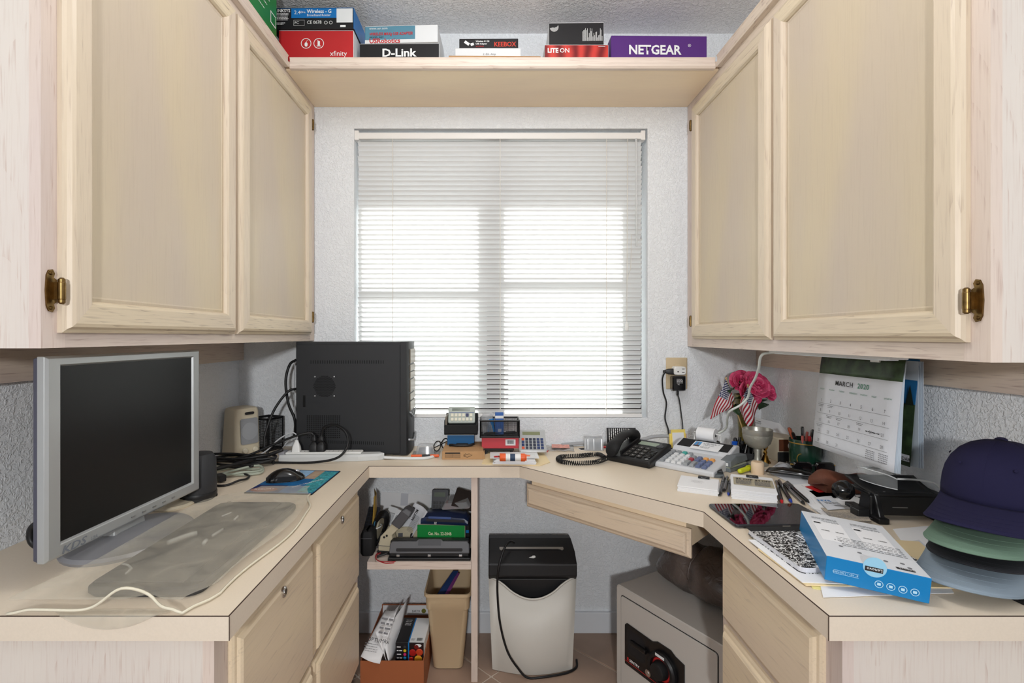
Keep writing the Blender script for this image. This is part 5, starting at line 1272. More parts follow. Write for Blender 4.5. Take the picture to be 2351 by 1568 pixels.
printlines('small_print', frame_M(q[0].lerp(q[3], .15).lerp(q[1], .06)-q[3]-V((.0004, .0008, 0)), q[1]-q[0], q[0]-q[3]), [(0, .032, -.004, .003), (0, .028, -.010, .0018), (0, .025, -.014, .0018)], INKG, e0)
pc0_ = C(1848, 1068)
GRN = mat('dark_green_enamel', (18, 52, 38), 0.25, coat=0.4); GOLD = mat('gold_paint', (190, 150, 70), 0.35, metal=0.8)
gc = thing('green_pencil_cup', 'dark green enamel pencil cup with gold rim line', 'pencil cup', (1.050, 1.665, CT), 0)
MB().lathe([(.0460, 0), (.047, .002), (.047, .104), (.046, .106), (.0445, .104), (.0445, .004), (0, .004)], 36).build('cup_wall', GRN, gc, smooth=40)
MB().lathe([(.0471, .092), (.0475, .0925), (.0475, .095), (.0471, .0955)], 36, cap=False).build('gold_line', GOLD, gc, smooth=True)
MB().tube([(-.0340+.009*math.cos(a), -.0352-.009*math.cos(a)*1.0, .045+.018*math.sin(a)) for a in [PI*.5+PI*1.3*k/12 for k in range(13)]], .0014, 5).build('gold_crest', GOLD, gc)
cu = V(gc.location)
PENS = [('yellow pencil with a pink eraser, first in the green cup', (-.02, -.028, .006), (-.030, -.034, .122), 'pencil'), ('black and orange pen tilted at left in the green cup', (.0, .0, .006), (-.052, .004, .142), 'pen'), ('red capped marker leaning right in the green cup', (-.01, -.01, .006), (.030, -.030, .128), 'red'), ('bright red pen at the right rim of the green cup', (.01, -.02, .006), (.046, -.020, .118), 'red'),
        ('black red-banded marker upright in the green cup', (0, -.03, .006), (-.004, -.030, .120), 'black'), ('black pen at the back of the green cup', (.01, .02, .006), (.012, .034, .140), 'black'), ('short yellow pencil at the front of the green cup', (.004, -.03, .006), (.012, -.038, .108), 'pencil'), ('slim black pen right of center in the green cup', (.01, .01, .006), (.034, .010, .135), 'black'),
        ('black pen crossing at the left rim of the green cup', (.01, .02, .006), (-.048, -.012, .128), 'black'), ('silver capped pencil in the middle of the green cup', (.0, .01, .006), (.004, -.006, .130), 'pencil')]
PYEL = mat('pencil_yellow', (226, 160, 44), 0.4); PNK = mat('eraser_pink', (206, 112, 104), 0.7); REDP = mat('pen_red', (200, 28, 36), 0.35)
for lb, a_, b2, kd in PENS:
    if kd == 'pencil': pen(lb, cu+V(a_), cu+V(b2), .0038, PYEL, PYEL, PNK, 'pencil', 'pencil', 'writing tools in the green cup', STEEL)
    elif kd == 'red': pen(lb, cu+V(a_), cu+V(b2), .0055, REDP, REDP, REDP, 'marker', 'marker', 'writing tools in the green cup', REDP)
    elif kd == 'black': pen(lb, cu+V(a_), cu+V(b2), .0048, BLK, BLK, BLKG if 'red' not in lb else REDP, 'pen', 'pen', 'writing tools in the green cup')
    else: pen(lb, cu+V(a_), cu+V(b2), .0050, mat('pen_brown', (110, 52, 36), 0.4), BLK, mat('pen_rust', (150, 70, 40), 0.4), 'pen', 'pen', 'writing tools in the green cup')
# ================================================================ calendars under the right cabinet
GREENP = mat('forest_print', (44, 62, 36), 0.5, var=0.75, vscale=38)
SKYP = mat('blue_sky_print', (34, 110, 168), 0.5, var=0.3, vscale=9)
def wallframe(x, y, z): return frame_M((x, y, z), (0, -1, 0), (0, 0, 1))   # reads from the left side of the room: right = -y
cal = thing('wall_calendar', 'open March 2020 wall calendar hanging from the wall cabinet', 'calendar', (.975, 1.318, 1.150))
cy0, cy1 = .148, -.148
zt_, zm, zbm = 0.0, -.052, -.266
def page(u, v, off=0.0, zlo=zbm, zhi=zt_):
    z = zhi+(zlo-zhi)*v; return (-.028*v**.8 + off*v + .004*math.sin(PI*u)*v, cy0+(cy1-cy0)*u, z)
MB().grid(lambda u, v: page(u, v, 0, zm, zt_) if False else (-.028*((zt_-(zt_+(zm-zt_)*v))/.266)**.8, cy0+(cy1-cy0)*u, zt_+(zm-zt_)*v), 8, 6).build('picture_page', GREENP, cal, smooth=True, solid=.0008)
MB().grid(lambda u, v: (-.028*(((-zm)+(zm-zbm)*v)/.266)**.8, cy0+(cy1-cy0)*u, zm+(zbm-zm)*v), 8, 10).build('month_page', PAPER2, cal, smooth=True, solid=.0008)
for k in range(4): MB().grid(lambda u, v, k=k: (-.026*v**.8+.002+.0022*k*v, cy0+(cy1-cy0)*u-.002*k*v, -.004+(zbm+.003)*v), 3, 8).build('under_page', mat('blue_edged_paper', (200, 212, 224), 0.7), cal, smooth=True, solid=.0006)
# page surface frame: plane through the lower page
tp_ = V((-.028*(.052/.266)**.8, cy0, zm)); bt_ = V((-.028, cy0, zbm)); up_ = (tp_-bt_).normalized()
def CM(y_frac, z_frac): 
    p_ = tp_.lerp(bt_, z_frac); p_ = V((p_.x-.0022-.0016*math.sin(PI*z_frac), cy0+(cy1-cy0)*y_frac, p_.z)); return frame_M(p_, (0, -1, 0), up_)
GRI = mat('green_ink', (60, 130, 100), 0.6)
text('MARCH', .0185, CM(.25, .135), INK, cal, bold=.0002, sp=1.12); text('2020', .0185, CM(.535, .135), GRI, cal, bold=.0002, sp=1.12)
for k, d in enumerate(('SUNDAY', 'MONDAY', 'TUESDAY', 'WEDNESDAY', 'THURSDAY', 'FRIDAY', 'SATURDAY')): text(d, .0058, CM(.045+.133*k, .215), GRI, cal, sx=.85)
dd = 1
for r in range(5):
    for k in range(7):
        if dd > 31: break
        text(str(dd), .0115, CM(.085+.130*k, .37+.135*r), INKG if r else INK, cal, align='CENTER', sx=.8); dd += 1
    b = MB(); b.quad((0, 0, 0), (.262, 0, 0), (.262, .0006, 0), (0, .0006, 0), 0, CM(.04, .395+.135*r)); b.build('week_rule', INKG, cal)
for r, k in ((0, 0), (0, 1), (1, 1), (1, 2), (1, 4), (2, 0)): printlines('small_print', CM(.045+.130*k, .42+.135*r), [(0, .024, 0, .0014), (.002, .020, -.004, .0014)], INKG, cal, r*7+k)
printlines('handwriting', CM(.68, .625), [(0, .045, 0, .0022)], INK, cal, 9)
for x in (.70, .84): 
    b = MB(); M = CM(x, .93)
    for i in range(6):
        for j in range(5): b.quad((i*.005, j*.0048, 0), (i*.005+.003, j*.0048, 0), (i*.005+.003, j*.0048+.0018, 0), (i*.005, j*.0048+.0018, 0), 0, M)
    b.build('mini_month', INKG, cal)
box('hanging_clip', WHT, (-.006, .004, -.075, -.045, -.010, .012), cal, bevel=.001)
c2 = thing('spare_calendar', 'second picture calendar with forest and blue sky behind the open one', 'calendar', (1.035, 1.316, 1.150))
MB().grid(lambda u, v: (-.012*v, .12-.235*u, -.11*v), 4, 6).build('sky_picture', SKYP, c2, solid=.0008)
MB().grid(lambda u, v: (-.012-.012*v, .12-.235*u, -.11-.15*v), 4, 6).build('forest_picture', GREENP, c2, solid=.0008)
b = MB(); rd = random.Random(4)
for k in range(9):
    y = .12-.235*(k+.5)/9; h_ = rd.uniform(.02, .06); b.add([(-.0145, y-.012, -.112), (-.0145, y+.012, -.112), (-.0130, y, -.112+h_)], [(0, 1, 2)])
b.build('tree_picture', mat('tree_silhouette', (22, 36, 24), 0.6), c2)
MB().box(-.0275, -.0255, -.115, .12, -.248, -.232).build('title_band', PAPER2, c2); text('CALENDAR', .012, wallframe(-.0282, -.058, -.246), INK, c2)
for k in range(3): MB().box(-.006+.004*k, -.0052+.004*k, -.118-.002*k, .118, -.262, -.005).build('under_page', MATS['blue_edged_paper'], c2)

# ================================================================ stapler, cards, pens
st0 = C(1665, 1083)
STG = mat('stapler_grey', (112, 118, 122), 0.45)
st = thing('grey_stapler', 'grey desk stapler with two white marks behind the paper stacks', 'stapler', tuple(st0), math.radians(38))
MB().loft([[(x, y, z) for y, z in ((-.018, 0), (.018, 0), (.018, .012), (-.018, .012))] for x in (0, .13)]).build('base', STG, st, bevel=.003)
MB().loft([[(0, -.020, .016), (0, .020, .016), (0, .018, .036), (0, -.018, .036)], [(.045, -.019, .022), (.045, .019, .022), (.045, .016, .050), (.045, -.016, .050)], [(.125, -.016, .022), (.125, .016, .022), (.125, .012, .042), (.125, -.012, .042)]]).build('arm', STG, st, bevel=.003)
for y in (-.010, .003): box('white_mark', WHT, (-.0012, .0, y, y+.007, .020, .030), st)
box('magazine', mat('pale_olive_metal', (176, 180, 160), 0.4), (.004, .12, -.013, .013, .012, .018), st)
s2_ = thing('second_stapler', 'dark grey stapler lying flat under the first stapler', 'stapler', tuple(C(1652, 1098)), math.radians(70))
MB().loft([[(x, y, z) for y, z in ((-.016, 0), (.016, 0), (.014, .010), (-.014, .010))] for x in (0, .10)]).build('base', mat('slate_plastic', (90, 96, 100), 0.5), s2_, bevel=.002)
MB().loft([[(x, y, z) for y, z in ((-.013, .010), (.013, .010), (.011, .018), (-.011, .018))] for x in (.02, .10)]).build('arm', BLK, s2_, bevel=.002)
text('SWINGLINE', .010, frame_M((.006, .0, .0185), (0, -1, 0), (1, 0, 0)), INKG, s2_, sx=.3)
HLY = mat('highlighter_yellow', (206, 214, 40), 0.4)
pen('yellow highlighter lying beside the stapler', C(1695, 1083, CT+.0085), C(1722, 1074, CT+.0115), .008, HLY, HLY, HLY, 'highlighter', 'marker', None, HLY)
def stack(lab, p00, p10, depth, h_, n, name='paper_stack', cat='paper'):
    a_, b2 = C(*p00), C(*p10); d_ = b2-a_; o = thing(name, lab, cat, tuple(a_), math.atan2(d_.y, d_.x)); w_ = d_.length; rd = random.Random(n)
    for k in range(n):
        z = h_*k/n; dx, dy = rd.uniform(-.0015, .0015), rd.uniform(-.0015, .0015)
        MB().box(dx, w_+dx, dy, depth+dy, z, z+h_/n*.86).build('sheet', PAPER, o)
    return o, w_
def binder_clip(o, x, y, z, th_):
    c = thing('x', '', ''); c.name = 'binder_clip'; del c['label']; del c['category']; c.parent = o; c.location = (x, y, z)
    MB().box(-.016, .016, -.012, .005, .0005, .0045).build('clip_body', BLK, c, bevel=.001)
    for s in (-1, 1): MB().tube([(s*.008, -.008, .004), (s*.004, -.020, .005), (0, -.022, .005)], .0007, 5).build('clip_wire', STEEL, c)
o, w_ = stack('stack of white index cards with binder clip beside the adding machine', (1556, 1128), (1649, 1140), .115, .018, 8)
binder_clip(o, w_*.60, .112, .018, .018); printlines('handwriting', frame_M((w_*.30, .055, .0186), (1, 0, 0), (0, 1, 0)), [(0, .03, .014, .001), (.004, .035, .007, .001), (0, .026, 0, .001), (.008, .03, -.007, .001)], INKG, o)
o, w_ = stack('tall stack of white envelopes under a newsprint coupon', (1680, 1145), (1785, 1158), .165, .028, 12)
NEWS = mat('newsprint', (176, 166, 142), 0.8, var=0.05, vscale=60)
cpn = thing('newsprint_coupon', 'newsprint coupon with dollar-off print on the envelope stack', 'coupon', tuple(V(o.location)+V((0, 0, .0285))), o.rotation_euler.z)
MB().box(.006, w_-.002, .048, .128, 0, .0006).build('coupon_sheet', NEWS, cpn)
text('$5 OFF', .020, frame_M((.012, .103, .001), (1, 0, 0), (0, 1, 0)), INK, cpn, bold=.0006, sx=.72); text('$4 OFF', .020, frame_M((.062, .103, .001), (1, 0, 0), (0, 1, 0)), INK, cpn, bold=.0006, sx=.66)
for x in (.012, .060): printlines('small_print', frame_M((x, .056, .001), (1, 0, 0), (0, 1, 0)), [(0, .040, .0048*k, .0024) for k in range(9)], INKG, cpn, int(x*1000))
binder_clip(o, w_*.52, .150, .0285, .02)
SMK = mat('smoky_plastic', (70, 72, 76), 0.25)
pen('smoky grey pen lying left between the two paper stacks', C(1652, 1137, CT+.005), C(1662, 1098, CT+.006), .0052, SMK, BLK, BLK, clipm=STEEL)
pen('silver grey pen lying between the two paper stacks', C(1662, 1128, CT+.005), C(1670, 1096, CT+.006), .0048, STEEL, BLK, SMK)
pen('blue tipped pen lying against the envelope stack', C(1672, 1137, CT+.0045), C(1676, 1104, CT+.005), .0042, SMK, mat('pen_blue', (30, 60, 160), 0.35), SMK)
pen('black pen with red tip beside the envelope stack', C(1796, 1156, CT+.005), C(1782, 1106, CT+.010), .0052, BLKG, REDP, BLKG)
pen('black pen with blue tip right of the envelopes', C(1818, 1154, CT+.005), C(1788, 1104, CT+.012), .0052, BLKG, MATS['pen_blue'], BLKG)
pen('black and steel pen reaching toward the tablet', C(1848, 1158, CT+.005), C(1800, 1112, CT+.008), .0052, STEEL, BLK, BLKG)
pen('black pen lying outermost in the fan of pens', C(1858, 1154, CT+.005), C(1806, 1108, CT+.014), .0052, BLKG, BLK, BLKG)
# papers and odd things across the right counter
Z0 = CT+.0004
def pap(lab, pts, k, m=None, lines=0, nm='loose_paper', **kw):
    o = sheet(nm, lab, pts, Z0+.0012*k, m or PAPER, 'paper', .0008)
    if lines: printlines('small_print', frame_M((-.03, -.03, .0011), (1, -.2, 0), (.2, 1, 0)), [(0, .06, .007*i, .0022) for i in range(lines)], INKG, o, k)
    return o
pap('white page under the brown leather case', [(1795, 1092), (1960, 1085), (2010, 1150), (1900, 1170), (1840, 1130)], 0, lines=4)
pap('crumpled white paper below the green pencil cup', [(1755, 1080), (1800, 1066), (1870, 1080), (1885, 1110), (1820, 1112)], 1, PAPER2)
pap('white envelope with red border under the leather case', [(1838, 1112), (1965, 1098), (1985, 1140), (1880, 1146)], 2)
o = sheet('red_border_card', 'white card with a red printed border beside leather case', [(1848, 1117), (1960, 1104), (1972, 1126), (1880, 1131)], Z0+.0050, RED, 'card'); MB().prism([(-.055, -.018), (.062, -.018), (.062, .022), (-.055, .022)], .0006, .0010).build('card_face', PAPER2, o)
pap('white letter sheets fanned near the tablet', [(1858, 1160), (1960, 1138), (2010, 1180), (1905, 1196)], 3, lines=3)
pap('lined white sheet under the newspaper clipping', [(1850, 1128), (1935, 1120), (1998, 1160), (1880, 1166)], 2, lines=5)
o = sheet('newspaper_clipping', 'grey newspaper clipping under the hole punch', [(1884, 1166), (1985, 1172), (2000, 1196), (1918, 1196)], Z0+.0075, mat('newspaper', (178, 166, 150), 0.8, var=0.2, vscale=160), 'paper')
printlines('small_print', frame_M((-.05, -.02, .0009), (1, -.1, 0), (.1, 1, 0)), [(0, .09, .006*i, .002) for i in range(7)], INKG, o)
o = sheet('barcode_ticket', 'grey ticket stub with blue print and barcode', [(1873, 1142), (1908, 1139), (1940, 1168), (1900, 1171)], Z0+.010, PAPER2, 'ticket', .0008)
text('NYS', .018, frame_M((-.022, .012, .0011), (1, -.15, 0), (.15, 1, 0)), BLUE, o, bold=.0005); printlines('small_print', frame_M((-.015, -.010, .0011), (1, -.15, 0), (.15, 1, 0)), [(0, .035, .0045*i, .002) for i in range(4)], INKG, o); barcode(frame_M((-.005, -.028, .0011), (1, -.15, 0), (.15, 1, 0)), .035, .008, o)
pap('white folded sheet right of the leather case', [(1905, 1110), (2040, 1090), (2060, 1128), (1950, 1150)], 1, lines=3)
pap('wide white sheet beneath the barcode ticket', [(1822, 1116), (1985, 1130), (2005, 1178), (1900, 1192), (1862, 1166)], 1, lines=4)
pap('white sheet at the wall behind the leather case', [(1930, 1062), (2020, 1075), (2020, 1095), (1935, 1088)], 1)
q_ = [P(1826, 1050, 1.62), P(1930, 1050, 1.52), P(1935, 1100, 1.44), P(1830, 1085, 1.55)]
o = sheet('magazine_pages', 'folded colour leaflet with yellow print near the cup', [(1770, 1075), (1790, 1060), (1822, 1068), (1800, 1084)], Z0+.006, PAPER, 'leaflet', .001)
MB().prism([(-.02, -.012), (.0, .02), (.012, .016), (-.006, -.016)], .001, .0014).build('yellow_print', YEL, o)
cs_ = C(1815, 1094, CT+.004)
o = thing('glossy_black_case', 'glossy black spectacle case lying among the papers', 'case', tuple(cs_), -.55)
MB().loft([[(x, r*math.cos(a), .004+r*.55*(1+math.sin(a))) for a in [2*PI*j/14 for j in range(14)]] for x, r in ((-.068, .006), (-.060, .015), (-.02, .021), (.03, .021), (.058, .015), (.066, .006))]).build('case_shell', BLKG, o, smooth=50)
MB().box(-.06, .06, -.0215, -.020, .014, .0155).build('case_seam', STEEL, o)
o = thing('ring_of_keys_case', 'crumpled grey plastic wrapper beside the green cup', 'wrapper', tuple(C(1818, 1076, CT+.004)), .3)
MB().grid(lambda u, v: ((u-.5)*.09, (v-.5)*.055, .006+.008*math.sin(7*u+3*v)*math.sin(5*v+1)+.006*u), 12, 10).build('wrapper_film', mat('grey_film', (176, 178, 184), 0.3), o, smooth=True, solid=.0008)
o.name = 'plastic_wrapper'
o = thing('black_gold_sunglasses', 'black sunglasses with gold hinges beyond the leather case', 'glasses', (1.030, 1.590, CT+.002), -.12)
for s in (-1, 1):
    MB().loft([[(s*.034+q[0], -d, q[1]+.024) for q in rrect(-.030+i, .030-i, -.021+i, .021-i, .014)] for d, i in ((0, .0), (.005, .003))]).build('lens', BLKG, o, smooth=35)
    MB().tube(spline([(s*.062, 0, .034), (s*.058, .05, .030), (s*.02, .07, .012), (-s*.03, .075, .006)], 6), .003, 6).build('temple', BLKG, o, smooth=True); MB().tube([(s*.062, -.003, .036), (s*.066, .006, .035), (s*.062, .012, .030)], .0016, 6).build('gold_hinge', GOLD, o)
MB().tube(spline([(-.008, -.002, .032), (0, -.004, .036), (.008, -.002, .032)], 4), .0025, 6).build('bridge', BLKG, o)
# brown leather case
lc = C(1930, 1122)
BRL = mat('brown_leather', (104, 58, 40), 0.65, bump=0.25, bscale=400, var=0.1, vscale=20)
o = thing('leather_case', 'brown leather pouch lying on papers before the sunglasses', 'case', (1.018, 1.452, CT+.008), -.06)
rings = []
for k in range(13):
    t = k/12; x = -.072+.150*t; hh = (.046+.008*math.sin(t*2*PI+.6))*(.75 if k in (0, 12) else (.93 if k in (1, 11) else 1)); yy = .030
    rings.append([(x, -.012+yy*(1.5*q[0]), hh*q[1]) for q in ((-1, 0), (-1.02, .25), (-.9, .6), (-.5, .92), (0, 1), (.5, .94), (.9, .6), (1, .25), (1, 0))])
MB().loft(rings).build('pouch', BRL, o, smooth=50)
MB().grid(lambda u, v: (-.082+.05*u, -.055+.06*v, .004+.020*(1-u)*(1-v)+.002), 6, 6).build('flap', mat('brown_leather_dark', (82, 46, 32), 0.65), o, smooth=True, solid=.002)
# hole punch / desk tray
hp0 = C(2030, 1205)
BLH = mat('punch_black', (22, 22, 24), 0.38)
hp = thing('heavy_hole_punch', 'black heavy-duty hole punch with a curved lever plate', 'hole punch', (hp0.x-.012, hp0.y, CT), math.radians(-4))
box('front_plate', BLH, (0, .175, .030, .036, .012, .060), hp, bevel=.003)
for x in (.0, .150): MB().prism([(x, 0), (x+.025, 0), (x+.025, .13), (x, .13)], 0, .014).build('foot', BLH, hp, bevel=.003); 
for x in (.008, .150): MB().loft([[(x, y, z) for y, z in ((.01, .010), (.09, .010), (.075, .072), (.03, .066))], [(x+.014, y, z) for y, z in ((.01, .010), (.09, .010), (.075, .072), (.03, .066))]]).build('side_arm', BLH, hp, bevel=.003)
MB().cyl((.02, .05, .030), (.155, .05, .030), .012, 16).build('punch_bar', BLH, hp, smooth=40); box('deck', BLH, (.0, .175, .036, .11, .058, .066), hp, bevel=.002)
MB().grid(lambda u, v: (.010+.150*u-.020*v*(1-u), .028+.085*v, .062+.026*v-.010*math.sin(PI*v)*(.4+.6*math.sin(PI*u))), 14, 10).build('lever_plate', BLH, hp, smooth=True, solid=.004)
MB().lathe([(.0, -.020), (.016, -.018), (.023, -.006), (.023, .008), (.016, .018), (0, .020)], 20, (0, 0, 0), 0, Matrix.Translation((-.030, .085, .056)) @ Matrix.Rotation(PI/2, 4, 'Y') @ Matrix.Scale(1.05, 4)).build('round_knob', BLKG, hp, smooth=40)
box('stop_block', BLH, (-.030, .0, .03, .06, .0, .026), hp, bevel=.003); MB().box(.05, .085, .028, .030, .032, .0335).build('highlight_slot', STEEL, hp)
for x in (.018, .042): MB().lathe([(.0025, 0), (.0025, .0008), (0, .0008)], 10, (x, .045, .066)).build('rivet', STEEL, hp)
# clear safety glasses
CLG = mat('clear_lens', (225, 230, 232), 0.05, alpha=0.10, coat=0.6, spec=0.8); CLF = mat('clear_frame', (232, 236, 238), 0.12, alpha=0.6, spec=0.7)
sg = thing('safety_glasses', 'clear plastic safety glasses resting on the black hole punch', 'glasses', tuple(V(hp.location)+V((.030, .112, .079))), math.radians(-80)); sg.scale = (.8, .8, .8)
MB().grid(lambda u, v: (.0+.135*u, -.016*math.sin(PI*u)**.7+.0, .004+.040*v*(1-.25*(2*u-1)**4)), 16, 6).build('lens_shield', CLG, sg, smooth=True, solid=.0015)
MB().tube([(.0+.135*k/16, -.016*math.sin(PI*k/16)**.7, .044-.01*(2*k/16-1)**4) for k in range(17)], .002, 6).build('brow_bar', CLF, sg, smooth=True)
MB().tube([(.0+.135*k/16, -.016*math.sin(PI*k/16)**.7, .004) for k in range(17)], .0014, 6).build('lower_rim', CLF, sg, smooth=True)
for x in (0, .135): MB().tube(spline([(x, 0, .036), (x+.01, .05, .034), (x+.02, .10, .026), (x+.02, .125, .010)], 6), .0032, 6).build('temple', CLF, sg, smooth=True)
# tablet
tb = thing('tablet', 'black tablet lying face up near the worktop bend', 'tablet', (.570, 1.160, CT+.002), math.radians(0.5))
MB().loft([[(q[0], q[1], z) for q in rrect(i, .238-i, i, .146-i, .008)] for z, i in ((0, .003), (.002, 0), (.006, 0), (.0075, .001))]).build('tablet_body', mat('tablet_shell', (58, 60, 66), 0.35, metal=0.5), tb, smooth=30)
MB().prism(rrect(.002, .236, .002, .144, .007), .0072, .0078).build('glass', mat('tablet_glass', (10, 10, 12), 0.03, spec=0.9, coat=0.5), tb); box('logo_plate', STEEL, (.110, .128, -.0006, .0004, .003, .005), tb)
pap('white paper under the far edge of the tablet', [(1690, 1166), (1800, 1168), (1800, 1160), (1692, 1159)], 0)
# folders, notebook, box
def slab(lab, name, cat, pts, z, h_, m): 
    q = [C(p_[0], p_[1], z) for p_ in pts]; cen = sum(q, V((0, 0, 0)))/len(q); o = thing(name, lab, cat, (cen.x, cen.y, z)); return o, [(p_.x-cen.x, p_.y-cen.y) for p_ in q]
o = sheet('yellow_note_pad', 'pale yellow sheet poking out under the tablet box', [(1866, 1352), (1990, 1368), (2020, 1362), (2010, 1300), (1830, 1300)], CT+.0003, mat('pale_yellow_paper', (236, 226, 150), 0.7), 'paper', .0008)
o = sheet('white_page_fan', 'white page edge under the manila folder and box', [(1890, 1372), (2190, 1362), (2140, 1280), (1870, 1290)], CT+.0012, PAPER, 'paper', .0008)
o = sheet('manila_folder', 'manila folder under the composition notebook', [(1740, 1262), (1850, 1345), (2232, 1352), (2110, 1245), (1800, 1225)], CT+.0022, MANILA, 'folder', .002); box('folder_tab', mat('pink_tab', (226, 170, 160), 0.7), (.10, .14, -.098, -.09, .0021, .0025), o)
o = sheet('white_sheets', 'white sheets with yellow edge under the notebook', [(1718, 1240), (1842, 1338), (1960, 1342), (1960, 1240)], CT+.0044, PAPER, 'paper', .0012)
nb = thing('composition_notebook', 'black and white marbled composition notebook under the box', 'notebook', (.578, .928, CT+.0058), math.radians(1))
MARB = bpy.data.materials.new('marbled_cover'); MARB.use_nodes = True; nt = MARB.node_tree; b_ = nt.nodes['Principled BSDF']; b_.inputs['Roughness'].default_value = 0.5
tc_ = nt.nodes.new('ShaderNodeTexCoord'); n_ = nt.nodes.new('ShaderNodeTexNoise'); n_.inputs['Scale'].default_value = 150; n_.inputs['Detail'].default_value = 3; n_.inputs['Distortion'].default_value = 1.2
r_ = nt.nodes.new('ShaderNodeValToRGB'); r_.color_ramp.interpolation = 'CONSTANT'; r_.color_ramp.elements[0].color = srgb((18, 18, 20)); r_.color_ramp.elements[1].color = srgb((226, 226, 224)); r_.color_ramp.elements[1].position = .53
nt.links.new(tc_.outputs['Object'], n_.inputs['Vector']); nt.links.new(n_.outputs['Fac'], r_.inputs[0]); nt.links.new(r_.outputs[0], b_.inputs['Base Color'])
nw, nl = .245, .195
MB().prism(rrect(.002, nw-.002, .002, nl, .012), .0008, .0110).build('pages', mat('page_edges', (222, 222, 228), 0.8, var=0.06, vscale=300), nb)
MB().prism(rrect(0, nw, 0, nl+.001, .013), .0, .0008).build('back_cover', MARB, nb); MB().prism(rrect(0, nw, 0, nl-.018, .013), .0110, .0120).build('front_cover', MARB, nb)
box('spine_tape', BLKM, (0, nw, nl-.022, nl+.002, .0112, .0124), nb)
box('title_label', PAPER, (.085, .165, .10, .15, .0121, .0124), nb); MB().tube([(.09, .104, .0125), (.16, .104, .0125), (.16, .146, .0125), (.09, .146, .0125), (.09, .104, .0125)], .0008, 4).build('label_border', INK, nb)
LBL = mat('tablet_box_blue', (14, 122, 184), 0.35)
bz = CT+.0190
tbx = thing('tablet_box', 'white and blue tablet retail box resting on the notebook', 'box', (.592, .884, bz-.002), rot=(.0, .085, math.radians(-23)))
bw, bd, bh = .148, .248, .043
b = MB(); b.box(0, bw, 0, bd, 0, bh); b.m = [1, 0, 1, 1, 1, 1]; b.build('carton', [mat('glossy_white_card', (226, 228, 232), 0.35), LBL], tbx, bevel=.0008, seg=1)
MB().lathe([(.017, 0), (.017, .0003), (0, .0003)], 28, (0, 0, 0), 0, Matrix.Translation((.070, -.0004, bh-.002)) @ Matrix.Rotation(PI/2, 4, 'X')).build('seal_sticker', mat('pale_blue_print', (150, 200, 226), 0.4), tbx)
MB().quad((.056, -.001, bh-.010), (.082, -.001, bh-.010), (.082, -.001, bh-.002), (.056, -.001, bh-.002)).build('brand_plate', INK, tbx); text('Lenovo', .0075, frame_M((.081, -.0014, bh-.0035), (-1, 0, 0), (0, 0, -1)), WINK, tbx)
LBW = mat('light_line_blue', (180, 220, 240), 0.4)
for k in range(4):
    x = .078+.0165*k; M = Matrix.Translation((x, -.0006, .014)) @ Matrix.Rotation(PI/2, 4, 'X')
    MB().lathe([(.0062, 0), (.0062, .0003), (.0052, .0003)], 20, (0, 0, 0), 0, M, cap=False).build('round_icon', LBW, tbx); MB().box(-.0026, .0026, -.0022, .0022, 0, .0004, 0, M).build('icon_symbol', LBW, tbx)
MB().tube([(.012, -.0008, .016), (.049, -.0008, .016), (.049, -.0008, .022), (.012, -.0008, .022), (.012, -.0008, .016)], .0003, 4).build('spec_border', LBW, tbx); text('8" HD | 1280×800', .0050, frame_M((.048, -.001, .0208), (-1, 0, 0), (0, 0, -1)), LBW, tbx)
TM = lambda x, y: frame_M((x, y, bh+.0007), (-1, 0, 0), (0, -1, 0))
for x in (.062, .132):
    MB().box(x-.052, x, .085, .195, bh+.0003, bh+.0006).build('spec_label', PAPER, tbx)
    printlines('small_print', TM(x-.003, .19), [(0, .03, -.006*k, .0018) for k in range(1, 3)] + [(0, .046, -.022-.006*k, .002) for k in range(2)] + [(0, .046, -.062-.006*k, .0015) for k in range(5)], INKG, tbx, int(x*500))
    barcode(TM(x-.006, .143), .014, .006, tbx, 4); barcode(TM(x-.030, .143), .014, .006, tbx, 5); text('TAB4 8', .007, TM(x-.010, .098), INK, tbx); text('CE', .010, TM(x-.036, .186), INK, tbx); MB().quad((x-.050, .178, bh+.0009), (x-.039, .178, bh+.0009), (x-.039, .186, bh+.0009), (x-.050, .186, bh+.0009)).build('black_block', INK, tbx)
printlines('small_print', TM(.138, .075), [(0, .10, -.008*k, .0022) for k in range(6)], INKG, tbx, 8)
for x, y in ((.035, .065), (.060, .050), (.095, .035), (.120, .040), (.126, .025)): MB().lathe([(.0035, 0), (.0035, .0003), (0, .0003)], 14, (x, y, bh+.0004)).build('round_icon', INKG, tbx)
MB().quad((.104, .010, bh+.0009), (.130, .010, bh+.0009), (.130, .018, bh+.0009), (.104, .018, bh+.0009)).build('brand_plate', INK, tbx); text('Lenovo', .0072, frame_M((.129, .0165, bh+.0012), (-1, 0, 0), (0, -1, 0)), WINK, tbx)
# black folder at right edge
o = sheet('black_portfolio', 'black portfolio with white sheets at the right worktop edge', [(2225, 1330), (2351, 1390), (2520, 1390), (2500, 1290), (2250, 1270)], CT+.0003, BLKM, 'folder', .004); MB().prism([(-.06, -.05), (.10, -.06), (.10, .05), (-.05, .05)], .0041, .0052).build('inner_sheets', PAPER, o)
pap('white receipts lying under the grey cap brim', [(2050, 1215), (2130, 1208), (2215, 1300), (2190, 1320), (2100, 1285)], 0); pap('small white slip left of the grey cap brim', [(2060, 1248), (2110, 1240), (2150, 1275), (2090, 1280)], 2, PAPER2)

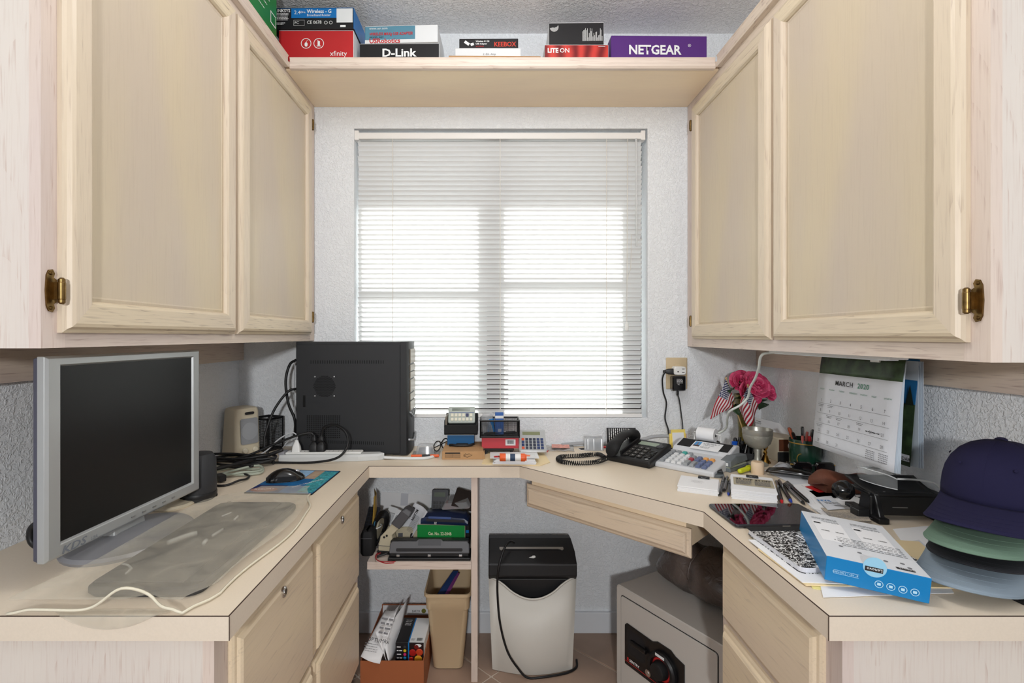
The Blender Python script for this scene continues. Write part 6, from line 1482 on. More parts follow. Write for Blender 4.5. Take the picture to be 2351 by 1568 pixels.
# ================================================================ baseball caps
def cap(lab, loc, rotz, R_, H_, m, brim_m, tilt=(0, 0), brim_len=.075, droop=.02, group=None, crown=True, spread=1.32, nm='baseball_cap', skirt=0):
    o = thing(nm, lab, 'cap', loc, rot=(tilt[0], tilt[1], rotz), group=group)
    if crown:
        rings = []
        prof = [(1.0, 0), (.995, .13), (.97, .30), (.915, .48), (.82, .65), (.68, .80), (.50, .91), (.28, .98), (.05, 1.0)]
        if skirt: rings.append([(R_*.95*math.cos(a), R_*1.1*math.sin(a), -skirt) for a in [2*PI*k/48 for k in range(48)]])
        for r, z in prof:
            rings.append([(R_*r*.93*math.cos(a), R_*r*1.08*math.sin(a)+.010*z*0, H_*z*(1+.03*math.sin(a+PI))) for a in [2*PI*k/48 for k in range(48)]])
        MB().loft(rings, cap=False).build('crown', m, o, smooth=True, solid=.0025)
        MB().lathe([(.010, 0), (.009, .004), (.005, .0065), (0, .007)], 16, (0, 0, H_*.995)).build('top_button', m, o, smooth=40)
        sb = MB()
        for k in range(6):
            a = 2*PI*k/6+PI/6; sb.tube([(R_*r*.93*math.cos(a)*1.004, R_*r*1.08*math.sin(a)*1.004, H_*z*(1+.03*math.sin(a+PI))+.0004) for r, z in prof[:-1]], .0011, 5)
        sb.build('panel_seam', m, o, smooth=True)
        eb = MB()
        for k in range(6):
            a = 2*PI*k/6; eb.lathe([(.0032, 0), (.0025, .0012), (.0010, .0012)], 10, (0, 0, 0), 0, Matrix.Translation((R_*.88*.93*math.cos(a), R_*.88*1.08*math.sin(a), H_*.66)) @ V((math.cos(a), math.sin(a), .6)).to_track_quat('Z', 'Y').to_matrix().to_4x4())
        eb.build('eyelet', m, o)
    a0_, a1_ = -PI/2-spread, -PI/2+spread
    def br(u, v):
        a = a0_+(a1_-a0_)*u; ex = brim_len*math.sin(PI*u)**.42
        x = R_*.93*math.cos(a); y = R_*1.08*math.sin(a)
        x2 = x*(1+.15*v*math.sin(PI*u)); y2 = y - ex*v
        z = .004 - droop*v*.5 - droop*1.6*(2*u-1)**2*(.25+.75*v)
        return (x2, y2, z)
    MB().grid(br, 36, 12).build('brim', brim_m, o, smooth=True, solid=.003)
    eg = MB().tube([br(k/40, 1) for k in range(41)], .0019, 6); eg.build('brim_edge', brim_m, o, smooth=True)
    st_ = MB()
    for v in (.45, .62, .78, .92): st_.tube([tuple(V(br(.04+.92*k/40, v))+V((0, 0, .0017))) for k in range(41)], .0004, 4)
    st_.build('brim_stitching', brim_m, o)
    return o
NAVY = mat('navy_twill', (34, 32, 60), 0.9, spec=0.2, bump=0.15, bscale=1500); GREENC = mat('sage_twill', (104, 130, 112), 0.85, bump=0.15, bscale=1500); BLKC = mat('black_twill', (26, 27, 32), 0.85, bump=0.15, bscale=1500)
GREYC = mat('blue_grey_twill', (134, 148, 160), 0.8, bump=0.15, bscale=1500); BEIC = mat('beige_twill', (206, 186, 162), 0.85, bump=0.15, bscale=1500)
gp = 'stacked baseball caps'
RB = math.radians(-60)
cap('grey-blue baseball cap at the bottom of the cap pile', (.945, .955, CT+.040), RB+.06, .084, .050, GREYC, GREYC, (.02, -.02), .122, .020, gp, skirt=.034)
cap('black baseball cap third down in the cap pile', (.968, .957, CT+.072), RB+.06, .083, .055, BLKC, BLKC, (.04, 0), .105, .014, gp)
cap('beige baseball cap with sage green brim under the navy cap', (.978, .960, CT+.102), RB+.03, .084, .070, BEIC, GREENC, (.05, 0), .130, .016, gp)
cap('navy baseball cap on top of the cap pile', (.988, .962, CT+.140), RB, .093, .108, NAVY, NAVY, (.05, .0), .106, .022, gp)
# ================================================================ cubby shelf contents (shelf top at z = .418)
SZ = .4185
GRP = mat('grey_punch', (86, 86, 90), 0.5)
p0 = C(890, 1288, SZ); p1 = C(1080, 1288, SZ)
hpn = thing('three_hole_punch', 'long grey and black three-hole punch at the cubby shelf edge', 'hole punch', (p0.x, p0.y, SZ), 0)
L3 = (p1-p0).length
MB().box(0, L3, 0, .085, 0, .010).build('base_plate', BLK, hpn, bevel=.002)
MB().loft([[(x, y, z) for y, z in ((.010, .010), (.080, .010), (.075, .052), (.030, .060), (.012, .030))] for x in (.004, L3-.006)]).build('body', BLK, hpn, bevel=.003)
MB().prism([(.004, 0), (L3-.004, 0), (L3-.004, .030), (L3-.012, .040), (L3*.665, .040), (L3*.64, .047), (L3*.36, .047), (L3*.335, .040), (.012, .040), (.004, .030)], 0, .007, 0, frame_M((0, .010, .022), (1, 0, 0), (0, .45, 1))).build('lever', GRP, hpn, bevel=.003)
MB().prism(rrect(.028, L3-.028, .006, .017, .004), .0066, .0076, 0, frame_M((0, .010, .022), (1, 0, 0), (0, .45, 1))).build('lever_recess', INK, hpn)
b = MB()
for k in range(7): b.box(L3*.36, L3*.64, .026+.0028*k, .027+.0028*k, .0068, .0078, 0, frame_M((0, .010, .022), (1, 0, 0), (0, .45, 1)))
b.build('grip_rib', BLK, hpn)
for x in (.035, L3*.5, L3-.035): box('punch_pin', STEEL, (x-.006, x+.006, .006, .012, .011, .019), hpn, bevel=.001)
GBX = mat('bright_green_carton', (20, 140, 62), 0.45); CRM = mat('cream_carton', (206, 198, 172), 0.6)
Y = 1.845
gx0, gx1 = xs(958, Y), xs(1068, Y); gh = zs(1205, Y)-SZ
g = thing('green_catalog_box', 'green carton with catalog number print on the cubby shelf', 'box', (gx0, Y, SZ), -.045)
b = MB(); b.box(0, gx1-gx0, 0, .14, 0, gh); b.m = [1, 1, 0, 1, 0, 0]; b.build('carton', [GBX, CRM], g, bevel=.001, seg=1)
text('Cat. No. 22-204B', .0155, frame_M(((gx1-gx0)*.23, -.001, gh-.036), (1, 0, 0), (0, 0, 1)), mat('cream_ink', (226, 226, 190), 0.6), g, bold=.0004, sx=.78)
printlines('small_print', frame_M((.022, -.001, .030), (1, 0, 0), (0, 0, 1)), [(0, .05, 0, .002), (.07, .13, -.004, .002)], INK, g)
DBL = mat('dark_blue_plastic', (30, 44, 78), 0.35)
d = thing('label_maker', 'dark blue handheld label maker lying on the green carton', 'label maker', (gx0+.012, Y+.004, SZ+gh+.001), -.10)
rings = []
for k in range(13):
    t = k/12; x = .178*t; hh = .040*(1-.35*abs(t-.45)); 
    if k in (0, 12): hh *= .6
    rings.append([(x, y*(.8 if k in (0, 12) else 1), z) for y, z in ((0, .006), (.004, 0), (.055, 0), (.075, .006), (.078, hh*.7), (.06, hh), (.018, hh), (.002, hh*.75), (-.002, hh*.4))])
MB().loft(rings).build('shell', DBL, d, smooth=35)
box('grey_band', mat('band_charcoal', (48, 48, 54), 0.4), (.022, .165, -.0035, .0, .012, .022), d, bevel=.001); box('blue_bar', mat('bar_blue', (72, 94, 150), 0.35), (.030, .115, -.004, .001, .023, .031), d, bevel=.001)
printlines('small_print', frame_M((.052, -.004, .003), (1, 0, 0), (0, 0, 1)), [(0, .010, .0025*k, .0012) for k in range(4)], WINK, d)
dc = calculator('dark_pocket_calculator', 'dark grey calculator propped upright behind the label maker', (xs(990, 1.93), 1.93, SZ+gh-.006), -.06, math.radians(74), .066, .108, .010, mat('charcoal_plastic', (52, 54, 60), 0.45), LCDM, None, 5, 4, lambda i, j: (BLK, 1))
box('rear_leg', BLK, (.01, .056, .0, .006, -.03, 0), dc)
bp_ = thing('red_blister_pack', 'clear blister pack with red card stacked by the dark calculator', 'packaging', (xs(1015, 1.90), 1.875, SZ+gh+.044), rot=(.25, -.12, -.2))
box('red_card', mat('crimson_card', (168, 24, 36), 0.4), (0.004, .105, .004, .075, 0, .0012), bp_); MB().loft([[(q[0], q[1], z) for q in rrect(i, .11-i, i, .08-i, .008)] for z, i in ((.0012, 0), (.004, .0), (.020, .012))]).build('clear_shell', CLEAR, bp_, smooth=30)
box('grey_item', mat('dim_grey', (110, 110, 112), 0.4), (.02, .045, .03, .07, .0014, .016), bp_, bevel=.002)
wl = thing('dark_wallet', 'dark brown folder card leaning on the cubby divider', 'folder', (xs(1036, 1.87), 1.87, SZ+gh+.062), rot=(.75, -.22, -.12))
wl.rotation_euler = (.75, .24, -.12)
box('cover', mat('dark_brown_card', (46, 38, 34), 0.6), (0, .078, 0, .075, 0, .003), wl); box('inner', CRM, (.002, .076, .002, .073, .003, .0045), wl); box('front_cover', MATS['dark_brown_card'], (0, .078, 0, .075, .0045, .007), wl)
# blue gadgets in the gap at right
o = thing('black_gadget', 'black device wedged between green carton and divider', 'device', (xs(1069, 1.86), 1.86, SZ), 0)
box('device_body', BLK, (0, .016, 0, .10, 0, .090), o, bevel=.003); box('blue_panel', BLUE, (.001, .012, -.001, .0, .052, .062), o)
# beige scanner device and modem
BG2 = mat('aged_beige_plastic', (196, 186, 160), 0.5)
md = thing('beige_modem', 'beige rounded modem with an oval logo behind the hole punch', 'modem', (xs(893, 1.86), 1.855, SZ), .08)
MB().loft([[(q[0], q[1], z) for q in rrect(i, .125-i, i, .13-i, .02)] for z, i in ((0, .003), (.006, 0), (.055, .0), (.068, .012))]).build('housing', BG2, md, smooth=35)
MB().lathe([(.011, 0), (.011, .0008), (.0085, .0010), (.0085, .0004), (0, .0004)], 20, (0, 0, 0), 0, Matrix.Translation((.085, -.0004, .040)) @ Matrix.Rotation(PI/2, 4, 'X') @ Matrix.Diagonal((.55, 1, 1, 1))).build('oval_logo', INK, md); box('grey_badge', GRP, (.035, .052, -.0012, .0, .038, .052), md)
sc_ = thing('barcode_scanner', 'beige handheld scanner with dark angled head', 'scanner', (xs(868, 1.80), 1.80, SZ), math.radians(-8))
MB().loft([[(0, 0, 0), (.055, 0, 0), (.055, .05, 0), (0, .05, 0)], [(.0, .0, .028), (.056, 0, .030), (.056, .05, .030), (0, .05, .028)], [(.006, .004, .060), (.050, .004, .066), (.050, .044, .066), (.006, .044, .060)], [(.050, .008, .108), (.082, .008, .098), (.082, .040, .098), (.050, .040, .108)]]).build('grip', BG2, sc_, bevel=.004)
MB().loft([[(.046, .002, .110), (.078, .002, .090), (.078, .046, .090), (.046, .046, .110)], [(.088, -.002, .160), (.118, -.002, .140), (.118, .05, .140), (.088, .05, .160)], [(.104, .004, .168), (.124, .004, .155), (.124, .044, .155), (.104, .044, .168)]]).build('head', GRP, sc_, bevel=.004)
for x, z in ((.022, .060), (.032, .066)): MB().lathe([(.004, 0), (.004, .001), (0, .001)], 12, (0, 0, 0), 0, Matrix.Translation((x, .0025, z)) @ Matrix.Rotation(PI/2, 4, 'X')).build('screw_hole', INK, sc_)
box('seam', GRP, (-.0005, .0565, -.0006, .0, .029, .0305), sc_); box('connector_stub', STEEL, (-.012, .0, .008, .014, .016, .022), sc_, bevel=.001); box('black_foot', BLK, (-.003, .055, -.004, .05, -.0002, .012), sc_, bevel=.002)
lf = thing('printed_leaflet', 'folded white leaflet with black print standing behind the modem', 'leaflet', (xs(930, 1.86), 1.868, SZ+.05), rot=(-.10, .48, -.35))
MB().grid(lambda u, v: ((u-.5)*.060+.008*v, .012*math.sin(u*PI)-.02*v*0, v*.115), 8, 8).build('page', PAPER2, lf, smooth=True, solid=.0006)
for k in range(2): text('NOTTM', .013, frame_M((-.010+.016*k, -.004, .055), (0, 0, 1), (-1, 0, 0)), INK, lf, bold=.0003)
printlines('small_print', frame_M((.022, -.003, .012), (0, 0, 1), (-1, 0, 0)), [(0, .07, .004*k, .0012) for k in range(6)], INKG, lf)
cbd = thing('cord_bundle', 'bundle of black power cord tied with white wire on cubby shelf', 'cord', (xs(874, 1.86), 1.86, SZ), 0)
b = MB()
for k in range(6):
    ph_ = k*.3; b.tube([(.020*math.cos(a)*(1+.1*k)-.01+.035*math.sin(a)*0 + .022*math.sin(a), .006*(k-3)+.004*math.sin(3*a+ph_), .062+.058*math.sin(a)+.002*k) for a in [2*PI*j/20 for j in range(21)]], .0038, 6)
b.build('cord_loops', CABLE, cbd, smooth=True)
MB().tube([(-.016+.020*math.cos(a), .022*math.sin(a), .075+.004*math.cos(a)) for a in [2*PI*j/14 for j in range(15)]], .0022, 6).build('tie', WHT, cbd, smooth=True); box('plug_body', BLKP, (.0, .02, -.03, -.01, .010, .030), cbd, bevel=.003)
bx = thing('white_blister_card', 'white blister card with a red edge behind the cord bundle', 'packaging', (xs(880, 1.93), 1.93, SZ+.055), rot=(-.1, .30, 0))
box('card', WHB, (0, .040, 0, .004, 0, .075), bx); box('red_edge', RED, (.038, .0405, -.0008, .0045, .02, .075), bx); box('bubble', CLEAR, (.006, .034, -.014, 0, .012, .055), bx, bevel=.004); box('rest_block', BG2, (-.01, .05, .004, .03, -.054, .002), bx)
bx2 = dup(bx, (xs(893, 1.905), 1.905, SZ+.055), (-.1, .42, 0), 'second white blister card with red edge nearer the leaflet'); bx['group'] = bx2['group'] = 'blister cards on the cubby shelf'
kp = thing('desk_keypad', 'dark cordless keypad leaning at the cubby cabinet side', 'keypad', (xs(833, 1.84), 1.84, SZ+.05), rot=(.9, 0, -.15))
box('keypad_body', mat('keypad_dark', (38, 40, 48), 0.45), (0, .045, 0, .105, 0, .012), kp, bevel=.003)
for i in range(3):
    for j in range(6): MB().box(.006+.012*i, .015+.012*i, .012+.014*j, .022+.014*j, .012, .0135).build('key', BLK, kp)
box('support_box', BG2, (-.005, .05, .0, .09, -.052, -.002), kp)
pch = thing('black_pouch', 'black fabric pouch standing at the left front of cubby shelf', 'pouch', (xs(828, 1.79), 1.775, SZ), 0)
MB().loft([[(q[0], q[1], z) for q in rrect(i, .048-i, i, .07-i, .014)] for z, i in ((0, .004), (.01, 0), (.072, 0), (.086, .005), (.091, .014))]).build('pouch_body', BLKM, pch, smooth=35); box('zip', GRP, (.004, .044, -.0008, .0, .064, .066), pch)
rw = thing('red_test_leads', 'red test leads curling over the cubby shelf edge', 'cable', (0, 0, 0)); ro = C(875, 1280, SZ); rw.location = ro
for pts in (((872, 1265), (862, 1276), (868, 1287), (890, 1290), (908, 1289)), ((885, 1266), (868, 1272), (864, 1284), (885, 1293), (905, 1292))):
    MB().tube([q-ro for q in spline([C(a, bq, SZ+.003+.004*k) for k, (a, bq) in enumerate(pts)], 8)], .0016, 6).build('red_wire', mat('red_wire', (176, 36, 48), 0.4), rw, smooth=True)
MB().tube([q-ro for q in spline([C(866, 1278, SZ+.005), C(885, 1272, SZ+.010), C(893, 1268, SZ+.012)], 6)], .004, 7).build('probe', BLK, rw, smooth=True)
yb = thing('yellow_blue_bag', 'yellow and blue bag corner at the left of the cubby', 'bag', (-.452, 1.80, SZ), 0)
MB().grid(lambda u, v: (.014*math.sin(3*u+v)+.004, .05+u*.10, .02+v*.17), 8, 10).build('bag_film', mat('ochre_film', (170, 136, 60), 0.4), yb, smooth=True, solid=.002); MB().grid(lambda u, v: (.016*math.sin(3*u+v)+.006, .04+u*.08, .0+v*.10), 8, 10).build('blue_film', mat('teal_film', (44, 110, 140), 0.4), yb, smooth=True, solid=.002)
wp_ = thing('taped_paper', 'sheet of white paper taped to the wall inside the cubby', 'paper', (xs(925, YB-.003), YB-.003, zs(1160, YB)), rot=(0, .06, 0)); box('sheet', PAPER, (-.09, .11, -.0006, .0006, -.09, .05), wp_); box('tape', mat('frosted_tape', (206, 208, 216), 0.4), (-.01, .02, -.0012, -.0004, .0, .05), wp_)

# ================================================================ on the floor below
SBO = mat('terracotta_carton', (166, 96, 58), 0.6); SBI = mat('shoebox_inside', (176, 170, 164), 0.8)
sx0, sx1, sy0, sy1, shh = -.436, -.225, 1.655, 1.985, .125
sb_ = thing('shoe_box', 'open orange-brown shoe box full of papers on the floor', 'box', (sx0, sy0, 0), 0)
w_, l_ = sx1-sx0, sy1-sy0
box('front_wall', SBO, (0, w_, 0, .003, 0, shh), sb_); box('back_wall', SBO, (0, w_, l_-.003, l_, 0, shh+.012), sb_); box('side_wall', SBO, (0, .003, .003, l_-.003, 0, shh), sb_); box('side_wall', SBO, (w_-.003, w_, .003, l_-.003, 0, shh), sb_); box('box_floor', SBI, (.003, w_-.003, .003, l_-.003, 0, .003), sb_)
box('inner_band', PAPER, (.004, w_-.004, l_-.0045, l_-.003, shh-.030, shh+.009), sb_)
for x in (.030, .120): text('EARTH', .013, frame_M((x, l_-.0052, shh-.018), (1, 0, 0), (0, 0, 1)), INK, sb_, sx=.8); MB().lathe([(.009, 0), (.009, .0006), (.006, .0008), (0, .0008)], 18, (0, 0, 0), 0, Matrix.Translation((x+.047, l_-.0048, shh-.013)) @ Matrix.Rotation(PI/2, 4, 'X')).build('round_emblem', mat('olive_ink', (120, 120, 50), 0.6), sb_)
ib = thing('ink_cartridge_box', 'black and white ink cartridge carton with vegetable picture in shoe box', 'box', (xs(908, 1.70), 1.700, .0035), -.03)
iw, idp, ih = .098, .150, .156
b = MB(); b.box(0, iw, 0, idp, 0, ih); b.m = [1, 1, 0, 1, 1, 0]; b.build('carton', [BLKB, WHB], ib, bevel=.001, seg=1)
patch(ib, BLUE, iw*.44, iw*.48, .0, ih, .0007)
UT = lambda x, y: frame_M((x, y, ih+.0012), (1, 0, 0), (0, 1, 0))
box('black_top_panel', BLKB, (.001, iw*.44, .001, idp-.001, ih, ih+.0005), ib); box('blue_top_stripe', BLUE, (iw*.44, iw*.48, .001, idp-.001, ih, ih+.0005), ib)
patch(ib, mat('vegetable_ground', (40, 14, 12), 0.5), iw*.50, iw*.985, .01, ih*.985, .0007)
for k, (px_, pz, cc_, r_q) in enumerate(((.80, .100, (226, 160, 40), .0135), (.60, .122, (176, 30, 24), .012), (.90, .124, (206, 70, 36), .012), (.55, .100, (190, 40, 24), .008), (.74, .142, (120, 24, 20), .009))):
    MB().lathe([(r_q, 0), (r_q*.8, .0008), (0, .0012)], 18, (0, 0, 0), 0, Matrix.Translation((iw*px_ if px_ < .86 else iw*.84, -.0007, pz)) @ Matrix.Rotation(PI/2, 4, 'X')).build('vegetable_picture', mat('veg_%d' % k, cc_, 0.5), ib)
for k, cc_ in enumerate(((60, 60, 60), (236, 200, 40), (220, 50, 120), (40, 140, 200))):
    MB().lathe([(.0050, 0), (.0050, .0005), (0, .0005)], 16, (0, 0, 0), 0, Matrix.Translation((iw*.33, -.0007, .141-.0125*k)) @ Matrix.Rotation(PI/2, 4, 'X')).build('colour_dot', mat('dot_%d' % k, cc_, 0.5), ib)
    printlines('small_print', frame_M((iw*.05, -.0009, .1395-.0125*k), (1, 0, 0), (0, 0, 1)), [(0, .018, 0, .003)], WINK, ib, k)
MB().lathe([(.011, 0), (.011, .0005), (0, .0005)], 18, (0, 0, 0), 0, Matrix.Translation((iw*.80, -.0010, ih-.009)) @ Matrix.Rotation(PI/2, 4, 'X') @ Matrix.Diagonal((1, .5, 1, 1))).build('logo_oval', WINK, ib)
barcode(UT(iw*.72, .010), .020, .016, ib); printlines('small_print', UT(iw*.12, idp-.05), [(0, .022, .010*k, .003) for k in range(4)], WINK, ib); printlines('small_print', UT(iw*.52, .012), [(0, .014, .004*k, .0016) for k in range(3)], INKG, ib)
def leafpaper(lab, corners, bend, name='folded_paper', m=None, txt=None):
    q = [P(*c_) for c_ in corners]; o_ = thing(name, lab, 'paper', tuple(q[0]))
    def fn(u, v):
        a_ = q[0].lerp(q[1], u); b2 = q[3].lerp(q[2], u); p_ = a_.lerp(b2, v) + V((0, -bend*math.sin(PI*u), bend*.3*math.sin(PI*v))); return tuple(p_-q[0])
    MB().grid(fn, 8, 8).build('sheet', m or PAPER, o_, smooth=True, solid=.0008)
    return o_, q
# corners: bottom-left, bottom-right, top-right, top-left
o, q = leafpaper('printed white letter spilling over the left of shoe box', ((828, 1507, 1.66), (872, 1524, 1.645), (912, 1400, 1.80), (884, 1400, 1.83)), .006)
fr = frame_M((q[0].lerp(q[1], .12).lerp(q[3], .12)-q[0])+V((0, -.008, .002)), q[1]-q[0], q[3]-q[0])
text('OPTUMRx', .016, frame_M((.025, -.014, .062), (.9, .15, -.25), (.3, .5, 1)), INK, o)
printlines('small_print', frame_M((.012, -.012, .028), (.9, .15, -.25), (.3, .5, 1)), [(0, .045, .007*k, .0016) for k in range(4)] + [(.035, .075, .055+.014*k, .006) for k in range(4)], INKG, o)
leafpaper('folded white sheet standing between letter and ink carton', ((888, 1520, 1.66), (878, 1500, 1.70), (920, 1385, 1.86), (862, 1452, 1.70)), .004)
leafpaper('white sheet with dog-eared corner beside the ink carton', ((893, 1522, 1.66), (908, 1500, 1.74), (938, 1372, 1.90), (876, 1460, 1.71)), .004)
o = thing('red_string_bag', 'crumpled red and white wrapper at back of shoe box', 'wrapper', (xs(945, 1.86), 1.87, .06), .2)
MB().grid(lambda u, v: ((u-.5)*.10, (v-.5)*.05, .055+.010*math.sin(9*u+4*v)), 12, 8).build('wrapper_film', mat('red_white_film', (196, 120, 120), 0.4, var=0.5, vscale=60), o, smooth=True, solid=.001); o.location.z = .004
MB().box(-.04, .04, -.02, .02, 0, .05).build('wrapper_core', SBI, o)
# beige waste bin
BIN = mat('tan_bin_plastic', (200, 176, 142), 0.5, bump=0.05, bscale=500)
wb = thing('waste_bin', 'tan rectangular plastic waste bin beside the divider', 'bin', (-.157, 1.890, 0), 0)
def br_(w2, l2, z, r=.020): return [(q[0], q[1], z) for q in rrect(-w2, w2, -l2, l2, r, 5)]
MB().loft([br_(.050, .085, 0), br_(.054, .090, .004), br_(.074, .108, .222), br_(.078, .111, .226), br_(.080, .113, .272), br_(.085, .118, .274), br_(.085, .118, .284), br_(.080, .113, .284), br_(.074, .107, .224), br_(.052, .087, .006)]).build('bin_wall', BIN, wb, smooth=35)
bs_ = thing('blue_bag_strip', 'blue and purple folded plastic strip inside the waste bin', 'packaging', tuple(P(1010, 1378, 1.86)), 0); bs_o = V(bs_.location)
q = [P(1004, 1365, 1.86), P(1022, 1365, 1.87), P(1052, 1312, 1.95), P(1040, 1312, 1.95)]
MB().loft([[tuple(p_-bs_o) for p_ in q], [tuple(p_-bs_o+V((0, .003, .002))) for p_ in q]]).build('blue_strip', mat('navy_film', (38, 62, 110), 0.35), bs_)
q = [P(1022, 1364, 1.865), P(1030, 1364, 1.87), P(1055, 1318, 1.945), P(1050, 1316, 1.945)]; MB().loft([[tuple(p_-bs_o) for p_ in q], [tuple(p_-bs_o+V((0, .003, .002))) for p_ in q]]).build('purple_strip', mat('purple_film', (120, 60, 120), 0.35), bs_)
q = [P(1004, 1366, 1.858), P(1034, 1366, 1.858), P(1034, 1440, 1.86), P(1004, 1440, 1.86)]; MB().loft([[tuple(p_-bs_o) for p_ in q], [tuple(p_-bs_o+V((0, .003, 0))) for p_ in q]]).build('strip_tail', MATS['navy_film'], bs_)
# paper shredder
SHW = mat('shredder_grey', (204, 200, 192), 0.45); SHB = mat('shredder_black', (30, 30, 32), 0.5)
sd = thing('paper_shredder', 'paper shredder with black head and pale grey bin', 'shredder', (xs(1222, 1.80), 1.862, 0), 0)
def sr(w2, l0, l1, z, bow): # front bowed rounded rectangle
    out = [(-w2+2*w2*k/12, l0-bow*math.sin(PI*k/12), z) for k in range(13)]; return out + [(w2, l1, z), (-w2, l1, z)]
rings = [sr(.141, -.062, .09, 0, .030), sr(.143, -.064, .09, .004, .030), sr(.157, -.070, .095, .345, .026)]
# bin front with a scooped opening: the front top edge dips
def scoop(k): t = k/12; return -.072*max(0, math.sin(PI*min(1, max(0, (t-.10)/.80))))**.75 if .10 < t < .90 else (-.004 if t in (0, 1) else -.012)
top = [(p_[0], p_[1], .345+scoop(i)) if i < 13 else p_ for i, p_ in enumerate(sr(.157, -.070, .095, .345, .026))]
MB().loft([rings[0], rings[1], top], cap=False).build('bin', SHW, sd, smooth=30, solid=.004)
box('bin_floor', SHW, (-.138, .138, -.06, .088, .002, .006), sd)
rim_ = [V(top[i])+V((0, -.001, -.001)) for i in range(13)]
MB().tube(spline(rim_, 4), .0035, 6).build('bin_rim', SHW, sd, smooth=True)
head = [[(-.158, y, z), (.158, y, z)] for y, z in ()]
MB().loft([[(x, y, z) for y, z in ((-.070-.0, .330), (-.090*1.0, .350), (-.088, .392), (-.040, .420), (.05, .430), (.098, .425), (.098, .330))] for x in (-.158, .158)]).build('head', SHB, sd, bevel=.004)
MB().loft([[(x, y, z) for y, z in ((-.064, .26), (-.072, .332), (.08, .332), (.08, .26))] for x in (-.140, .140)]).build('cutter_housing', SHB, sd, bevel=.003)
box('head_seam', GRP, (-.158, .158, -.0905, -.089, .3905, .392), sd)
sp_ = math.atan2(.028, .048)
HM = frame_M((0, -.088, .392), (1, 0, 0), (0, .048, .028))
HM2 = frame_M((0, -.040, .420), (1, 0, 0), (0, .09, .010))
MB().prism([(-.118, .010), (-.112, .002), (-.105, .010), (.105, .010), (.112, .002), (.118, .010), (.118, .024), (-.118, .024)], 0, .0012, 0, HM2).build('feed_plate', mat('warm_grey_metal', (176, 170, 162), 0.4, metal=0.3), sd)
box('feed_slot', INK, (-.10, .10, -.035, -.030, .4212, .4222), sd)
MB().prism([(-.012, .027), (.004, .024), (.012, .028), (.010, .034), (.002, .034), (-.002, .030)], 0, .002, 0, HM).build('switch', WHT, sd)
so = V(sd.location)
MB().tube([q-so for q in spline([P(1180, 1246, 1.83), P(1172, 1243, 1.80), P(1160, 1255, 1.775), P(1148, 1290, 1.748), P(1143, 1320, 1.742), P(1142, 1360, 1.742), P(1148, 1430, 1.742), P(1165, 1495, 1.746), P(1190, 1535, 1.752), C(1212, 1556, .004), C(1250, 1554, .004), C(1300, 1545, .004), C(1323, 1532, .004), C(1324, 1515, .004)], 8)], .004, 7).build('power_cord', CABLE, sd, smooth=True)
# safe
SFG = mat('safe_grey', (196, 191, 185), 0.55, bump=0.12, bscale=600)
a0 = V((.432, 1.72, 0)); sf = thing('home_safe', 'grey steel home safe with a black dial panel', 'safe', tuple(a0), math.radians(-59.3))
sw_, sdp, shg = .43, .33, .352
MB().loft([[(q[0], y, q[1]) for q in rrect(i, sw_-i, i, shg-i, .014)] for y, i in ((.0, .003), (.003, 0), (sdp, 0))]).build('safe_body', SFG, sf, smooth=35)
MB().loft([[(q[0], y, q[1]) for q in rrect(.026+i, sw_-.040-i, .026+i, shg-.030-i, .008)] for y, i in ((.001, 0), (-.003, 0), (-.004, .001))]).build('door', SFG, sf, smooth=35)
b = MB(); ri = rrect(.0245, sw_-.0385, .0245, shg-.0285, .009); b.tube([(q[0], -.0006, q[1]) for q in ri+[ri[0]]], .0013, 4); b.build('door_gap', INK, sf)
SPB = mat('safe_panel_black', (16, 16, 18), 0.28, coat=0.3)
pan = [(.050, .125), (.285, .125), (.285, .205), (.262, .215), (.235, .232), (.200, .232), (.168, .216), (.060, .243), (.050, .236)]
pan = [(.048, .105), (.285, .105), (.285, .232), (.252, .240), (.235, .250), (.185, .250), (.165, .240), (.056, .244), (.048, .236)]
dn = sf
MB().prism(pan, .0, .005, 0, frame_M((0, -.0042, 0), (1, 0, 0), (0, 0, 1))).build('lock_panel', SPB, sf, bevel=.002)
PMx = lambda x, z, d=0: Matrix.Translation((x, -.009-d, z)) @ Matrix.Rotation(PI/2, 4, 'X')
MB().loft([[(.062+q[0], -.0095+d, .150+q[1]) for q in rrect(i, .075-i, i, .080-i, .014)] for d, i in ((0, 0), (.004, .008))]).build('handle_recess', INK, sf)
MB().box(.080, .148, -.022, -.010, .190, .204).build('door_handle', SPB, sf, bevel=.004)
MB().lathe([(.052, 0), (.052, .010), (.047, .016), (.038, .016), (.036, .008)], 40, (0, 0, 0), 0, PMx(.208, .178), cap=False).build('dial_ring', BLK, sf, smooth=35)
MB().lathe([(.036, .006), (.034, .008), (.028, .008)], 36, (0, 0, 0), 0, PMx(.208, .178), cap=False).build('red_dial_ring', RED, sf)
MB().lathe([(.029, .004), (.028, .016), (.024, .030), (.021, .032), (0, .032)], 32, (0, 0, 0), 0, PMx(.208, .178)).build('dial_knob', BLK, sf, smooth=35)
MB().box(.192, .226, -.0262, -.0255, .218, .226).build('dial_sticker', WHB, sf)
MB().lathe([(.011, 0), (.011, .003), (.008, .004), (.006, .004), (.006, .006), (0, .006)], 20, (0, 0, 0), 0, PMx(.150, .132)).build('key_lock', CHROME, sf, smooth=35)
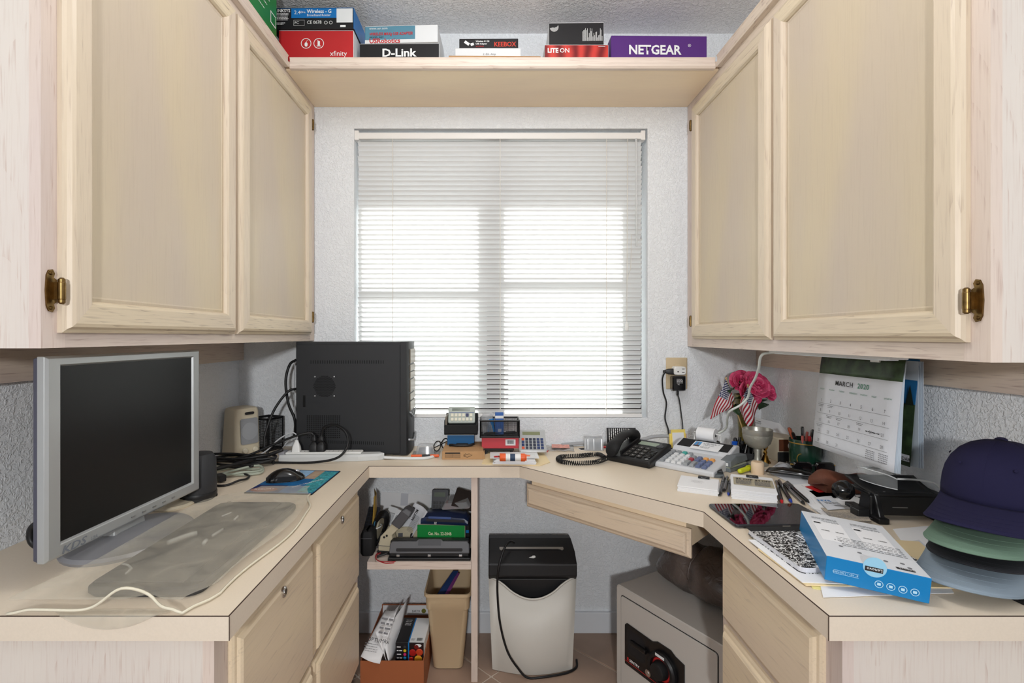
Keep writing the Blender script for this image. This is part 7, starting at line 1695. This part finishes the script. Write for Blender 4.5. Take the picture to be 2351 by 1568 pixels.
MB().box(.048, .285, -.0098, -.0092, .118, .1195).build('red_stripe', RED, sf); text('SENTRY', .012, frame_M((.070, -.0098, .124), (1, 0, 0), (0, 0, 1)), WINK, sf, bold=.0003); MB().prism([(0, 0), (.006, 0), (.006, .011), (0, .011)], 0, .0005, 0, frame_M((.060, -.0093, .123), (1, 0, 0), (0, 0, 1))).build('red_emblem', RED, sf)
MB().box(sw_-.034, sw_-.022, -.006, .001, .06, .15).build('hinge_plate', SFG, sf, bevel=.001); MB().cyl((sw_-.026, -.006, .15), (sw_-.026, -.006, .17), .005, 12).build('hinge_pin', STEEL, sf, smooth=40)
# black plastic-wrapped bundle on the safe
BAGM = bpy.data.materials.new('black_bin_liner'); BAGM.use_nodes = True; nt = BAGM.node_tree; b_ = nt.nodes['Principled BSDF']; b_.inputs['Base Color'].default_value = srgb((92, 82, 78)); b_.inputs['Roughness'].default_value = 0.28
tc_ = nt.nodes.new('ShaderNodeTexCoord'); n_ = nt.nodes.new('ShaderNodeTexNoise'); n_.inputs['Scale'].default_value = 24; n_.inputs['Detail'].default_value = 5; n_.inputs['Distortion'].default_value = 1.5
bpn = nt.nodes.new('ShaderNodeBump'); bpn.inputs['Strength'].default_value = .8; bpn.inputs['Distance'].default_value = .006; nt.links.new(tc_.outputs['Object'], n_.inputs['Vector']); nt.links.new(n_.outputs['Fac'], bpn.inputs['Height']); nt.links.new(bpn.outputs['Normal'], b_.inputs['Normal'])
bg = thing('black_plastic_bundle', 'bundle wrapped in black bin liner on top of the safe', 'bag', (.552, 1.715, shg+.001), math.radians(-59.3))
rd = random.Random(2); rings = []
NL = 22
for k in range(NL):
    t = k/(NL-1); x = -.02+t*.36; env = math.sin(PI*(.06+.88*t))**.45*(1-.16*math.exp(-((t-.42)/.06)**2)); ring = []
    for j in range(26):
        a = 2*PI*j/26; n_j = 1+.045*math.sin(3*a+5*t)+.035*math.sin(7*a-9*t)+.025*math.sin(11*a+17*t)
        cz = math.sin(a); z = .090*env*n_j*(cz if cz > 0 else cz*.85) + .078*env
        ring.append((x, .100*env*n_j*math.cos(a)+.095, max(0.001, z)))
    rings.append(ring)
MB().loft(rings).build('liner', BAGM, bg, smooth=60)
MB().tube([(rings[9][j][0], rings[9][j][1]*1.0, rings[9][j][2]+.001) for j in range(0, 14)], .003, 6).build('liner_fold', BAGM, bg, smooth=True)
